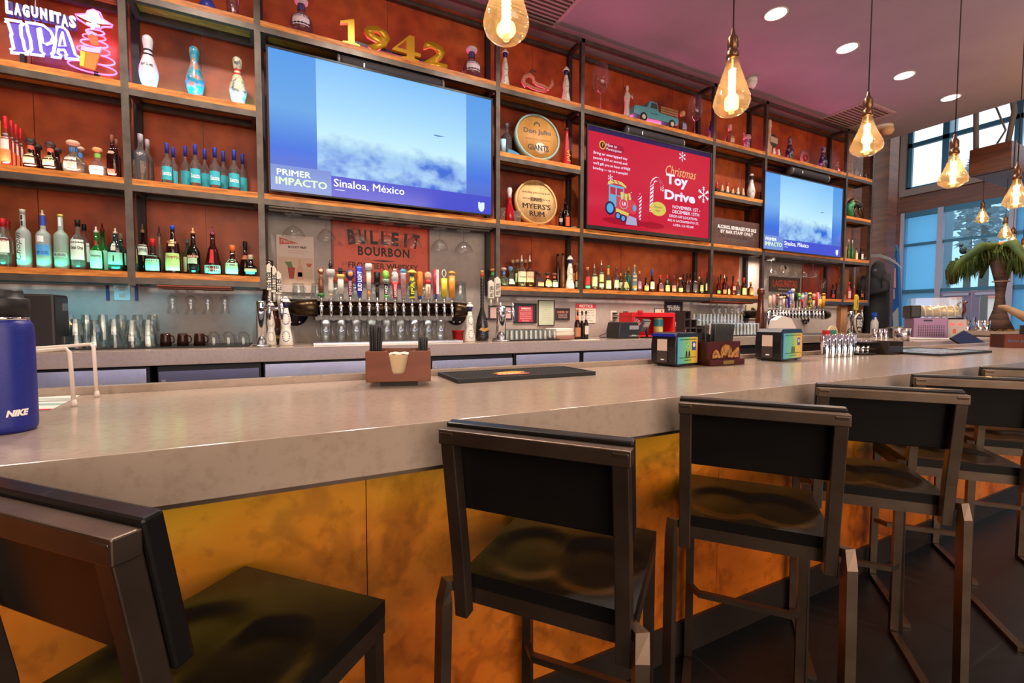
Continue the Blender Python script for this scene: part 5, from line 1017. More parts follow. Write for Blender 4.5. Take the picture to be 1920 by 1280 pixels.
Y = 3.68; x = X_at(1508, Y, L4); R = dia(1508, 31, Y)/2; t = thing('glass_bowl', 'round pink glass dish on edge with a dark red centre between two black pins', 'ornament', (x, Y, L4+.0005)); RG = M('#d88aa0', .05, 0, 0, .45, 1.4, .5)
m = MB(); m.T = Matrix.Translation((0, 0, R+.012)) @ Matrix.Rotation(PI/2, 4, 'X'); m.lathe([(.0001, -.012), (R*.4, -.012), (R, -.002), (R, .008), (R*.4, .004), (.0001, .004)], 30, caps=False); part('dish', m, RG, t)
m = MB(); m.T = Matrix.Translation((.01, -.004, R+.0)) @ Matrix.Rotation(PI/2, 4, 'X'); m.lathe([(.0001, -.004), (R*.5, -.0), (R*.42, .014), (.0001, .02)], 22, caps=False); part('red_centre', m, M('#a01028', .15, coat=.5), t)
m = MB(); m.box(-.03, .03, -.03, .03, 0, .013); part('stand', m, M('#c8a8b0', .1, 0, 0, .5), t)
for i, (px, yt, W, hook) in enumerate(((1569.5, 304, 12, 1), (1582, 301, 11, 0), (1594, 302, 11, 0), (1605.5, 300, 9, 1), (1614, 311, 8, 0), (1623, 325, 9, 0))):
    nm_ = ('leftmost clear glass decanter in the corner row, with a curved handle', 'second clear glass decanter of the corner row, behind the seventh post', 'third clear glass decanter of the corner row, right of the seventh post', 'clear decanter with the tall loop stopper in the corner row', 'narrow clear decanter fifth in the corner row', 'shortest clear decanter at the right end of the corner row')[i]
    t, r, H = blob('glass_decanter', nm_, 'decanter', px, yt, W, L4, [('vessel', [(.8, 0), (1, .05), (.95, .28), (.5, .45), (.28, .58), (.3, .66)], MUGG), ('stopper', [(.2, .66), (.42, .76), (.5, .88), (.3, .98), (.0001, 1)], MUGG)]); t['group'] = 'glass decanters on the top corner shelf'
    if hook: m = MB(); m.tube([(r*.3, 0, .62*H), (r*1.0, 0, .5*H), (r*1.1, 0, .25*H), (r*.9, 0, .1*H)], .006, 6); part('handle', m, MUGG, t)
# bronze-green horse sculpture
Y = 3.68; f = lambda px, py: (lambda v: (v.x, v.z))(PY(px, py, Y)); x0, _ = f(1605, 400); t = thing('animal_sculpture', 'green and bronze sculpture of a grazing animal on the last bay middle shelf', 'sculpture', (x0, Y, L3+.0005)); GN = M('#1c7a48', .35, coat=.4); BZM = M('#4a4030', .35, .7)
q = lambda px, py, dy=0: (f(px, py)[0]-x0, dy, max(f(px, py)[1]-L3, .004))
m = MB(); m.tube([q(1592, 382), q(1597, 379), q(1606, 382), q(1613, 386)], [.03, .055, .05, .035], 10); part('trunk', m, BZM, t)
m = MB(); m.tube([q(1596, 382), q(1591, 390), q(1594, 402), q(1598, 407)], [.055, .05, .04, .02], 10); part('mane_and_head', m, GN, t)
for a, b_, c in (((1598, 388), (1599, 398), (1597, 409)), ((1604, 388), (1601, 398), (1604, 411)), ((1611, 388), (1610, 398), (1616, 411)), ((1613, 388), (1617, 396), (1619, 411))): m = MB(); m.tube([q(*a), q(*b_), q(*c)], [.02, .012, .01], 8); part('leg', m, BZM, t)
m = MB(); m.tube([q(1614, 385), q(1619, 390), q(1619, 400)], [.012, .008, .003], 6); part('tail', m, BZM, t)
# figurine parade on a dark base
xa, xb = X_at(1343, 3.68, L3), X_at(1412, 3.68, L3)-.10; t = thing('figurine_parade', 'row of tiny red and gold figurines on a long dark base', 'ornament', (xa, 3.68, L3+.0005)); w = xb-xa
m = MB(); m.box(0, w, -.035, .035, 0, .028); m.box(0.005, w*.92, .0, .034, .0281, .06); part('plinth', m, DARK, t)
for i in range(11):
    u = w*(.05+.083*i); hh = .06+.035*random.random()+(.03 if i in (0, 4, 9) else 0); m = MB(); zb = .028 if i % 2 else .06; yy = -.018 if i % 2 else .016
    m.lathe([(.016, 0), (.02, .25*hh), (.012, .6*hh), (.016, .75*hh), (.006, .82*hh), (.013, .9*hh), (.0001, hh)], 8, u, yy, zb); part('figurine', m, M(('#a83028', '#c8a070', '#8a2c24', '#d8c8b0')[i % 4], .4), t)
# letter sign (bar notice)
def flat_sign(name, lb, cat, px0, px1, yt, yb, Y, col, lines=(), frame=None, th=.012, fr=.012, lv=None, matte=.55, back=None):
    pm = (px0+px1)/2; ym = (yt+yb)/2; x0, x1 = PY(px0, ym, Y).x, PY(px1, ym, Y).x; zt, zb = PY(pm, yt, Y).z, PY(pm, yb, Y).z
    if lv is not None: zb = lv+.0006
    w, h = x1-x0, zt-zb; t = thing(name, lb, cat, ((x0+x1)/2, Y, (zt+zb)/2))
    m = MB(); m.box(-w/2, w/2, 0, th, -h/2, h/2); b = part('panel', m, col if not isinstance(col, str) else M(col, matte), t)
    if frame:
        m = MB(); m.box(-w/2, w/2, -.006, -.0002, h/2-fr, h/2); m.box(-w/2, w/2, -.006, -.0002, -h/2, -h/2+fr); m.box(-w/2, -w/2+fr, -.006, -.0002, -h/2+fr, h/2-fr); m.box(w/2-fr, w/2, -.006, -.0002, -h/2+fr, h/2-fr); part('frame', m, M(frame, .4) if isinstance(frame, str) else frame, t)
    for L in lines:
        s, u, v, hv, wu, c = L[:6]; kw = L[6] if len(L) > 6 else {}
        text(s, hv*h, M(c, .55) if isinstance(c, str) else c, b, u*w/2, -.0006, v*h/2, w=wu*w, **kw)
    return t, b, w, h
flat_sign('letter_board', 'dark wooden notice board with white lettering beside the right hand television', 'sign', 1338.5, 1423.5, 413, 463, 3.63, noisy('plank_board', [(.3, lin('#3a2420')), (.7, lin('#5a3a30'))], 2, (1, 1, 8), rough=.5), [('ALCOHOL BEVERAGES FOR SALE', 0, .38, .14, .86, '#e8e8ea', dict(bold=.03)), ('BY BAR STAFF ONLY', 0, .04, .13, .72, '#d8d8da', dict(bold=.03)), ('ONE DRINK MUST NOT LEFT', 0, -.28, .12, .78, '#8a8688', dict(bold=.02)), ('THE PREMISES', 0, -.60, .12, .42, '#b8b4b4', dict(bold=.02))], lv=L2)
# top shelf of the second bay: a cup and a blue dish only partly inside the frame
x = X_at(437, 3.67, L4); m = MB(); m.lathe([(.0001, .003), (.030, 0), (.034, .06), (.045, .14), (.043, .14), (.028, .006)], 18, caps=False); solo('drinking_glass', m, MUGG, 'clear glass cut by the top edge on the highest shelf of the second bay', 'glass', (x, 3.67, L4+.0005))
m = MB(); m.lathe([(.04, 0), (.05, .05), (.03, .09)], 16); solo('blue_jar', m, M('#3a48b0', .3), 'small blue jar cut by the top edge on the highest shelf of the second bay', 'jar', (X_at(390, 3.70, L4), 3.70, L4+.0005))
# ------------------------------------------------------------------ wall signs
SG = WY-.0125
t, b, w, h = flat_sign('poster', 'white cocktail poster with a red pennant left of the orange bourbon sign', 'poster', 519, 589, 442, 548, SG-.001, '#e0cabc', [('BLOODY MARY', .12, .60, .045, .5, '#3a3a58', dict(bold=.03)), ('served with celery and lemon', .1, .47, .02, .55, '#c85a4a'), ('shake with ice and pour', .1, .40, .02, .5, '#c85a4a')])
m = MB(); m.prism([(-.42*w, .46*h), (-.42*w, .33*h), (.08*w, .37*h)], -.0016, -.0006); q_ = part('pennant', m, M('#d05a44', .5), t); text("Tito's", .05*h, WINK, q_, -.26*w, -.002, .395*h, w=.24*w, shear=.2)
m = MB(); m.box(-.46*w, .46*w, -.0012, -.0004, -.36*h, .12*h); ph = part('picture', m, M('#d8b89c', .5), t)
for nm, pts, c in (('picture_tomato', [(.28, .02), (.44, .02), (.40, -.04), (.32, -.04)], '#c05038'), ('picture_drink', [(-.22, -.06), (-.02, -.06), (-.06, -.26), (-.18, -.26)], '#a83028'), ('picture_celery', [(-.30, .04), (-.18, .03), (-.12, .05), (-.08, -.06), (-.2, -.06)], '#5a7a3c'), ('picture_bottle', [(.02, -.08), (.08, .0), (.08, .1), (.13, .1), (.13, 0), (.2, -.08), (.2, -.28), (.02, -.28)], '#d8a080'), ('picture_label', [(.05, -.14), (.17, -.14), (.17, -.22), (.05, -.22)], '#c86048')):
    m = MB(); m.prism([(a*w, c_*h) for a, c_ in pts], -.002, -.0014); part(nm, m, M(c, .5), ph)
rsign = noisy('orange_tin', [(.35, lin('#8a2410')), (.46, lin('#d8441c')), (.8, lin('#e0501f'))], 2.2, rough=.4, detail=10, mix=(14, [(.30, (.25, .16, .14)), (.42, (1, 1, 1))], .8))
t, b, w, h = flat_sign('tin_sign', 'large worn orange bourbon tin sign behind the beer taps', 'sign', 622, 805, 418, 532, SG-.001, rsign, [('FINEST WHISKEY · FRONTIER DISTILLERS', .05, .72, .04, .66, '#6a2012'), ('BOURBON', .03, .05, .15, .53, '#2c1818', dict(bold=.035, spacing=1.15)), ('FRONTIER WHISKEY', .03, -.42, .10, .72, '#4a2018', dict(bold=.02))], frame='#8a2a14', fr=.014)
for i, c in enumerate('BULLEIT'):
    u = (i-3)/3; text(c, .24*h*(1-.08*(1-u*u)), M('#2a1618', .5), b, u*.33*w+.02*w, -.0008, .235*h+.02*h*(1-u*u), w=.075*w if c != 'I' else .03*w, bold=.045, rot=-.10*u)
m = MB(); m.prism([(-.12*w, -.12*h), (0, -.105*h), (.14*w, -.12*h), (0, -.14*h)], -.0012, -.0005); part('flourish', m, M('#3a1a18', .5), t)
flat_sign('framed_notice', 'pale pink framed paper partly behind the right chrome tap column', 'frame', 915.5, 961, 572.5, 600, SG, '#d8b0a8', frame='#2a2428', fr=.018)
t, b, w, h = flat_sign('framed_notice', 'dark frame holding a red warning card on the concrete wall', 'frame', 963.5, 1006, 568.5, 605.5, SG, '#2a2430', frame='#1c181c')
m = MB(); m.box(-.30*w, .32*w, -.003, -.0004, -.48*h, .34*h); b = part('warning_card', m, M('#b82c38', .5), t); text('WARNING', .10*h, WINK, b, .01*w, -.0036, .24*h, w=.42*w, bold=.03)
for i in range(6): text(('Drinking distilled spirits', 'beer and other alcoholic', 'beverages may increase', 'cancer risk and during', 'pregnancy can cause', 'birth defects')[i], .055*h, WINK, b, .01*w, -.0036, .12*h-.10*h*i, w=(.52, .5, .5, .5, .48, .3)[i]*w)
t, b, w, h = flat_sign('framed_notice', 'tall pale green framed licence with lines of small print', 'frame', 1008.5, 1039.5, 562.5, 610.5, SG, '#c4ccb0', [(s_, 0, .74-.16*i, .022, (.5, .6, .66, .5, .6, .62, .55, .5, .6)[i], '#5a6252') for i, s_ in enumerate(('STATE LICENSE', 'on sale general eating place', 'issued to the premises', 'TYPE 47', 'beverage control department', 'valid at this address only', 'expires', 'RENEWED', 'post in a visible place'))], frame='#20242a', fr=.008)
flat_sign('framed_notice', 'small brown framed age sign beside the notice with red heading', 'frame', 1042, 1068, 577.5, 600.5, SG, '#30282a', [('UNDER 30?', 0, .35, .20, .8, '#d88a78', dict(bold=.03)), ('PLEASE HAVE', 0, -.12, .12, .62, '#d8b0a0', dict(bold=.02)), ('YOUR ID READY', 0, -.50, .12, .7, '#d8b0a0', dict(bold=.02))], frame='#5a4038', fr=.006)
t, b, w, h = flat_sign('notice_sign', 'white service charge notice with red heading behind three dark bottles', 'sign', 1080, 1117, 569.5, 605, SG, '#e2d8c8', [('A 22% service', 0, .34, .10, .8, '#3a3634'), ('charge may be', 0, .06, .10, .8, '#3a3634'), ('added to any tab', 0, -.22, .10, .86, '#3a3634'), ('left open', 0, -.50, .10, .5, '#3a3634'), ('by guest has', 0, -.78, .10, .7, '#3a3634')], th=.006)
m = MB(); m.box(-w/2, w/2, -.0015, -.0003, .26*h, h/2); q_ = part('red_heading', m, M('#d03a3c', .5), t); text('NOTICE', .16*h, WINK, q_, 0, -.002, .385*h, w=.66*w, bold=.03)
t, b, w, h = flat_sign('framed_notice', 'dark chalk-style energy drink and vodka menu sign behind the red display box', 'sign', 1246.5, 1279, 565.5, 614, SG, '#28242e', [('RED BULL', 0, .62, .10, .72, '#e0dcd4', dict(bold=.03)), ('& VODKA', .05, .42, .10, .66, '#e0dcd4', dict(bold=.03))], frame='#3a1c1c', fr=.010)
for nm, u, v, du, dv, c in (('picture_can', -.12, -.16, .10, .24, '#b8cc88'), ('picture_can', .24, -.10, .09, .2, '#4a5a90'), ('picture_fruit', -.1, -.38, .10, .08, '#e0803c'), ('picture_glass', .22, -.38, .14, .1, '#cfc8c0')):
    m = MB(); m.box((u-du)*w, (u+du)*w, -.0015, -.0004, (v-dv)*h, (v+dv)*h); part(nm, m, M(c, .5), t)
flat_sign('notice_sign', 'small white card with red mark above the red display box', 'sign', 1226.5, 1252, 578, 588, SG+.008, '#e0dcc8', [('N', .1, 0, .5, .12, '#b82028', dict(bold=.06))], frame='#2a2420', fr=.006, th=.004)
t, b, w, h = flat_sign('wooden_sign', 'brown wooden brewery sign with red letters above the second tap row', 'sign', 1443, 1499, 519.5, 547, SG-.001, '#5a4636', [('LAGUNITAS', .02, .12, .48, .82, '#d8583c', dict(bold=.03)), ('· BREWING CO ·', 0, -.68, .11, .5, '#d8ccb8', dict(bold=.02))], frame='#4a3828', fr=.008)
m = MB(); m.prism([(-.09, -.05), (-.10, .02), (-.06, .055), (-.01, .05), (.03, .06), (.09, .02), (.10, -.03), (.06, -.055), (.0, -.04)], 0, .01); pq = PY(1471, 504, SG); t = solo('dog_sign', m, M('#d8ccc0', .5), 'small white animal-shaped sign above the brown brewery sign', 'sign', tuple(pq)); m = MB(); m.prism([(-.01, .045), (.03, .05), (.05, .0), (.01, -.01)], -.001, 0); part('dark_patch', m, M('#2a2830', .5), t)
# wall outlets
def outlet(px0, px1, yt, yb, col, lb, plugs=0, Y=WY-.008):
    t, b, w, h = flat_sign('wall_outlet', lb, 'outlet', px0, px1, yt, yb, Y, col, th=.008); c2 = '#c8c0b4' if plugs or col != '#2a2624' else '#3a3634'
    for s in (-1, 1): m = MB(); m.box(-.2*w, .2*w, -.003, -.0002, s*.22*h-.13*h, s*.22*h+.13*h); k = part('socket', m, M(c2, .4), t)
    for s in range(plugs): m = MB(); m.box(-.2*w, .35*w, -.03, -.0035, (.22-.44*s)*h-.07*h, (.22-.44*s)*h+.07*h); part('plug', m, BLK, t)
    return t
outlet(1144.5, 1156, 582, 601, '#e0d8c8', 'white wall outlet with two black plugs', 2); outlet(1169, 1177.5, 583.5, 600, '#2a2624', 'black wall outlet right of the white one')
t = outlet(214, 244, 533, 562.5, '#bfe4e8', 'wide white wall plate under the first post, teal light put into its colour')  # white plate with the teal strip light mixed into its base colour
for s in (-1, 1): m = MB(); m.box(s*.075-.008, s*.075+.008, -.004, .008, -.055, .055); part('side_strip', m, M('#28306a', .4), t)
pc = PY(1150, 590, WY-.03); pe = PY(1165, 632, 3.5); m = MB(); m.tube([pc, pc+Vector((.08, -.04, -.02)), pc+Vector((.10, -.06, -.12)), (pe.x-.14, 3.66, CZ+.02), (pe.x-.17, 3.62, CZ+.006), (pe.x-.10, 3.61, CZ+.006)], .004, 6); solo('power_cord', m, BLK, 'black cord looping from the white outlet down to the counter', 'cord')
# ------------------------------------------------------------------ hanging glasses
def rack_hang(pxs, yt, yb, W, Y, top, kind, lbs, group, rack_px=None, rack_lb=None, zr=None):
    for px, W_, ybot, lb in pxs:
        x = X_at(px, Y, top); H = top-PY(px, ybot, Y).z; stem_glass((x, Y, top), H, dia(px, W_, Y)/2, lb, group, True, kind, GLASS, 'hanging glass')
HZ = L2-.103
def rail(px0, px1, Y, z, lb, mat, n=2, th=.012):
    x0, x1 = X_at(px0, Y, z), X_at(px1, Y, z); t = thing('glass_rack', lb, 'glass rack', (x0, Y, z+th*.5))
    m = MB(); m.box(0, x1-x0, -.12, .10, th*.5, th*1.2); part('rack_board', m, mat, t)
    for y in (-.06, .05): m = MB(); m.box(0, x1-x0, y-.015, y+.015, -th*.4, th*.5); part('rack_rail', m, mat, t)
RW = M('#8a3a1c', .4)
rail(505, 912, 3.74, HZ+.004, 'dark steel stemware rack under the left television shelf', m_steel)
rail(1441, 1560, 3.74, HZ+.004, 'dark steel stemware rack under the right television shelf', m_steel)
pos = ('far left, over the cocktail poster edge', 'between the poster and the orange sign', 'over the left part of the orange sign', 'at the middle of the orange sign', 'over the right part of the orange sign', 'first right of the orange sign', 'nearest the third post')
for i, (px, yb, W) in enumerate(((550, 443, 44), (611, 449, 36), (672, 456, 38), (725, 460, 36), (774, 463, 34), (824, 468, 33), (869, 472, 35))):
    x = X_at(px, 3.70, HZ); H = HZ-PY(px, yb, 3.70).z; stem_glass((x, 3.70, HZ-.001), H, dia(px, W, 3.70)/2, 'coupe glass hanging upside down '+pos[i], 'coupe glasses hanging under the left television', True, 'coupe', GLASS, 'hanging glass')
pos = ('nearest the sixth post', 'over the white animal sign', 'third from the sixth post', 'fourth from the sixth post', 'fifth from the sixth post')
for i, (px, yb, W) in enumerate(((1446.5, 516, 24), (1468, 519, 19), (1487.5, 520, 18), (1506, 520, 18), (1525, 520, 18))):
    x = X_at(px, 3.70, HZ); H = HZ-PY(px, yb, 3.70).z; stem_glass((x, 3.70, HZ-.001), H, dia(px, W, 3.70)/2, 'wide wine glass hanging under the right television, '+pos[i], 'wine glasses hanging under the right television', True, 'coupe', GLASS, 'hanging glass')
for px, yb, W, lb in ((1544, 550, 13, 'long wine glass hanging at the right end of the right stemware rack'), (1435.5, 545, 13, 'long wine glass hanging behind the sixth post')):
    x = X_at(px, 3.80, HZ); H = HZ-PY(px, yb, 3.80).z; stem_glass((x, 3.80, HZ-.001), H, dia(px, W, 3.80)/2, lb, None, True, 'wine', GLASS, 'hanging glass')
WZ = L1-.105
rail(303, 437, 3.70, WZ+.006, 'red-brown wooden glass rack under the second bay', RW)
for i, (px, yb, W) in enumerate(((322.5, 588, 25), (357, 589, 25), (389, 589, 23), (421, 588.5, 21))):
    x = X_at(px, 3.66, WZ); H = WZ-PY(px, yb, 3.66).z; stem_glass((x, 3.66, WZ-.001), H, dia(px, W, 3.66)/2, 'fluted cocktail glass hanging upside down, %s of four in the wooden rack' % ('leftmost', 'second from left', 'third from left', 'rightmost')[i], 'hanging cocktail glasses in the wooden rack', True, 'hurr', MUGG, 'hanging glass')
rail(1323, 1402, 3.70, WZ+.006, 'red-brown wooden glass rack under the shelf with amber bottles', RW)
for i, px in enumerate((1338, 1349, 1361, 1373, 1384, 1393)):
    x = X_at(px, 3.66+.05*(i % 2), WZ); H = WZ-PY(px, 592, 3.66).z; stem_glass((x, 3.66+.05*(i % 2), WZ-.001), H, dia(px, 11, 3.66)/2, 'small stemmed glass in the row hanging above the pint glasses', 'stemmed glasses hanging above the pint glasses', True, 'hurr', MUGG, 'hanging glass')
# ------------------------------------------------------------------ beer taps
def faucet(parent, x, y, z, s=1.0):
    m = MB(); m.tube([(x, y, z), (x, y-.045*s, z)], .012*s, 8); m.tube([(x, y-.045*s, z+.035*s), (x, y-.047*s, z-.005*s), (x, y-.06*s, z-.075*s)], [.008*s, .014*s, .009*s], 8); m.lathe([(.017*s, -.006), (.020*s, .0), (.017*s, .006)], 10, x=x, y=y-.045*s, z=z); m.cyl(.010*s, .02*s, .055*s, 8, x=x, y=y-.045*s) if 0 else None
    m.tube([(x, y-.045*s, z+.03*s), (x, y-.045*s, z+.07*s)], .008*s, 8)
    f = part('faucet', m, CHROME, parent); return f
def handle(parent, x, y, z0, H, prof, mats, lb, txt=None, sq=4, extra=None, tilt=0):
    m = MB()
    for i, (pr, mt) in enumerate(prof): m.m = i; m.lathe([(r, z*H) for r, z in pr], 12, sq=sq, fy=.7)
    o = part('tap_handle', m, [M(c, .35, coat=.3) if isinstance(c, str) else c for c in mats], parent, lb, (x, y, z0), (0, tilt, 0))
    if txt:
        s, c, z, L, h = txt[:5]; r = max(q[0] for q in prof[0][0]); text(s, h, M(c, .4), o, 0, -r*.76 if len(txt) < 6 else -txt[5], z*H, w=L*H, rot=-PI/2 if False else PI/2, bold=.03)
    if extra: extra(o, H)
    return o
def pipe_tower(name, lb, pxL, pxR, py, Y, d, n_px, seg_lb, hs, small=False):
    z = PY(pxL, py, Y).z; x0, x1 = X_at(pxL, Y, z), X_at(pxR, Y, z); t = thing(name, lb, 'beer tap', (x0, Y, z)); w = x1-x0; r = d/2; BR = M('#4a3c2a', .28, .9); DB = M('#3a2c20', .25, .95)
    m = MB(); m.tube([(0.02, 0, 0), (w-.02, 0, 0)], r, 20); part('pipe', m, DB, t)
    for a, s in ((0, -1), (w, 1)):
        m = MB(); m.tube([(a-s*.06, 0, 0), (a-s*.058, 0, 0), (a, 0, 0), (a+s*.05, .015, 0), (a+s*.075, .06, 0), (a+s*.08, WY-Y-.014, 0)], [r*1.14, r*1.22, r*1.16, r*1.1, r*1.05, r*1.02], 18); part('elbow', m, BR, t)
        m = MB(); m.T = Matrix.Translation((a+s*.08, WY-Y-.013, -.04)) @ Matrix.Rotation(PI/2, 4, 'X'); m.lathe([(r*1.75, -.001), (r*1.75, .008)], 22); fl = part('wall_flange', m, BLK, t)
        for q in (-.5, .5): m = MB(); m.T = Matrix.Translation((a+s*.08+q*r*1.1, WY-Y-.021, -r*1.9)) @ Matrix.Rotation(PI/2, 4, 'X'); m.lathe([(.012, 0), (.010, .006)], 10); part('bolt', m, CHROME, fl)
    return t, z, x0
TY = 3.56
tw, tz, tx0 = pipe_tower('tap_tower', 'long bronze pipe tower of sixteen beer taps under the left television', 578, 862, 577, TY, .105, 16, '', [])
HN = [ # px, top, label, width px, text, text colour, colours
 (602.5, 502.5, 'branch-like brown handle with apple top', 'apple'), (620.8, 488.5, 'white lighthouse handle with black top', 'tower'), (639.3, 502.5, 'white plaque handle with a dark wide-brim hat', 'hat'), (657, 505, 'purple handle with round gold emblem', 'purple'),
 (674.3, 499, 'blue paddle handle with white letters', 'blue'), (691.8, 494, 'tall white handle with black mask top', 'mask'), (707.5, 510, 'black narrow handle with white numerals', '805'), (723.8, 506, 'black handle with green hop top', 'hop'),
 (740.5, 504, 'red bottle-shaped handle with black and white top', 'red'), (756.3, 504, 'silver handle with blue top and red letters', 'silver'), (772.5, 505.5, 'green and yellow handle with sombrero top', 'ipa'), (787.5, 509, 'orange and navy striped handle', 'orange'),
 (802.5, 509.5, 'white handle with round pink top and red collar', 'pink'), (817.5, 505.5, 'red, white and blue square handle', 'stripe'), (832.5, 505, 'yellow handle with silver hoop top', 'yellow'), (847, 507.5, 'orange handle with umbrella top and white letters', 'mango')]
def make_handle(par, kind, x, y, z0, H, lb, k=1.0):
    R = .026*k; f = lambda *p: [(a*R, b) for a, b in p]; sm = lambda nm, mb, mt, o: part(nm, mb, mt, o)
    st = f((.22, 0), (.3, .06))
    def H_(prof, mats, txt=None, sq=4): return handle(par, x, y, z0, H, prof, mats, lb, txt, sq)
    if kind == 'apple':
        o = H_([(f((.9, 0), (.9, .06), (.6, .12)), 0), (f((.6, .12), (.75, .4), (.6, .6), (.5, .8)), 1), (f((.4, .8), (.75, .86), (.8, .93), (.3, 1)), 2)], ['#2a6a2c', speckle('bark', '#4a2818', '#8a5028', '#5a3420', 40), '#b83028'], None, 0); m = MB(); m.lathe([(R*.5, 0), (R*.5, .004)], 12); m = MB(); m.T = Matrix.Translation((0, -R*.56, .90*H)) @ Matrix.Rotation(PI/2, 4, 'X'); m.lathe([(R*.5, 0), (R*.4, .006)], 12); sm('apple_slice', m, M('#e8d8b0', .5), o)
    elif kind == 'tower':
        o = H_([(f((.3, 0), (.45, .08)), 0), (f((.5, .1), (.75, .2), (.6, .45), (.8, .55)), 1), (f((1.1, .56), (1.2, .68), (1.0, .76)), 2), (f((.4, .76), (.5, .88), (.25, 1)), 3)], ['#c8b070', '#d8cfc0', '#c0b8b0', '#1c1618'], ('CIDER', '#8a5a3a', .36, .2, .012)); 
    elif kind == 'hat':
        o = H_([(st, 0), (f((.75, .10), (.8, .66)), 1), (f((1.05, .66), (1.05, .78)), 2), (f((.5, .78), (.45, .88)), 3), (f((1.4, .88), (1.45, .90), (.55, .91), (.5, 1)), 3)], ['#8a8a90', '#dcd4c4', '#d8c060', '#1c1a1c'], ('VOODOO RANGER', '#2a2426', .38, .5, .022))
    elif kind == 'purple':
        o = H_([(f((.4, 0), (.55, .25), (.6, .62)), 0), (f((.35, .62), (1.05, .72), (1.15, .84), (.8, .95), (.2, 1)), 1)], ['#5a2a58', '#4a2a60'], ('SPATEN', '#d8a0a8', .32, .5, .018)); m = MB(); m.T = Matrix.Translation((0, -R*.86, .82*H)) @ Matrix.Rotation(PI/2, 4, 'X'); m.lathe([(R*.72, 0), (R*.6, .005)], 14); sm('emblem', m, M('#d8a050', .4), o)
    elif kind == 'blue': o = H_([(f((.5, 0), (.6, .16), (.95, .22), (1.0, .9), (.75, 1)), 0)], ['#2a3ab0'], ('BUD LIGHT', '#f0f0f4', .52, .62, .030))
    elif kind == 'mask': o = H_([(f((.35, 0), (.45, .22)), 0), (f((.6, .22), (.65, .78)), 1), (f((1.0, .80), (1.05, .96), (.8, 1)), 2)], ['#c87838', '#d8d0c0', speckle('mask_paint', '#1c1a20', '#d8d4d0', '#e0dcd8', 22)], ('BLANCHE', '#5a4a48', .5, .34, .014))
    elif kind == '805': o = H_([(f((.4, 0), (.45, .5)), 0), (f((.85, .5), (.85, .98), (.8, 1)), 0)], ['#1a1616'], ('805', '#e8e4e0', .74, .42, .030))
    elif kind == 'hop':
        o = H_([(f((.4, 0), (.5, .1)), 0), (f((.5, .1), (.55, .5)), 1), (f((1.0, .5), (1.05, .68)), 2), (f((.6, .68), (1.05, .80), (.8, .95), (.2, 1)), 3)], ['#4ab048', '#1c2020', speckle('hop_art', '#1c1c20', '#8a9a94', '#2a8a48', 24), speckle('hop_green', '#2a7a28', '#6ac83c', '#9ae05a', 30)], ('HAZY', '#e0e8e0', .3, .3, .02), 0)
    elif kind == 'red': o = H_([(f((.5, 0), (.75, .4), (1.0, .56)), 0), (f((1.0, .56), (.95, .82), (.5, .9)), 1), (f((.5, .9), (.5, 1)), 2)], ['#cc2030', speckle('ipa_art', '#1c1a1c', '#e0dcd8', '#d8d4d0', 16), '#b8a8a8'], ('LAGUNITAS', '#f0d8d8', .26, .42, .020))
    elif kind == 'silver': o = H_([(f((.6, 0), (.75, .8), (.9, .86)), 0), (f((.9, .86), (.9, .94), (.4, 1)), 1)], ['#c8b8c0', '#4a90c0'], ('COORS LIGHT', '#b82838', .36, .6, .022))
    elif kind == 'ipa': o = H_([(f((.4, 0), (1.0, .03), (.7, .06)), 0), (f((.6, .06), (1.0, .5), (.6, .88)), 1), (f((1.4, .88), (1.3, .92), (.5, 1)), 2)], ['#d8d030', speckle('ipa_green', '#123018', '#2a5a30', '#c8c028', 24), '#d8c050'], ('IPA', '#e0dc30', .36, .42, .026))
    elif kind == 'orange': o = H_([(f((.6, 0), (.6, .1)), 0), (f((.7, .1), (.9, .7), (.8, .95), (.5, 1)), 1)], ['#28306a', '#d88a2c'], ('ANCHOR', '#e8e8f0', .4, .4, .018))
    elif kind == 'pink': o = H_([(f((.65, 0), (.75, .55)), 0), (f((.85, .55), (.85, .70)), 1), (f((.8, .70), (1.05, .82), (.9, .95), (.3, 1)), 2)], ['#e0c8a8', '#c82c34', '#e0a088'], ('RED TROLLEY', '#a83030', .28, .4, .016))
    elif kind == 'stripe': o = H_([(f((.35, 0), (.35, .16)), 0), (f((.75, .16), (.75, 1)), 1)], ['#2838a0', '#c82c40'], None); m = MB(); m.box(0, R*.76, -R*.56, R*.56, .165*H, 1.001*H); sm('white_half', m, M('#e0d8dc', .4), o)
    elif kind == 'yellow': o = H_([(st, 0), (f((.85, .08), (.95, .70)), 1), (f((.2, .7), (.2, .76)), 2)], ['#8a8a90', '#e0c428', '#c8c8cc'], ('HEFEWEIZEN', '#a88818', .38, .36, .018)); m = MB(); m.tube([(R*.62*math.cos(2*PI*i/14), 0, .87*H+R*1.05*math.sin(2*PI*i/14)) for i in range(14)], .006*k, 6, True); sm('hoop', m, M('#d8c8b8', .2, .8), o)
    elif kind == 'mango': o = H_([(st, 0), (f((.9, .06), (1.0, .82)), 1), (f((.12, .82), (.12, .9)), 2), (f((1.3, .89), (.9, .96), (.1, 1)), 3)], ['#8a8a90', '#e09028', '#e8e0d0', '#d89a38'], ('MANGO CART', '#f4ecd8', .44, .66, .026))
    elif kind == 'white': o = H_([(f((.5, 0), (.9, .06), (.95, .92), (.5, 1)), 0)], ['#e4dcc8'], ('PELTIER', '#3a3a3c', .5, .46, .02))
    else: o = H_([(f((.6, 0), (.9, .5), (.8, .95), (.4, 1)), 0)], [kind], None)
    return o
for px, yt, lb, kd in HN:
    x = X_at(px, TY-.09, tz); zt = PY(px, yt, TY-.09).z; f_ = faucet(tw, x-tx0, -.048, .012); make_handle(tw, kd, x-tx0, -.093, .08, zt-tz-.08, lb)
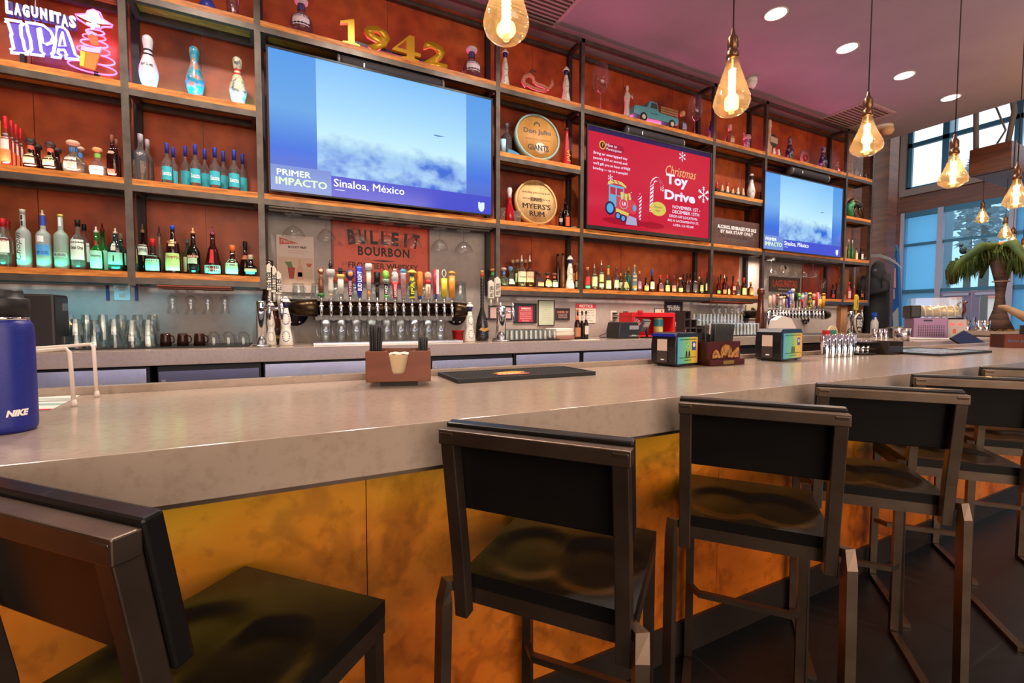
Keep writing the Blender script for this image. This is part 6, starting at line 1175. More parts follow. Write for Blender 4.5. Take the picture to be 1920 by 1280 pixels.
# drip tray and back ledge
def tray(px0, px1, py, Y0, Y1, lb, th=.018):
    a, b = X_at(px0, Y0, CZ), X_at(px1, Y0, CZ); m = MB(); m.box(a, b, Y0, Y1, CZ+.0006, CZ+th); m.m = 1
    n = int((b-a)/.03); m.box(a+.01, b-.01, Y0+.01, Y1-.01, CZ+th, CZ+th+.0015); return solo('drip_tray', m, [m_stain, M((.35, .35, .36), .4, .9)], lb, 'drip tray', bev=.002)
tray(588, 868, 645, 3.33, 3.60, 'long steel drip tray holding the row of pitchers')
m = MB(); a, b = X_at(592, 3.66, 1.05), X_at(848, 3.66, 1.05); a2, b2 = X_at(540, 3.66, 1.05), X_at(884, 3.66, 1.05); m.box(a, b, 3.66, WY-.001, tz-.09, tz+.0635); m.box(a2, b2, 3.68, WY-.001, tz+.064, tz+.074); solo('tap_backsplash', m, noisy('grey_corrugated', [(.4, (.16, .15, .14)), (.6, (.26, .24, .22))], 3, (14, 1, 1), rough=.5), 'ribbed grey steel box behind the bronze tap pipe, carrying upside down mugs', 'backsplash')
def mug(loc, R, H, lb, group, mat=MUGG, flip=False, hs=1, rz=0, name='glass_mug', cat='mug'):
    t = thing(name, lb, cat, loc, rz, group); pr = [(.0001, .006), (R*.80, 0), (R*.86, .012), (R*.95, .55*H), (R, H), (R*.95, H), (R*.90, .55*H), (R*.78, .02), (.0001, .02)]
    if flip: pr = [(a, H-b) for a, b in pr]
    m = MB(); m.lathe(pr, 18, caps=False); part('mug_body', m, mat, t)
    m = MB(); m.tube([(hs*R*.9, 0, H*.82), (hs*R*1.35, 0, H*.78), (hs*R*1.55, 0, H*.55), (hs*R*1.4, 0, H*.3), (hs*R*.85, 0, H*.22)], R*.13, 8); part('handle', m, mat, t); return t
PT = 'glass pitcher under the taps, '
for i, (px, W) in enumerate(((611, 23), (640, 22.5), (668, 22), (697, 21.5), (725, 20.5), (751, 19.5), (777, 19), (802.5, 18), (826, 18))):
    Y = 3.44; x = X_at(px, Y, CZ+.03); H = PY(px, 599, Y).z-CZ-.02; mug((x, Y, CZ+.0201), dia(px, W, Y)/2, H, PT+('leftmost of nine', 'second from the left end', 'third from the left end', 'behind the left bunch of straws', 'right of the left bunch of straws', 'sixth from the left end', 'third from the right end', 'second from the right end', 'rightmost, nearest the red tub')[i], 'glass pitchers under the taps', hs=-1, rz=-.3, name='glass_pitcher', cat='pitcher')
for i, px in enumerate((560, 595, 632, 666, 700, 733, 765, 795, 824, 862)):
    Y = 3.77; x = X_at(px, Y, tz+.06); H = (PY(px, 531, Y).z-tz-.075) if px != 862 else PY(px, 528, Y).z-tz-.075
    mug((x, Y, tz+.0746), dia(px, 26, Y)/2, H, 'upside down glass mug on the ledge behind the tap handles' if i not in (0, 9) else ('upside down glass mug below the cocktail poster' if i == 0 else 'upside down glass mug at the right end of the ledge'), 'upside down mugs behind the taps', flip=True, rz=.8)
# chrome columns
def column(px, yt, W, Y, lb, faucets, handles, hl=None, cat='beer tap'):
    x = X_at(px, Y, CZ); H = PY(px, yt, Y).z-CZ; r = dia(px, W, Y)/2; t = thing('tap_column', lb, cat, (x, Y, CZ+.0005))
    m = MB(); m.lathe([(r*1.9, 0), (r*1.9, .012), (r*1.05, .014)], 22); part('base_plate', m, m_stain, t)
    m = MB(); m.lathe([(r, .013), (r, H-.02), (r*.92, H-.004), (.0001, H)], 22); part('column', m, CHROME, t)
    for dx, dz in faucets: m = MB(); m.tube([(0, -r*.8, H-.06), (dx*.5, -r-.03, H-.055), (dx, -r-.06, H-.05)], .012, 8); part('shank', m, CHROME, t); f = faucet(t, dx, -r-.03, H-.05)
    for (hpx, hyt, hyb, txt_, lb2) in handles:
        Yh = Y-r-.075; hx = X_at(hpx, Yh, CZ+.3); z0 = PY(hpx, hyb, Yh).z-CZ; hz = PY(hpx, hyt, Yh).z-CZ-z0; wd_ = dia(hpx, 10.5, Yh)/2
        m = MB(); m.prism([(-wd_, .03), (wd_, .03), (wd_, hz*.88), (0, hz), (-wd_, hz*.92)], -.012, .012); m.tube([(0, 0, -.03), (0, 0, .03)], .008, 8); o = part('tap_handle', m, M('#e2dac6', .45) if txt_ != 'Modelo' else M('#dcc030', .4), t, lb2, (hx-x, -r-.075, z0)); text(txt_, .030 if txt_ != 'Modelo' else .034, INK, o, 0, -.0126, hz*.48, w=hz*.5, rot=PI/2, bold=.02)
    return t, x, H, r
column(491, 563, 19, 3.36, 'chrome tap column at the left beside the ceramic bottles, with three cream handles', [(.05, 0), (.12, 0)], [(506.5, 493, 553, 'PELTIER', 'left cream handle'), (514.5, 498, 557, 'PELTIER', 'middle cream handle'), (523, 508, 560, 'PELTIER', 'right cream handle with yellow tip')])
column(939.5, 573, 18, 3.40, 'chrome tap column left of the framed notices, with two cream handles', [(-.06, 0), (.05, 0)], [(920.5, 525, 566, 'PELTIER', 'left cream handle'), (932.5, 519, 563, 'PELTIER', 'right cream handle with yellow tip')])
# second pipe
TY2 = 3.56
t2, tz2, tx2 = pipe_tower('tap_tower', 'second pipe tower of beer taps under the right television, handles seen side by side', 1446, 1548, 589, TY2, .10, 17, '', [])
for px, yt, kd, lb in ((1443, 554, '#d8c8a8', 'cream stick handle at the left end'), (1450, 552, '#d8a8b0', 'pink handle'), (1456, 550, 'apple', 'handle with red apple top'), (1462.5, 549, 'tower', 'white lighthouse handle'), (1468, 549, 'hat', 'cream plaque handle'), (1473.5, 549.5, 'purple', 'purple handle with gold top'), (1479, 545, 'blue', 'blue handle'), (1485.5, 541, 'mask', 'tall white handle with dark top'), (1491.5, 550, '805', 'black patterned handle'), (1497.5, 549, 'hop', 'handle with green hop top'), (1504, 549, 'red', 'red handle'), (1510, 548, 'silver', 'silver handle with blue top'), (1517, 548, 'ipa', 'yellow and green handle'), (1525, 550, 'pink', 'pink-topped handle'), (1531, 548, 'stripe', 'red, white and blue handle'), (1536.5, 553, 'yellow', 'yellow handle'), (1543, 549, 'mango', 'orange handle at the right end')):
    x = X_at(px, TY2-.09, tz2); zt = PY(px, yt, TY2-.09).z; faucet(t2, x-tx2, -.046, .012); make_handle(t2, kd, x-tx2, -.09, .08, zt-tz2-.08, lb, .95)
tray(1452, 1546, 630, 3.33, 3.60, 'steel drip tray below the second tap pipe')
column(1439, 583, 11, 3.36, 'chrome tap column at the left of the second tap pipe', [(.05, 0)], [])
t, x, H, r = column(1593, 583, 12, 3.36, 'chrome tap column behind the shield-shaped 805 sign, with a yellow handle', [(.05, 0)], [(1605, 552, 585, 'Modelo', 'yellow handle')])
# shield sign 805
Y = 3.22; pq = PY(1613, 604, Y); sx, sz = dia(1613, 27, Y)/2*1.2, (PY(1613, 585, Y).z-PY(1613, 625, Y).z)/2
t = thing('shield_sign', 'brown shield-shaped sign with white numerals 805 standing on the counter', 'sign', (pq.x, Y+.01, CZ+sz+.001)); sh = [(-1, .55), (-.55, .82), (0, 1), (.55, .82), (1, .55), (.95, -.1), (.6, -.65), (0, -1), (-.6, -.65), (-.95, -.1)]
m = MB(); m.prism([(a*sx, b*sz) for a, b in sh], 0, .02); b = part('white_edge', m, M('#dcd0bc', .5), t); m = MB(); m.prism([(a*sx*.92, b*sz*.92) for a, b in sh], -.002, -.0002); part('brown_face', m, M('#4a3626', .5), b); text('805', sz*.75, WINK, b, 0, -.003, .05*sz, w=sx*1.4, bold=.03); text('FIRESTONE WALKER', sz*.12, WINK, b, 0, -.003, .62*sz, w=sx*.9)
for i in range(5): m = MB(); m.prism([((-.3+.15*i-.06)*sx, -.55*sz), ((-.3+.15*i)*sx, -.42*sz), ((-.3+.15*i+.06)*sx, -.55*sz), ((-.3+.15*i)*sx, -.70*sz)], -.003, -.0022); part('leaf_mark', m, WINK, b)
# ------------------------------------------------------------------ things on the back counter
def tumbler_stack(px, yt, W, Y, n, grp, lb):
    x = X_at(px, Y, CZ); H = PY(px, yt, Y).z-CZ-.008; R = dia(px, W, Y)/2; h = H/(1+(n-1)*.42); st = h*.42
    for i in range(n):
        m = MB(); m.lathe([(R, 0), (R*.99, .02), (R*.80, h*.72), (R*.68, h), (R*.62, h), (.0001, h-.004)], 9, caps=False); m.sm = [False]*len(m.f); m.lathe([(R*.955, .001), (R*.74, h*.70), (R*.60, h*.985)], 16, caps=False)
        solo('tumbler', m, MUGG, lb, 'glass', (x, Y, CZ+.008+i*st+.0003), random.random(), grp)
matm = MB(); a, b = X_at(118, 3.42, CZ), X_at(466, 3.42, CZ); matm.box(a, b, 3.40, 3.84, CZ+.0005, CZ+.0075); solo('bar_mat', matm, BLKM, 'thin black rubber mat under the tumblers and mugs at the left of the back counter', 'mat')
for i, px in enumerate((145, 179, 217, 249.5, 280)): tumbler_stack(px, (598, 600, 598, 600, 599)[i], 30.5, 3.46, 3, 'front tumbler stacks', 'clear tumbler upside down in a front-row stack beside the black box')
for i, px in enumerate((132, 164, 195, 229, 260, 288)): tumbler_stack(px, 590, 28, 3.60, 3, 'rear tumbler stacks', 'clear tumbler upside down in a rear-row stack beside the black box')
for i, (px, lb) in enumerate(((311, 'leftmost dark mug of three'), (343, 'middle dark mug of three'), (374.5, 'rightmost dark mug of three'))):
    x = X_at(px, 3.50, CZ); mug((x, 3.50, CZ+.008), dia(px, 23, 3.5)/2, PY(px, 625, 3.5).z-CZ-.008, lb+', dimpled, on the black rubber mat', 'dark dimpled mugs', M('#3a1c12', .08, 0, 0, .45, 1.4), True, 1, -.2)
for i, (px, lb) in enumerate(((401, 'left clear punch mug'), (428.5, 'middle clear punch mug'), (456, 'right clear punch mug'))):
    x = X_at(px, 3.50, CZ); R = dia(px, 26, 3.5)/2; H = PY(px, 621, 3.5).z-CZ-.008; t = thing('glass_mug', lb+' turned upside down on the black rubber mat', 'mug', (x, 3.50, CZ+.008), 0, 'clear punch mugs')
    m = MB(); m.lathe([(R, 0), (R, .45*H), (R*.85, .75*H), (R*.5, .96*H), (.0001, H)], 18, caps=False); part('mug_body', m, MUGG, t); m = MB(); m.tube([(R*.9, 0, .75*H), (R*1.3, 0, .68*H), (R*1.35, 0, .3*H), (R*.98, 0, .2*H)], R*.10, 8); part('handle', m, MUGG, t)
# black box (speaker-like terminal) at far left
Y = 3.34; x0, x1 = X_at(30, Y, CZ+.1), X_at(104, Y, CZ+.1); H = PY(80, 551, Y).z-CZ; t = thing('black_cabinet', 'black box-shaped terminal on the back counter behind the blue water bottle', 'terminal', (x0, Y, CZ+.0005))
m = MB(); m.box(0, x1-x0, 0, .19, 0, H); part('body', m, M((.018, .012, .011), .4), t, bev=.012)
for z in (.12*H, .72*H): m = MB(); m.box(x1-x0+.0005, x1-x0+.006, .10, .16, z, z+.04); part('latch', m, M((.25, .23, .22), .3, .8), t)
# brown whisky bottle between the ceramics
B(516, 570, 23, 'std', CZ, 0, '#4a1c0c', D_, ('cap', '#2a1410', .1), [(.10, .28, '#2c1208', ('BUFFALO', '#d8b060', .4))], 'brown glass bottle between the two ceramic bottles at the left of the taps', Y=3.635)
# big dark display bottle leaning behind the left column
x = X_at(506, 3.75, CZ); m = MB(); H = PY(506, 488, 3.75).z-CZ; m.lathe([(.06, 0), (.065, .02), (.06, H*.45), (.03, H*.7), (.025, H*.9), (.036, H*.93), (.036, H)], 16); solo('display_bottle', m, M('#2a1a12', .2, coat=.4), 'very tall dark bottle standing behind the left cream tap handles', 'bottle', (x, 3.775, CZ+.0005))
# red tub, black textured bottle
x = X_at(859, 3.62, CZ); R = dia(859, 24, 3.62)/2; H = PY(859, 619, 3.62).z-CZ; m = MB(); m.lathe([(R*.80, 0), (R*.9, H*.85), (R, H*.86), (R, H), (R*.9, H), (R*.75, .01), (.0001, .01)], 20, caps=False); m.lathe([(.0001, .0), (R*.8, 0)], 20, caps=False); solo('plastic_tub', m, M('#c8242c', .4), 'small red plastic tub at the right end of the pitcher row', 'tub', (x, 3.62, CZ+.0005))
x = X_at(904, 3.55, CZ); H = PY(904, 507, 3.55).z-CZ; R = dia(904, 25, 3.55)/2; t = thing('embossed_bottle', 'black embossed bottle with a long beaded neck right of the tap pipe', 'bottle', (x, 3.55, CZ+.0005)); BE = M((.015, .014, .014), .22, coat=.6)
pr = [(R*.9, 0), (R, .04*H), (R*.95, .18*H), (R*.8, .30*H), (R*.4, .42*H), (R*.28, .48*H)]
for k in range(9): z = .50+.045*k; pr += [(R*.24, z*H), (R*.31, (z+.018)*H), (R*.24, (z+.036)*H)]
m = MB(); m.lathe(pr, 18); b = part('body', m, BE, t); m = MB(); m.lathe([(R*.27, .905*H), (R*.30, .95*H), (R*.28, .955*H)], 12); m.m = 1; m.lathe([(R*.26, .955*H), (R*.24, H)], 12); part('stopper', m, [M('#c05038', .4), M('#b8884a', .5)], t)
m = MB(); m.prism([(-R*.9, .16*H), (-R*.5, .19*H), (0, .175*H), (R*.5, .19*H), (R*.7, .16*H), (0, .13*H)], -R*1.02, -R*.9); part('gold_wings', m, M('#c89848', .35, .6), b)
for k in range(10): a = k*.7; zz = (.06+.028*k)*H; m = MB(); m.ball(R*.16, R*.9*math.sin(a*1.3-1)*.8, -R*.72, zz, 8); part('relief', m, BE, b)
# tumblers in rows on a mat, paper stack
a, b = X_at(944, 3.5, CZ), X_at(1036, 3.5, CZ); m = MB(); m.box(a, b, 3.38, 3.72, CZ+.0005, CZ+.012); solo('bar_mat', m, BLKM, 'black mat under the dense rows of small glasses right of the second column', 'mat')
k = 0
for j, Y in enumerate((3.43, 3.51, 3.60, 3.68)):
    for i in range(10):
        x = a+.034+(b-a-.068)*i/9; m = MB(); R = .030; h = .082; m.lathe([(R, 0), (R*.98, .01), (R*.78, h*.9), (R*.7, h), (.0001, h-.003)], 9, caps=False); m.sm = [False]*len(m.f); solo('rocks_glass', m, MUGG, 'small upside down glass in the dense rows on the black mat', 'glass', (x, Y, CZ+.0123), 0, 'small glasses in rows on the black mat')
x0, x1 = X_at(1035, 3.45, CZ), X_at(1078, 3.45, CZ)
for i, (c, lb) in enumerate((('#9a6a5c', 'folded reddish cloth under the pale napkin packs'), ('#d8ccb8', 'pale napkin pack, lower of two, beside the rows of small glasses'), ('#e4dccc', 'pale napkin pack, upper of two, beside the rows of small glasses'))): m = MB(); m.box(0, x1-x0-.02*i, 0, .16, 0, .033); solo('napkin_pack' if i else 'folded_cloth', m, M(c, .7), lb, 'napkins' if i else 'cloth', (x0+.012*i, 3.42, CZ+.0008+.034*i), .05*i, bev=.006)
m = MB(); m.box(0, .26, 0, .10, 0, .002); solo('receipt_paper', m, M('#e2d8cc', .7), 'white paper strip on the counter front under the dark bottles', 'paper', (X_at(1078, 3.26, CZ), 3.255, CZ+.0008), -.06)
for px, yt, W, g, cp, lab, lb, Y in ((1082.5, 580, 12.5, '#3a120a', '#c85a28', [(.10, .40, '#b87850', None), (.66, .8, '#d86830', None, 3)], 'dark bottle with orange neck and patterned label in front of the notice', 3.42), (1091, 583, 9, '#1c0e0a', '#2a2020', [(.66, .85, '#c8b8b8', None, 3)], 'dark bottle behind and between the pair in front of the notice', 3.50), (1098.5, 583, 10.5, '#1a0c08', '#3a2428', [(.18, .48, '#d8ccc0', None, .9), (.7, .85, '#c0a8a8', None, 3)], 'dark bottle with cream label, right of three in front of the notice', 3.42)):
    B(px, yt, W, 'wine', CZ, 0, g, D_, ('cap', cp, .06), lab, lb, Y=Y)
# receipt printer, card reader, red display box
Y = 3.40; x0, x1 = X_at(1160, Y, CZ), X_at(1199, Y, CZ); H = PY(1180, 604, Y).z-CZ; w = x1-x0; t = thing('receipt_printer', 'black receipt printer on the back counter below the white outlet', 'printer', (x0, Y, CZ+.0005))
m = MB(); m.prism([(0, 0), (w, 0), (w, H*.62), (w*.92, H), (w*.08, H), (0, H*.5)], 0, .19); part('body', m, M((.02, .02, .022), .35), t, bev=.008)
m = MB(); m.box(w*.5, w*.95, -.003, -.0002, H*.55, H*.80); p__ = part('control_panel', m, M((.28, .28, .30), .4), t); m = MB(); m.box(w*.5, w*.95, -.003, -.0002, H*.14, H*.17); part('paper_slot', m, M((.5, .5, .5), .4), t); text('EPSON', H*.06, WINK, t, w*.72, -.0035, H*.2, w=w*.2)
Y = 3.52; x0, x1 = X_at(1185, Y, CZ+.1), X_at(1266, Y, CZ+.1); H = PY(1225, 586, Y).z-CZ; w = x1-x0; t = thing('display_box', 'red open-front promotional display box holding a tall coloured can', 'display', (x0, Y, CZ+.0005)); RD_ = M('#d01c24', .4)
m = MB(); m.box(0, w, 0, .20, H-.045, H); m.box(0, .03, 0, .20, 0, H-.045); m.box(w-.03, w, 0, .20, 0, H-.045); m.box(.03, w-.03, .185, .20, 0, H-.045); m.box(.03, w-.03, 0, .185, 0, .02); bb = part('red_case', m, RD_, t, bev=.004); text('FIREBALL', .05, WINK, t, w*.42, .1845, H*.62, w=w*.42, rot=-.5, bold=.03)
m = MB(); m.box(w*.12, w*.22, -.01, .0, H-.001, H+.02); part('side_knob', m, RD_, t)
x = x0+w*.74; m = MB(); m.lathe([(.045, 0), (.05, .012), (.05, .165), (.04, .183)], 20); m.m = 1; m.lathe([(.0505, .09), (.0505, .165)], 20, caps=False); solo('tall_can', m, [M('#c8cc78', .35), M('#2a8a90', .35)], 'tall can with teal and yellow print inside the red display box', 'can', (x, Y+.09, CZ+.0215))
x = X_at(1213, 3.43, CZ); t = thing('card_reader', 'black card terminal on a stalk in front of the red display box', 'card terminal', (x, 3.43, CZ+.0005)); m = MB(); m.box(-.05, .05, -.04, .04, 0, .012); m.tube([(0, 0, .01), (-.01, 0, .11)], .012, 8); part('stand', m, BLK, t); m = MB(); m.T = Matrix.Translation((-.03, 0, .12)) @ Matrix.Rotation(.5, 4, 'X'); m.box(-.05, .04, -.02, .02, -.06, .07); h_ = part('handset', m, M((.10, .09, .10), .3), t, bev=.006)
m = MB(); m.T = Matrix.Translation((-.03, 0, .12)) @ Matrix.Rotation(.5, 4, 'X'); m.box(-.04, .03, -.022, -.0202, .0, .055); part('screen', m, M((.45, .40, .42), .2), h_)
# stepped dark wire rack
Y = 3.60; x0 = X_at(1283, Y, CZ); H = PY(1290, 581, Y).z-CZ; t = thing('stepped_rack', 'dark stepped cube rack left of the pint glasses', 'rack', (x0, Y, CZ+.0005)); DW_ = M((.03, .02, .018), .5); c = H/3.1
k = 0
for i, n in ((0, 3), (1, 2), (2, 1)):
    for j in range(n):
        m = MB(); X0, Z0, e = i*c, j*c, .010
        m.box(X0, X0+c, 0, .12, Z0, Z0+e); m.box(X0, X0+c, 0, .12, Z0+c-e, Z0+c); m.box(X0, X0+e, 0, .12, Z0+e, Z0+c-e); m.box(X0+c-e, X0+c, 0, .12, Z0+e, Z0+c-e); part('cube_frame', m, DW_, t)
m = MB(); m.lathe([(.03, 0), (.034, .07), (.03, .09)], 14); solo('small_tin', m, speckle('tin_red', '#b02c34', '#d8c8c0', '#b02c34', 20), 'small red and white tin in the bottom cube of the stepped rack', 'tin', (x0+c*.5, Y+.06, CZ+.0112))
# pint glass array (two tiers on a rack)
a, b = X_at(1323, 3.55, CZ), X_at(1410, 3.55, CZ); t = thing('tiered_stand', 'low two-step dark stand under the pint glasses', 'stand', (a, 3.42, CZ+.0005)); m = MB(); m.box(0, b-a, 0, .40, 0, .012); m.box(0, b-a, .20, .40, .0121, .115); part('step', m, DW_, t)
k = 0
for j, (Y, z0) in enumerate(((3.455, .013), (3.535, .013), (3.67, .116), (3.755, .116))):
    for i in range(13):
        x = a+.04+(b-a-.08)*i/12; R = .036; h = .135; m = MB(); m.lathe([(R, 0), (R*.98, .012), (R*.72, h), (R*.6, h), (.0001, h-.004)], 10, caps=False); m.sm = [False]*len(m.f)
        solo('pint_glass', m, MUGG, 'upside down pint glass in the tiered rows beside the straw box' if j < 2 else 'upside down pint glass on the raised back rows beside the straw box', 'glass', (x, Y, CZ+z0+.0006), 0, 'pint glasses, front rows' if j < 2 else 'pint glasses, raised back rows')
# tall amber display bottle and small dark plant picture by the sixth post
x = X_at(1424.5, 3.50, CZ); H = PY(1424, 540, 3.5).z-CZ; m = MB(); m.lathe([(.045, 0), (.055, .02), (.052, H*.35), (.035, H*.6), (.030, H*.85), (.042, H*.88), (.042, H*.95), (.03, H)], 16); solo('display_bottle', m, M('#5a2410', .15, coat=.6), 'tall slim amber bottle standing beside the sixth post on the counter', 'bottle', (x, 3.50, CZ+.0005))
t, b, w, h = flat_sign('small_picture', 'small picture of dark foliage on the wall left of the sixth post', 'picture', 1399, 1422, 572, 598, SG, '#b8a888')
for i in range(16): a = random.random()*6.28; rr = .36*random.random(); m = MB(); u, v_ = rr*math.cos(a)*w*.8, rr*math.sin(a)*h*.8-.06*h; m.prism([(u-.02, v_), (u, v_+.03), (u+.025, v_+.01), (u+.005, v_-.025)], -.002-.0002*i, -.001-.0002*i) if 0 else m.add([(u-.02, -.001-.0002*i, v_), (u, -.001-.0002*i, v_+.03), (u+.025, -.001-.0002*i, v_+.01), (u+.005, -.001-.0002*i, v_-.025)], [(0, 1, 2, 3)]); part('leaf_print', m, M('#20281a', .6), b)
# half-round white tray, red and green boxes, spray bottle, lump dispenser
x = X_at(1565, 3.40, CZ); R = dia(1565, 36, 3.40)/2; t = thing('half_round_sign', 'cream half-round board standing behind the steel cups', 'board', (x, 3.42, CZ+.0005)); m = MB(); m.prism([(-R, 0), (R, 0), (R, R*.35)]+[(R*math.cos(PI*i/14)*1.0, R*.35+R*.75*math.sin(PI*i/14)) for i in range(1, 14)]+[(-R, R*.35)], 0, .015); b = part('board', m, M('#e0d0b0', .5), t); text('PATRON', .035, M('#c89878', .5), b, 0, -.0006, R*.55, w=R*1.2)
for px, c, lb in ((1549, '#c82a34', 'small red box left of its green neighbour in front of the half-round board'), (1561, '#3a8a78', 'small green box right of the red one in front of the half-round board')): m = MB(); m.box(-.035, .035, -.03, .03, 0, .055); solo('small_box', m, M(c, .5), lb, 'box', (X_at(px, 3.33, CZ), 3.33, CZ+.0005), bev=.003)
x = X_at(1639, 3.35, CZ); H = PY(1638, 583, 3.35).z-CZ; t = thing('spray_bottle', 'white spray bottle with blue trigger at the right end of the back counter', 'spray bottle', (x, 3.35, CZ+.0005)); m = MB(); m.lathe([(.042, 0), (.045, .01), (.044, H*.5), (.02, H*.68), (.016, H*.74)], 16); part('bottle', m, M('#d8d4d0', .3, 0, 0, .3), t); m = MB(); m.box(-.05, .03, -.014, .014, H*.80, H*.93); m.box(-.035, -.022, -.008, .008, H*.62, H*.80); m.cyl(.018, H*.73, H*.82, 12); part('trigger', m, M('#2a4ac0', .4), t)
# ------------------------------------------------------------------ things on the bar top
TZ = BZ+.0005
# blue water bottle
p = PZ(18, 800, BZ); r = .040; bx, by = X_at(14, 1.12, BZ), 1.12; t = thing('water_bottle', 'tall navy blue steel water bottle with black lid at the left edge', 'water bottle', (bx, by, TZ)); H = PY(20, 543, by).z-BZ; H1 = PY(25, 600, by).z-BZ; NVY = noisy('blue_powder_coat', [(.4, lin('#141f78')), (.6, lin('#182688'))], 400, rough=.42)
m = MB(); m.lathe([(r*.90, 0), (r*.98, .006), (r, .014), (r, H1-.022), (r*.96, H1-.008), (r*.86, H1-.001)], 40); b = part('body', m, NVY, t)
m = MB(); m.lathe([(r*.86, H1-.0012), (r*.85, H1+.006)], 32); part('steel_neck', m, CHROME, t)
m = MB(); m.lathe([(r*.87, H1+.006), (r*.88, H1+.036), (r*.84, H1+.038), (r*.70, H1+.040), (r*.70, H-.004), (r*.66, H)], 32); lid_ = part('lid', m, M((.012, .012, .013), .45), t)
text('NIKE', .0115, WINK, b, 0, 0, .036, w=.030, bold=.06, shear=.25, bendr=r+.0006).rotation_euler = (0, 0, .72)
# white wire stand and menu sheet
WV = M('#e2d4cc', .35); t = thing('wire_stand', 'white wire menu stand behind the blue water bottle', 'stand', (0, 0, BZ))
for px, py, tx_, ty_ in ((139, 762, 130, 653), (182, 744, 175, 645)):
    p = PZ(px, py, BZ); q_ = PY(tx_, ty_, p.y+.01); m = MB(); m.tube([(p.x, p.y, .006), (q_.x, q_.y, q_.z-BZ-.008), (q_.x-.006, q_.y, q_.z-BZ), (q_.x-.05, q_.y+.01, q_.z-BZ-.004), (q_.x-.20, q_.y+.02, q_.z-BZ-.014), (q_.x-.26, q_.y+.02, q_.z-BZ-.016)], .0042, 8); part('wire_leg', m, WV, t)
    m = MB(); m.lathe([(.0055, .0006), (.006, .006), (.0045, .016)], 10, p.x, p.y); part('rubber_tip', m, WV, t)
m = MB(); c = [PZ(-30, 772, BZ), PZ(95, 770, BZ), PZ(150, 742, BZ), PZ(20, 744, BZ)]; m.add([(q.x, q.y, TZ) for q in c]+[(q.x, q.y, TZ+.0012) for q in c], [(0, 3, 2, 1), (4, 5, 6, 7), (0, 1, 5, 4), (1, 2, 6, 5), (2, 3, 7, 6), (3, 0, 4, 7)]); t = solo('menu_sheet', m, M('#d8d8cc', .5), 'white menu sheet with a red edge lying under the white wire stand', 'menu')
m = MB(); e1, e2 = c[0]*.93+c[3]*.07, c[1]*.93+c[2]*.07; m.add([(q.x, q.y, TZ+.0016) for q in (c[0], c[1], e2, e1)], [(0, 1, 2, 3)]); part('red_edge', m, M('#c03038', .5), t)
for f1, f2, cc in ((.3, .42, '#8aa8a8'), (.55, .60, '#9aa0a0'), (.7, .8, '#a8b4a8')): m = MB(); m.add([(q.x, q.y, TZ+.0016) for q in (c[0]*(1-f1)+c[3]*f1, c[1]*(1-f1)+c[2]*f1, c[1]*(1-f2)+c[2]*f2, c[0]*(1-f2)+c[3]*f2)], [(0, 1, 2, 3)]); part('print_line', m, M(cc, .6), t)
# napkin caddy
def straws(cx, cy, z0, n, L, R, fan, col, lb, grp, lean=(.0, 0), sx=1.0, sy=1.0, rad=.0032):
    for i in range(n):
        a = 2.4*i; q = math.sqrt((i+.5)/n); x, y = cx+R*sx*q*math.cos(a), cy+R*sy*q*math.sin(a); lx, ly = lean[0]+fan*q*math.cos(a), lean[1]+.5*fan*q*math.sin(a)
        m = MB(); m.tube([(0, 0, 0), (lx*L, ly*L, L*(.985+.03*((i*7) % 5)/5))], rad, 6); solo('drinking_straw', m, col, lb, 'straw', (x, y, z0), 0, grp)
BST = M((.010, .008, .008), .5)
CB = noisy('walnut_stain', [(.3, (.13, .030, .010)), (.7, (.21, .052, .018))], 2.2, (2, 2, 10), rough=.36, detail=6)
pl, pr_ = PZ(684, 715, BZ), PZ(807, 713, BZ); cy = 1.36; xl, xr = X_at(684, cy, BZ+.03), X_at(807, cy, BZ+.03); w = xr-xl; rzc = -.27
cx = (xl+xr)/2; t = thing('napkin_caddy', 'brown wooden napkin and straw caddy in the centre of the bar top', 'caddy', (cx, cy, TZ), rzc); w = .190; hb, ht = .014, .106; D = .125
m = MB(); m.box(-w*.29, w*.29, .02, D-.02, 0, hb); part('plinth', m, M((.02, .012, .010), .5), t)
m = MB(); cut = [(-w/2, hb), (w/2, hb), (w/2, ht), (w*.165, ht), (w*.10, hb+.032), (w*.075, hb+.024), (-w*.075, hb+.024), (-w*.10, hb+.032), (-w*.155, ht), (-w/2, ht)]; m.prism(cut, 0, .009); part('front_panel', m, CB, t, bev=.0015)
m = MB(); m.box(-w/2, w/2, D-.008, D, hb, ht+.002); part('back_panel', m, CB, t)
for x in (-w/2, w/2-.008): m = MB(); m.box(x, x+.008, .0095, D-.0085, hb, ht-.001); part('side_panel', m, CB, t)
for x in (-w*.24, w*.22): m = MB(); m.box(x, x+.006, .0095, D-.0085, hb+.0085, ht-.004); part('divider', m, CB, t)
m = MB(); m.box(-w/2+.0085, w/2-.0085, .0095, D-.0085, hb, hb+.008); part('floor_panel', m, CB, t)
cr, sr = math.cos(rzc), math.sin(rzc); L2W = lambda a, b_: (cx+cr*a-sr*b_, cy+sr*a+cr*b_)
for i in range(24):
    m = MB(); n_ = 10; z = BZ+hb+.0092+i*.0031; ww = .062; pts = [(-ww/2+ww*k/n_, .0016*math.sin(k*1.4+i) if i == 23 else 0) for k in range(n_+1)]
    m.prism([(a, b_) for a, b_ in pts]+[(a, b_+.0026) for a, b_ in pts[::-1]], -.044, .044); X_, Y_ = L2W(.0, .060); o = solo('paper_napkin', m, M('#d8bc98' if i < 23 else '#e8d8c4', .8), 'cream napkin in the stack inside the wooden caddy' if i < 23 else 'topmost printed napkin in the wooden caddy stack', 'napkin', (X_, Y_, z), rzc, 'napkins in the wooden caddy')
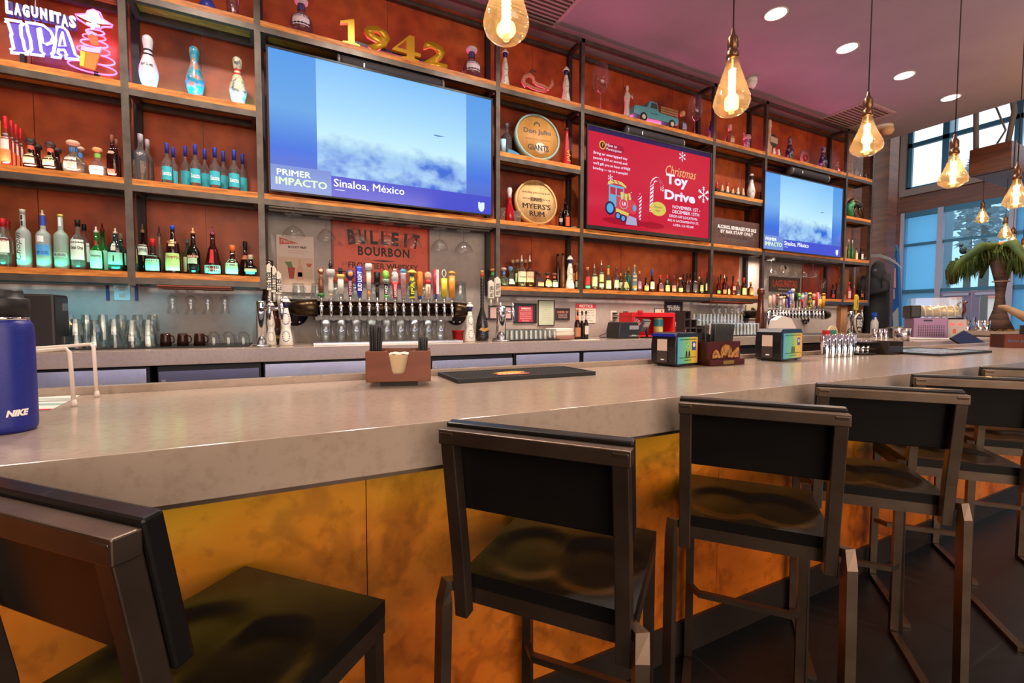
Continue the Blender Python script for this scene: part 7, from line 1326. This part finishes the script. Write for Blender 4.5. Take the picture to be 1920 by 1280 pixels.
X_, Y_ = L2W(-.072, .055); straws(X_, Y_, BZ+hb+.010, 19, .160, .013, .045, BST, 'long black straw in the tall bunch at the left of the wooden caddy', 'tall straws in the wooden caddy', (.03, 0))
X_, Y_ = L2W(.070, .055); straws(X_, Y_, BZ+hb+.010, 17, .122, .011, .04, BST, 'short black stirrer in the low bunch at the right of the wooden caddy', 'short stirrers in the wooden caddy', (.01, 0), rad=.0028)
# bar mats
def barmat(c, lb, img=False):
    c = [Vector((q.x, min(q.y, 1.560), 0)) for q in c]; o = c[0]; ex = (c[1]-c[0]); ey = (c[3]-c[0]); W_, D_2 = ex.length, ey.length; rz = math.atan2(ex.y, ex.x); D_2 = min(D_2, (1.566-max(o.y, c[1].y))/math.cos(rz)); t = thing('bar_mat', lb, 'mat', (o.x, o.y, TZ), rz)
    m = MB(); m.box(0, W_, 0, D_2, 0, .008); part('base', m, BLKM, t)
    m = MB(); m.box(0, W_, 0, .008, .0081, .013); m.box(0, W_, D_2-.008, D_2, .0081, .013); m.box(0, .008, .008, D_2-.008, .0081, .013); m.box(W_-.008, W_, .008, D_2-.008, .0081, .013); part('raised_rim', m, BLKM, t)
    m = MB(); nx, ny = int(W_/.012), int(D_2/.012)
    for i in range(nx):
        for j in range(ny):
            if not img: x, y = .012+(W_-.024)*(i+.5)/nx, .012+(D_2-.024)*(j+.5)/ny; m.lathe([(.0034, .0081), (.0026, .0125)], 5, x, y)
    if not img: k_ = part('rubber_nubs', m, M((.035, .033, .034), .55), t); k_['kind'] = 'stuff'
    return t, W_, D_2
t, W_, D_2 = barmat([PZ(858, 719, BZ), PZ(1117, 703, BZ), PZ(1062, 690.5, BZ), PZ(815, 703, BZ)], 'long black rubber bar mat with a small red and yellow print beside the napkin caddy')
m = MB(); 
for pts, c, z in (([(.30, .25), (.52, .22), (.56, .32), (.50, .42), (.33, .42)], '#c82c30', .0128), ([(.30, .44), (.38, .60), (.50, .62), (.56, .50), (.50, .43)], '#e0a030', .0129)):
    m = MB(); m.add([(W_*a, D_2*b_, z) for a, b_ in pts], [tuple(range(len(pts)))]); part('print', m, M(c, .6), t)
text('FIREBALL', D_2*.11, M('#f0d8a0', .6), t, W_*.43, D_2*.34, .0131, w=W_*.20, bold=.04, up=True)
ornate = noisy('printed_mat', [(.40, (.03, .05, .07)), (.5, (.10, .16, .20)), (.58, (.30, .40, .46))], 22, (1, 1, 1), rough=.25, detail=8, dist=2)
t, W_, D_2 = barmat([PZ(1762, 668, BZ), PZ(1860, 661, BZ), PZ(1815, 651, BZ), PZ(1722, 655, BZ)], 'black bar mat with silvery swirling print at the right end of the bar', True)
m = MB(); m.box(.009, W_-.009, .009, D_2-.009, .0081, .0095); part('printed_face', m, ornate, t)
# napkin dispensers
def dispenser(A, Bp, Cc, H, lb, lb2):
    A, Bp, Cc = [Vector((q.x, q.y, 0)) for q in (A, Bp, Cc)]                  # near corner, right front corner, left back corner
    ex = Bp-A; rz = math.atan2(ex.y, ex.x); w = ex.length; d = .122; t = thing('napkin_dispenser', lb, 'napkin dispenser', (A.x, A.y, TZ), rz); DB = M((.010, .010, .012), .30, coat=.3)
    m = MB(); m.prism([(0, .012), (.012, .004), (w-.012, .004), (w, .012), (w+.004, H*.6), (w-.004, H-.016), (w-.022, H), (.022, H), (.004, H-.016), (-.004, H*.6)], 0, d); part('case', m, DB, t, bev=.004)
    for x in (.02, w-.03):
        for y in (.02, d-.03): m = MB(); m.cyl(.008, 0, .0045, 10, x, y); part('foot', m, BLKM, t)
    g = bpy.data.materials.get('dispenser_card')
    if not g:
        g, n, l, b = base('dispenser_card'); v = n.new('ShaderNodeTexCoord'); sp = n.new('ShaderNodeSeparateXYZ'); l.new(v.outputs['Generated'], sp.inputs[0]); r = ramp(n, [(0, lin('#4fa8c8')), (.45, lin('#7cc07a')), (.75, lin('#d8c048')), (1, lin('#e0a040'))]); l.new(sp.outputs['X'], r.inputs[0]); l.new(r.outputs[0], b.inputs['Base Color']); b.inputs['Roughness'].default_value = .35
    m = MB(); cw, z0, z1 = w*.86, H*.08, H*.86; m.box(w*.07, w*.07+cw, -.003, -.0003, z0, z1); c = part('advert_card', m, g, t)
    text('A FUN TO ROCK OUT THE PARTY', .006, INK, c, w*.5, -.0036, z1-.010, w=cw*.84, bold=.03); text('DOWNLOAD THE NATIONAL APP AND PLAY YOUR', .0042, INK, c, w*.5, -.0036, z0+.026, w=cw*.84, bold=.02); text('FAVORITE TUNES', .0042, INK, c, w*.5, -.0036, z0+.014, w=cw*.34, bold=.02)
    q = lambda u, v_: (w*.07+cw*u, z0+(z1-z0)*v_)
    def disc(nm, u, v_, r, col, dy, n=20): m = MB(); a, b_ = q(u, v_); m.add([(a+r*math.cos(2*PI*i/n), -.003-dy, b_+r*math.sin(2*PI*i/n)) for i in range(n)], [tuple(range(n))]); part(nm, m, M(col, .5), c)
    disc('round_logo', .5, .66, .015, '#3a9a70', .0004); disc('round_logo', .5, .66, .0135, '#8fcf8a', .0006); disc('round_logo', .5, .66, .004, '#3a7a60', .0008)
    m = MB(); a, b_ = q(.80, .66); m.box(a-.015, a+.015, -.0036, -.0031, b_-.019, b_+.019); k = part('app_icon', m, M('#3a4a98', .4), c); m = MB(); m.add([(a+.010*math.cos(2*PI*i/14), -.0040, b_+.004+.010*math.sin(2*PI*i/14)) for i in range(14)], [tuple(range(14))]); part('icon_mark', m, M('#d8d8ec', .5), k)
    for s in (-1, 1): m = MB(); a, b_ = q(.5, .34); a += s*.011; m.add([(a-.008, -.0036, b_-.016), (a-.005, -.0036, b_+.012), (a+s*-.002, -.0036, b_+.018), (a+.005, -.0036, b_+.012), (a+.008, -.0036, b_-.016), (a+.003, -.0036, b_-.016), (a, -.0036, b_-.002), (a-.003, -.0036, b_-.016)], [tuple(range(8))]); part('figures_mark', m, INK, c)
    # side with napkin window (faces -x)
    m = MB(); m.box(-.0056, -.0046, d*.30, d*.72, H*.12, H*.82); s_ = part('side_window', m, M('#4a4040', .2), t); m = MB(); m.box(-.0066, -.0057, d*.31, d*.71, H*.46, H*.80); part('visible_napkins', m, M('#d8c0ae', .7), s_)
    m = MB(); m.box(-.0062, -.0057, d*.42, d*.56, H*.18, H*.22); part('maker_mark', m, WINK, s_)
    m = MB(); m.box(-.0052, -.002, .002, d-.002, H*.885, H*.96); part('blue_lid_edge', m, M('#2030a8', .3), t, 'blue side trim') if 'first' in lb2 else None
    return t, rz, w, d
Hd = .147
t1_, rz1, w1_, d1_ = dispenser(PZ(1266, 688.5, BZ), PZ(1309, 684, BZ), None or PZ(1222, 681, BZ), Hd, 'black napkin dispenser with rainbow card, left one, beside the carved box', 'first')
t2_, rz2, w2_, d2_ = dispenser(PZ(1464, 678.5, BZ), PZ(1504.5, 673.5, BZ), PZ(1423, 670, BZ), Hd+.012, 'black napkin dispenser with rainbow card, right one, under the white tissue', 'second')
# white tissue and crystal behind the right dispenser
x, y = X_at(1468, 1.80, 1.0), 1.80
m = MB(); pts = [(-.12, 0), (.09, 0), (.135, .10), (.06, .19), (-.02, .205), (-.08, .18)]; m.prism(pts, -.004, .030); o = solo('tissue', m, M('#ddd2ce', .8), 'white tissue sheet standing up behind the right napkin dispenser', 'tissue', (X_at(1466, 1.595, BZ+.1), 1.585, BZ+.0216))
# carved wooden straw box
A, Bp = PZ(1327, 686, BZ), PZ(1387, 682, BZ); ex = Bp-A; rz = math.atan2(ex.y, ex.x); w = ex.length; H = .105; d = .10; t = thing('carved_box', 'maroon wooden box with carved gold animals between the two napkin dispensers', 'box', (A.x, A.y, TZ), rz); MR = M('#451016', .4)
m = MB(); m.box(0, w, 0, .010, 0, H); f_ = part('front_panel', m, MR, t); m = MB(); m.box(0, w, d-.01, d, 0, H+.003); part('back_panel', m, MR, t)
for x in (0, w-.008): m = MB(); m.box(x, x+.008, .0105, d-.0105, 0, H-.002); s_ = part('side_panel', m, M('#2e0a0c', .45), t)
m = MB(); m.box(.0085, w-.0085, .0105, d-.0105, 0, .008); part('bottom_panel', m, MR, t)
m = MB(); m.box(-.004, w+.012, -.016, -.0005, .0, .026); part('front_ledge', m, MR, t, bev=.001)
m = MB(); m.box(w*.36, w*.70, -.018, -.0165, .005, .021); part('name_plate', m, M('#b89858', .3, .8), t)
GC = noisy('carved_gilt', [(.35, lin('#5a3410')), (.6, lin('#b8803a'))], 90, rough=.45, detail=4, bump=.5)
for nm, pts in (('carved_animal', [(.10, .30), (.12, .50), (.16, .62), (.22, .68), (.28, .60), (.34, .45), (.36, .30)]), ('carved_animal', [(.36, .32), (.36, .60), (.40, .78), (.50, .88), (.62, .84), (.70, .66), (.70, .46), (.64, .34), (.60, .30), (.56, .46), (.50, .34), (.44, .44), (.42, .30)]), ('carved_animal', [(.66, .30), (.64, .44), (.72, .52), (.84, .70), (.92, .78), (.94, .58), (.92, .40), (.95, .30)])):
    m = MB(); m.prism([(a*w, b_*H) for a, b_ in pts], -.006, -.0003); part(nm, m, GC, f_, bev=.0015)
cr, sr = math.cos(rz), math.sin(rz); L2 = lambda a, b_: (A.x+cr*a-sr*b_, A.y+sr*a+cr*b_)
for i in range(20):
    for j in range(2):
        u = w*.36+w*.50*i/19; X_, Y_ = L2(u, .035+.022*j); m = MB(); m.tube([(0, 0, 0), (.014+.001*i, 0, .172+.003*((i*3+j) % 3))], .0030, 6); solo('drinking_straw', m, BST, 'black straw in the dense fan standing in the carved box', 'straw', (X_, Y_, BZ+.0095), 0, 'straws in the carved box')
X_, Y_ = L2(w*.20, .05); m = MB(); m.tube([(0, 0, 0), (0, 0, .172)], .0042, 6); solo('drinking_straw', m, BST, 'single upright black straw apart from the fan in the carved box', 'straw', (X_, Y_, BZ+.0095))
# black napkin packet between dispenser and box
p = PZ(1318, 678, BZ); m = MB(); m.T = Matrix.Translation((0, 0, .0)) ; m.box(-.045, .045, -.020, .020, 0, .10); m.m = 1; m.prism([(-.05, .1001), (.075, .1001), (.060, .125), (-.045, .140)], -.02, .02); solo('black_packet', m, [M('#2a0c0c', .4), BLKM], 'dark packet holder with slanted black folder behind the left napkin dispenser', 'holder', (X_at(1320, 1.546, BZ)+.005, 1.546, TZ), 0)
# steel cups in rows
def steel_cup(x, y, z, R, H, lb, grp, cat='cup'):
    t = MB(); t.lathe([(R*.78, 0), (R*.80, .004), (R, H), (R*.97, H), (R*.76, .006), (.0001, .006)], 18, caps=False); return solo('steel_cup', t, CHROME, lb, cat, (x, y, z), 0, grp)
for i, (px, yb) in enumerate(((1547, 664), (1558.5, 664.5), (1570, 664), (1581, 664), (1592, 663))):
    for j in range(2):
        y = 1.50+.066*j*.0+ (0 if j == 0 else .0); Yc = 1.44 if j == 0 else 1.515; x = X_at(px, Yc, BZ) if j == 0 else X_at(px+3, Yc, BZ); Hc = PY(px, 626, Yc).z-BZ if j == 0 else .105
        steel_cup(x, Yc, TZ, .0255, .118, 'tall steel cup in the rows between the dispenser and black caddy', 'tall steel cups on the bar')
for i in range(4): steel_cup(X_at(1597+9*i, 1.50, BZ), 1.50, TZ+.012, .022, .07, 'short steel cup on the low black stand of the caddy', 'short steel cups on the black stand')
# black stand / caddy
p = PZ(1595, 668, BZ); t = thing('black_caddy', 'dark brown open caddy with round tray beside the steel cups', 'caddy', (X_at(1618, 1.46, BZ), 1.46, TZ)); DKB = M((.028, .016, .012), .4)
m = MB(); m.lathe([(.085, 0), (.09, .004), (.09, .011), (.08, .012)], 26, x=.02, fy=.5); part('round_tray', m, BLK, t)
m = MB(); m.box(.115, .122, -.075, .06, 0, .075); m.box(.122, .285, .052, .06, 0, .075); m.box(.278, .285, -.075, .052, 0, .075); m.box(.122, .278, -.075, .052, 0, .006); m.box(.122, .278, -.075, -.068, .006, .05); part('case', m, DKB, t)
m = MB(); m.box(-.02, .1145, -.03, .058, .068, .075); part('top_shelf', m, DKB, t); m = MB(); m.lathe([(.05, .030), (.055, .036)], 20, x=.05, y=-.01, fy=.5); part('upper_disc', m, DKB, t)
for i in range(4): steel_cup(X_at(1643+9*i, 1.75, 1.0), 1.80, .9605+.0, .020, .05, 'small copper-toned jigger behind the black caddy', 'jiggers behind the black caddy') if 0 else None
x = X_at(1692, 2.0, CZ); t = thing('woven_cup', 'silver cup with woven diamond pattern in front of the slush machine', 'cup', (5.0, 2.02, CZ+.0005)); t.location.x = X_at(1690, 2.02, CZ)
if t.location.x < 4.80: t.location.x = 4.80
WVN = noisy('woven_silver', [(.45, (.35, .30, .30)), (.55, (.8, .75, .75))], 40, (1, 1, 1), rough=.2, metal=.9, detail=0)
m = MB(); m.lathe([(.055, 0), (.065, .11)], 20); part('bowl', m, WVN, t)
for i, px in enumerate((1652, 1662, 1671)): steel_cup(X_at(px, 2.3, CZ), 2.35, CZ, .03, .10, 'copper-tinted steel cup left of the woven silver cup', 'copper-tinted cups') if X_at(px, 2.3, CZ) > 4.8 else None
# condiment tray
t = thing('condiment_tray', 'black lidded condiment tray with two round dishes left of the slush machine', 'tray', (X_at(1679, 2.42, CZ+.06), 2.42, CZ+.0005))
m = MB(); m.box(-.16, .16, -.07, .08, 0, .075); part('case', m, M((.05, .035, .04), .4), t); m = MB(); m.box(-.165, .165, -.075, .085, .0755, .085); part('rim', m, BLK, t)
for s in (-1, 1): m = MB(); m.lathe([(.052, .0855), (.056, .10), (.035, .112), (.0001, .114)], 18, x=s*.08); part('round_lid', m, M((.10, .09, .05), .15, .6), t)
# slush machine
X0 = X_at(1711, 2.14, CZ); X1 = X_at(1759, 2.14, CZ); w = .25; t = thing('slush_machine', 'twin-barrel slush machine with clear tank and red-lit buttons', 'drink machine', (X0, 2.14, CZ+.0005), -.95); Hb = PY(1735, 596, 2.14).z-CZ
m = MB(); m.box(-.03, w+.16, -.03, .32, 0, .018); part('drip_base', m, M((.8, .8, .82), .3), t, bev=.006)
m = MB(); m.box(0, w, 0, .30, .0185, Hb); c_ = part('housing', m, M('#8a6a88', .35, .5), t, bev=.006)
for i in range(11):
    for j in range(7): 
        pass
m = MB()
for j in range(7):
    for i in range(12): u, v_ = w*(.14+.065*i), Hb*(.18+.075*j); m.add([(u, -.0006, v_), (u+w*.03, -.0006, v_-.006), (u+w*.045, -.0006, v_), (u+w*.03, -.0006, v_+.006)], [(0, 1, 2, 3)])
v__ = part('vent_slots', m, BLK, c_); v__['kind'] = 'stuff'
m = MB(); m.box(w*.30, w*.55, -.002, -.0003, Hb*.84, Hb*.92); part('badge', m, BLK, c_)
m = MB(); m.box(w+.0005, w+.13, .02, .28, .0185, Hb*.93); part('front_face', m, M('#a89890', .35, .4), t)
for i in range(2): m = MB(); m.box(w+.02+.055*i, w+.05+.055*i, .0165, .0195, Hb*.66, Hb*.75); part('lit_button', m, M('#ff3a34', e=2.5), t)
m = MB(); m.box(w+.04, w+.06, .0165, .0195, Hb*.3, Hb*.5); part('red_label', m, M('#d85838', .5), t)
m = MB(); m.box(-.02, .06, .02, .28, Hb+.001, Hb+.12); part('drive_block', m, BLK, t, bev=.01)
AC = thin((.97, .98, 1.0), .03, .25)
for y in (.05, .19):
    m = MB(); m.T = Matrix.Translation((.061, y+.05, Hb+.062)) @ Matrix.Rotation(PI/2, 4, 'Y'); m.lathe([(.050, 0), (.050, w+.02), (.03, w+.05)], 20); cb = part('freezing_barrel', m, M('#c8a868', .25, .6), t)
    m = MB(); pts = [(.07+(w)*i/60, y+.05+.054*math.cos(i*.5), Hb+.062+.054*math.sin(i*.5)) for i in range(60)]; m.tube(pts, .006, 6); part('auger', m, M('#d8c8a8', .3), t)
    m = MB(); m.tube([(w+.12, y+.05, Hb+.02), (w+.14, y+.05, Hb+.07), (w+.13, y+.05, Hb+.13), (w+.15, y+.05, Hb+.15)], .010, 8); part('pull_handle', m, M('#5a1c14', .3), t)
    m = MB(); zz = Hb+.002
    m.box(.02, w+.10, y-.015, y-.012, zz, Hb+.19); m.box(.02, w+.10, y+.112, y+.115, zz, Hb+.19); m.box(.02, .024, y-.012, y+.112, zz, Hb+.19); m.box(w+.096, w+.10, y-.012, y+.112, zz, Hb+.19); part('clear_tank', m, AC, t)
# POS screen, papers, fridge between the bar and the prep counter
A = PX(1808, 645, 4.6); t = thing('touch_screen', 'tilted black touch screen behind the bar mat with silvery print', 'screen', (X_at(1812, 1.72, BZ), 1.70, .0)); 
m = MB(); m.T = Matrix.Translation((0, 0, .93)) @ Matrix.Rotation(-.25, 4, 'Y') @ Matrix.Rotation(-.9, 4, 'X'); m.box(-.12, .14, -.008, .008, -.11, .11); part('tablet', m, BLK, t, bev=.003); m = MB(); m.T = Matrix.Translation((0, 0, .93)) @ Matrix.Rotation(-.25, 4, 'Y') @ Matrix.Rotation(-.9, 4, 'X'); m.box(-.11, .13, -.0095, -.0082, -.10, .10); part('display', m, M((.02, .025, .07), .1), t)
m = MB(); m.tube([(0, .03, 0), (0, .03, .86), (0, .01, .92)], .02, 8); m.box(-.12, .12, -.06, .14, 0, .015); part('stand', m, m_steel, t)
# things on the far return bar
RZ = 1.0005
p = PX(1885, 617, 7.4)
steel = [(1832, 7.25), (1845, 7.25), (1868, 7.2), (1876, 7.2)]
for i, (px, X) in enumerate(((1803, 7.14), (1812, 7.10), (1836, 7.09), (1848, 7.10))):
    y = PX(px, 612, X).y; steel_cup(X, y, RZ, .042, .12, ('dark steel cup left of the palm base, nearest the card terminal', 'dark steel cup second left of the palm base', 'bright steel cup close to the foot of the palm figure', 'copper-toned steel cup touching the foot of the palm figure')[i], 'cups at the palm figure base')
y = PX(1790, 608, 7.4).y; t = thing('counter_terminal', 'small black terminal on the far return bar left of the steel cups', 'terminal', (7.4, y, RZ)); m = MB(); m.box(-.06, .06, -.09, .09, 0, .05); part('base', m, BLK, t); m = MB(); m.T = Matrix.Translation((0, 0, .05)) @ Matrix.Rotation(-.3, 4, 'Y'); m.box(-.01, .01, -.09, .09, .0005, .13); part('screen', m, M((.03, .03, .06), .15), t)
# palm figure
PXX = 7.40; f = lambda px, py: PX(px, py, PXX); y0 = f(1872, 617).y; t = thing('palm_figure', 'tabletop palm tree figure with green shaggy fronds and thick brown trunk', 'palm figure', (PXX, y0, RZ)); BKM = noisy('palm_bark', [(.35, (.035, .016, .010)), (.65, (.13, .065, .040))], 5, (1, 1, 4), rough=.8, detail=8, bump=.4)
g = lambda px, py, dx=0: (dx, f(px, py).y-y0, f(px, py).z-RZ)
m = MB(); zz = lambda py: f(1870, py).z-RZ; hw = lambda a, b_: abs(f(a, 560).y-f(b_, 560).y)/2
m.lathe([(hw(1838, 1900), 0), (hw(1845, 1884), zz(600)), (hw(1850, 1874), zz(580)), (hw(1851, 1868), zz(555)), (hw(1848, 1871), zz(530)), (hw(1838, 1876), zz(505)), (hw(1832, 1882), zz(485)), (hw(1840, 1874), zz(468))], 22); part('trunk', m, BKM, t)
m = MB(); m.tube([(hw(1838, 1870)*math.cos(2*PI*i/20)*1.02, hw(1840, 1870)*math.sin(2*PI*i/20)*1.05, zz(528)) for i in range(20)], .006, 6, True); part('rope', m, M('#b08870', .7), t)
m = MB(); m.ball(.085, 0, 0, zz(460), 14, sz=.45); part('orange_cap', m, M('#c8742c', .7), t)
FG = noisy('frond_green', [(.35, (.02, .05, .006)), (.55, (.055, .10, .010)), (.75, (.12, .10, .015))], 5, rough=.8, detail=6)
for ln, pts in (('frond', [(1866, 464), (1840, 470), (1815, 485), (1790, 500), (1781, 505)]), ('frond', [(1868, 464), (1895, 472), (1915, 486), (1940, 500), (1965, 506)])):
    m = MB(); m.tube([g(*q) for q in pts], [.05, .055, .042, .03, .015], 10); part(ln, m, FG, t)
for dx, sgn in ((-.35, 1), (.35, 1), (-.25, -1)):
    m = MB(); m.tube([(0, 0, zz(464)), (dx*.5, sgn*.12, zz(462)), (dx, sgn*.25, zz(492)), (dx*1.15, sgn*.3, zz(515))], [.05, .05, .035, .015], 10); part('frond', m, FG, t)
m = MB(); n = 0
for i in range(1200):
    u = random.random(); px = 1782+u*180; yb = 462+abs(px-1868)/86*36; q = g(px, yb+6-14*random.random()); L = (.10+.16*random.random())*(1 if abs(px-1868) > 30 else .8); dx = random.uniform(-.13, .13)*(1-.6*abs(px-1868)/90); a = Vector((dx, q[1]+random.uniform(-.02, .02), q[2])); s = random.uniform(-.03, .03)
    m.tube([a, a+Vector((dx*.2, s, -L*.5)), a+Vector((dx*.1, s*1.6, -L))], [.010, .007, .001], 3)
o = part('hanging_fringe', m, noisy('fringe', [(.3, (.03, .08, .012)), (.7, (.11, .15, .025))], 8, rough=.8), t); o['kind'] = 'stuff'
m = MB(); m.tube([g(1782, 505), g(1784, 520), g(1788, 532)], [.05, .055, .03], 8); part('brown_tuft', m, M('#4a2a1c', .9), t)
m = MB(); 
for i in range(160): a = random.random()*6.28; rr = .16+.14*random.random(); x_, y_ = rr*math.cos(a)*.55, rr*math.sin(a); m.tube([(x_, y_, .003), (x_+random.uniform(-.05, .05), y_+random.uniform(-.05, .05), .004+.02*random.random())], .0025, 3)
o = part('straw_litter', m, M('#b89448', .9), t); o['kind'] = 'stuff'
pb = f(1805, 488); m = MB(); m.ball(.035, 0, 0, .05, 10, sz=1.4); m.ball(.022, 0, .02, .115, 8); m.tube([(0, -.02, .04), (0, -.07, .0)], [.018, .006], 6); solo('toy_bird', m, M('#2c4450', .6), 'small dark bird perched on the left palm frond', 'bird', (PXX, pb.y, g(1808, 492)[2]+RZ+.10))
# curved wooden tail-like branch at right
m = MB(); pts = [PX(1872, 575, 6.7), PX(1885, 576, 6.7), PX(1900, 583, 6.7), PX(1925, 596, 6.7), PX(1950, 604, 6.7)]; m.tube(pts, [.02, .03, .035, .045, .05], 8); m.tube([pts[-1]-Vector((0, .0, .0)), Vector((6.7, pts[-1].y-.1, RZ-1))], .05, 8); solo('carved_branch', m, noisy('driftwood', [(.3, lin('#6a4a30')), (.7, lin('#b8946a'))], 4, rough=.6), 'pale curved wooden branch crossing the right photo edge beside the palm trunk', 'branch')
# far caddy with tequila lettering at the right edge of the bar
A = PZ(1884, 652, BZ); t = thing('napkin_caddy', 'brown wooden caddy with blue tequila lettering at the right end of the bar', 'caddy', (A.x, A.y, TZ), -.62); w = .26; CB2 = M('#6a2c14', .4)
m = MB(); m.box(0, w, 0, .01, 0, .10); b = part('front_panel', m, CB2, t); text('Don Julio', .026, M('#3a6a90', .5), b, w*.36, -.0006, .05, w=.15, bold=.02)
m = MB(); m.box(0, w, .12, .13, 0, .10); part('back_panel', m, CB2, t); m = MB(); m.box(0, .01, .0105, .1195, 0, .10); m.box(w-.01, w, .0105, .1195, 0, .10); m.box(.0105, w-.0105, .0105, .1195, 0, .008); part('case', m, M('#3a160a', .5), t)
cr, sr = math.cos(-.62), math.sin(-.62)
for i in range(14):
    u = .14+.006*i; m = MB(); m.tube([(0, 0, 0), (0, 0, .16)], .0032, 6); solo('drinking_straw', m, BST, 'black straw standing in the far caddy with blue lettering', 'straw', (A.x+cr*u-sr*.06, A.y+sr*u+cr*.06, BZ+.0095), 0, 'straws in the far caddy')
# ------------------------------------------------------------------ hooded prop and painted board beyond the shelves
X = 8.05; f = lambda px, py: PX(px, py, X); y0 = f(1644, 560).y; t = thing('hooded_prop', 'dark hooded skeleton prop holding a scythe beyond the end of the shelves', 'prop figure', (X, y0, 0)); CL = noisy('black_cloth', [(.3, (.006, .006, .008)), (.7, (.02, .022, .028))], 3, (1, 1, .4), rough=.9, detail=6, bump=.3); hw = lambda a, b_: abs(f(a, 560).y-f(b_, 560).y)/2; zz = lambda py: f(1644, py).z
m = MB(); m.lathe([(hw(1618, 1672), 0), (hw(1620, 1668), zz(640)), (hw(1620, 1664), zz(560)), (hw(1622, 1664), zz(525)), (hw(1630, 1658), zz(510)), (hw(1632, 1656), zz(500))], 18, fy=1); part('robe', m, CL, t)
m = MB(); m.ball(hw(1632, 1658)*1.0, 0, 0, zz(506), 14, sz=1.5); h_ = part('hood', m, CL, t)
m = MB(); m.ball(hw(1638, 1652), -hw(1632, 1658)*.55, 0, zz(509), 12, sz=1.3); part('skull_face', m, M((.10, .10, .11), .6), h_)
for i in range(5): m = MB(); z = zz(525+5*i); R = hw(1622, 1658)*.9; m.tube([(-R*math.cos(a), R*math.sin(a), z-.02*abs(math.sin(a))) for a in [-.9+.225*k for k in range(9)]], .012, 6); part('rib', m, M('#7a8088', .6), t)
for s in (-1, 1): m = MB(); m.tube([(-.05, s*hw(1624, 1660), zz(518)), (-.13, s*hw(1618, 1666), zz(545)), (-.20, s*.05+.05, zz(552))], [.06, .05, .035], 8); part('arm', m, CL, t)
ys = f(1617, 500).y; m = MB(); m.tube([(X-.22, ys, .005), (X-.22, ys, zz(480))], .02, 8); sc_t = thing('scythe', 'scythe with a long curved pale blade held by the hooded prop', 'scythe', (0, 0, 0)); part('shaft', m, M('#4a5058', .6), sc_t)
m = MB(); bl = [(1620, 485, .5), (1632, 479, 1), (1650, 479, 1), (1668, 485, .9), (1682, 494, .6), (1691, 504, .15)]
top = [PX(a, b_-2.5*k, X-.22) for a, b_, k in bl]; bot = [PX(a, b_+3.0*k, X-.22) for a, b_, k in bl]; n = len(bl); vs = [(p.x-.008, p.y, p.z) for p in top]+[(p.x-.008, p.y, p.z) for p in bot]+[(p.x+.008, p.y, p.z) for p in top]+[(p.x+.008, p.y, p.z) for p in bot]; fs = []
for i in range(n-1): fs += [(i, i+1, n+i+1, n+i), (2*n+i, 3*n+i, 3*n+i+1, 2*n+i+1), (i, 2*n+i, 2*n+i+1, i+1), (n+i, n+i+1, 3*n+i+1, 3*n+i)]
m.add(vs, fs+[(0, n, 3*n, 2*n), (n-1, 3*n-1, 4*n-1, 2*n-1)]); part('blade', m, M('#9aa4b0', .35, .4), sc_t)
X = 8.86; f = lambda px, py: PX(px, py, X); t = thing('painted_board', 'tall blue painted surfboard leaning beside the window', 'surfboard', (X, f(1672, 560).y, .0005)); y0 = t.location.y
q = lambda px, py: (f(px, py).y-y0, f(px, py).z)
def yz(pts, x0, x1, nm, mt): n = len(pts); m = MB(); m.add([(x0, a, b_) for a, b_ in pts]+[(x1, a, b_) for a, b_ in pts], [tuple(range(n)), tuple(range(n, 2*n))[::-1]]+[(i, i+n, (i+1) % n+n, (i+1) % n) for i in range(n)]); return part(nm, m, mt, t)
e = lambda pts: [(a, max(b_, .01)) for a, b_ in [q(*p) for p in pts]]
yz(e([(1678, 458), (1671, 467), (1664, 480), (1662, 510), (1663, 560), (1668, 615), (1672, 900), (1684, 900), (1686, 610), (1684, 520), (1682, 470)]), 0, .08, 'board', M('#2a62b0', .35))
yz(e([(1678, 460), (1671, 468), (1665, 479), (1676, 476), (1681, 470)]), -.01, -.001, 'painted_hat', M('#2a8a70', .4)); yz(e([(1667, 484), (1676, 480), (1680, 488), (1674, 497), (1667, 494)]), -.01, -.001, 'painted_face', M('#b89088', .5)); yz(e([(1672, 506), (1680, 502), (1680, 540), (1673, 538), (1670, 522)]), -.01, -.001, 'painted_panel', M('#c0a098', .5)); yz(e([(1669, 543), (1678, 541), (1678, 560), (1670, 563), (1667, 552)]), -.01, -.001, 'painted_panel', M('#c0a098', .5)); yz(e([(1674, 588), (1685, 575), (1686, 615), (1676, 613)]), -.012, -.0105, 'white_base', M('#a8b8b8', .5))
# ------------------------------------------------------------------ label audit
_seen = {}
for o in sc.objects:
    if o.parent is None and 'label' in o:
        _seen.setdefault(o['label'], []).append(o)
for k, v in _seen.items():
    if len(v) > 1 and len({q.get('group') for q in v}) > 1 or not 4 <= len(k.split()) <= 16: print('LABEL', len(v), k)
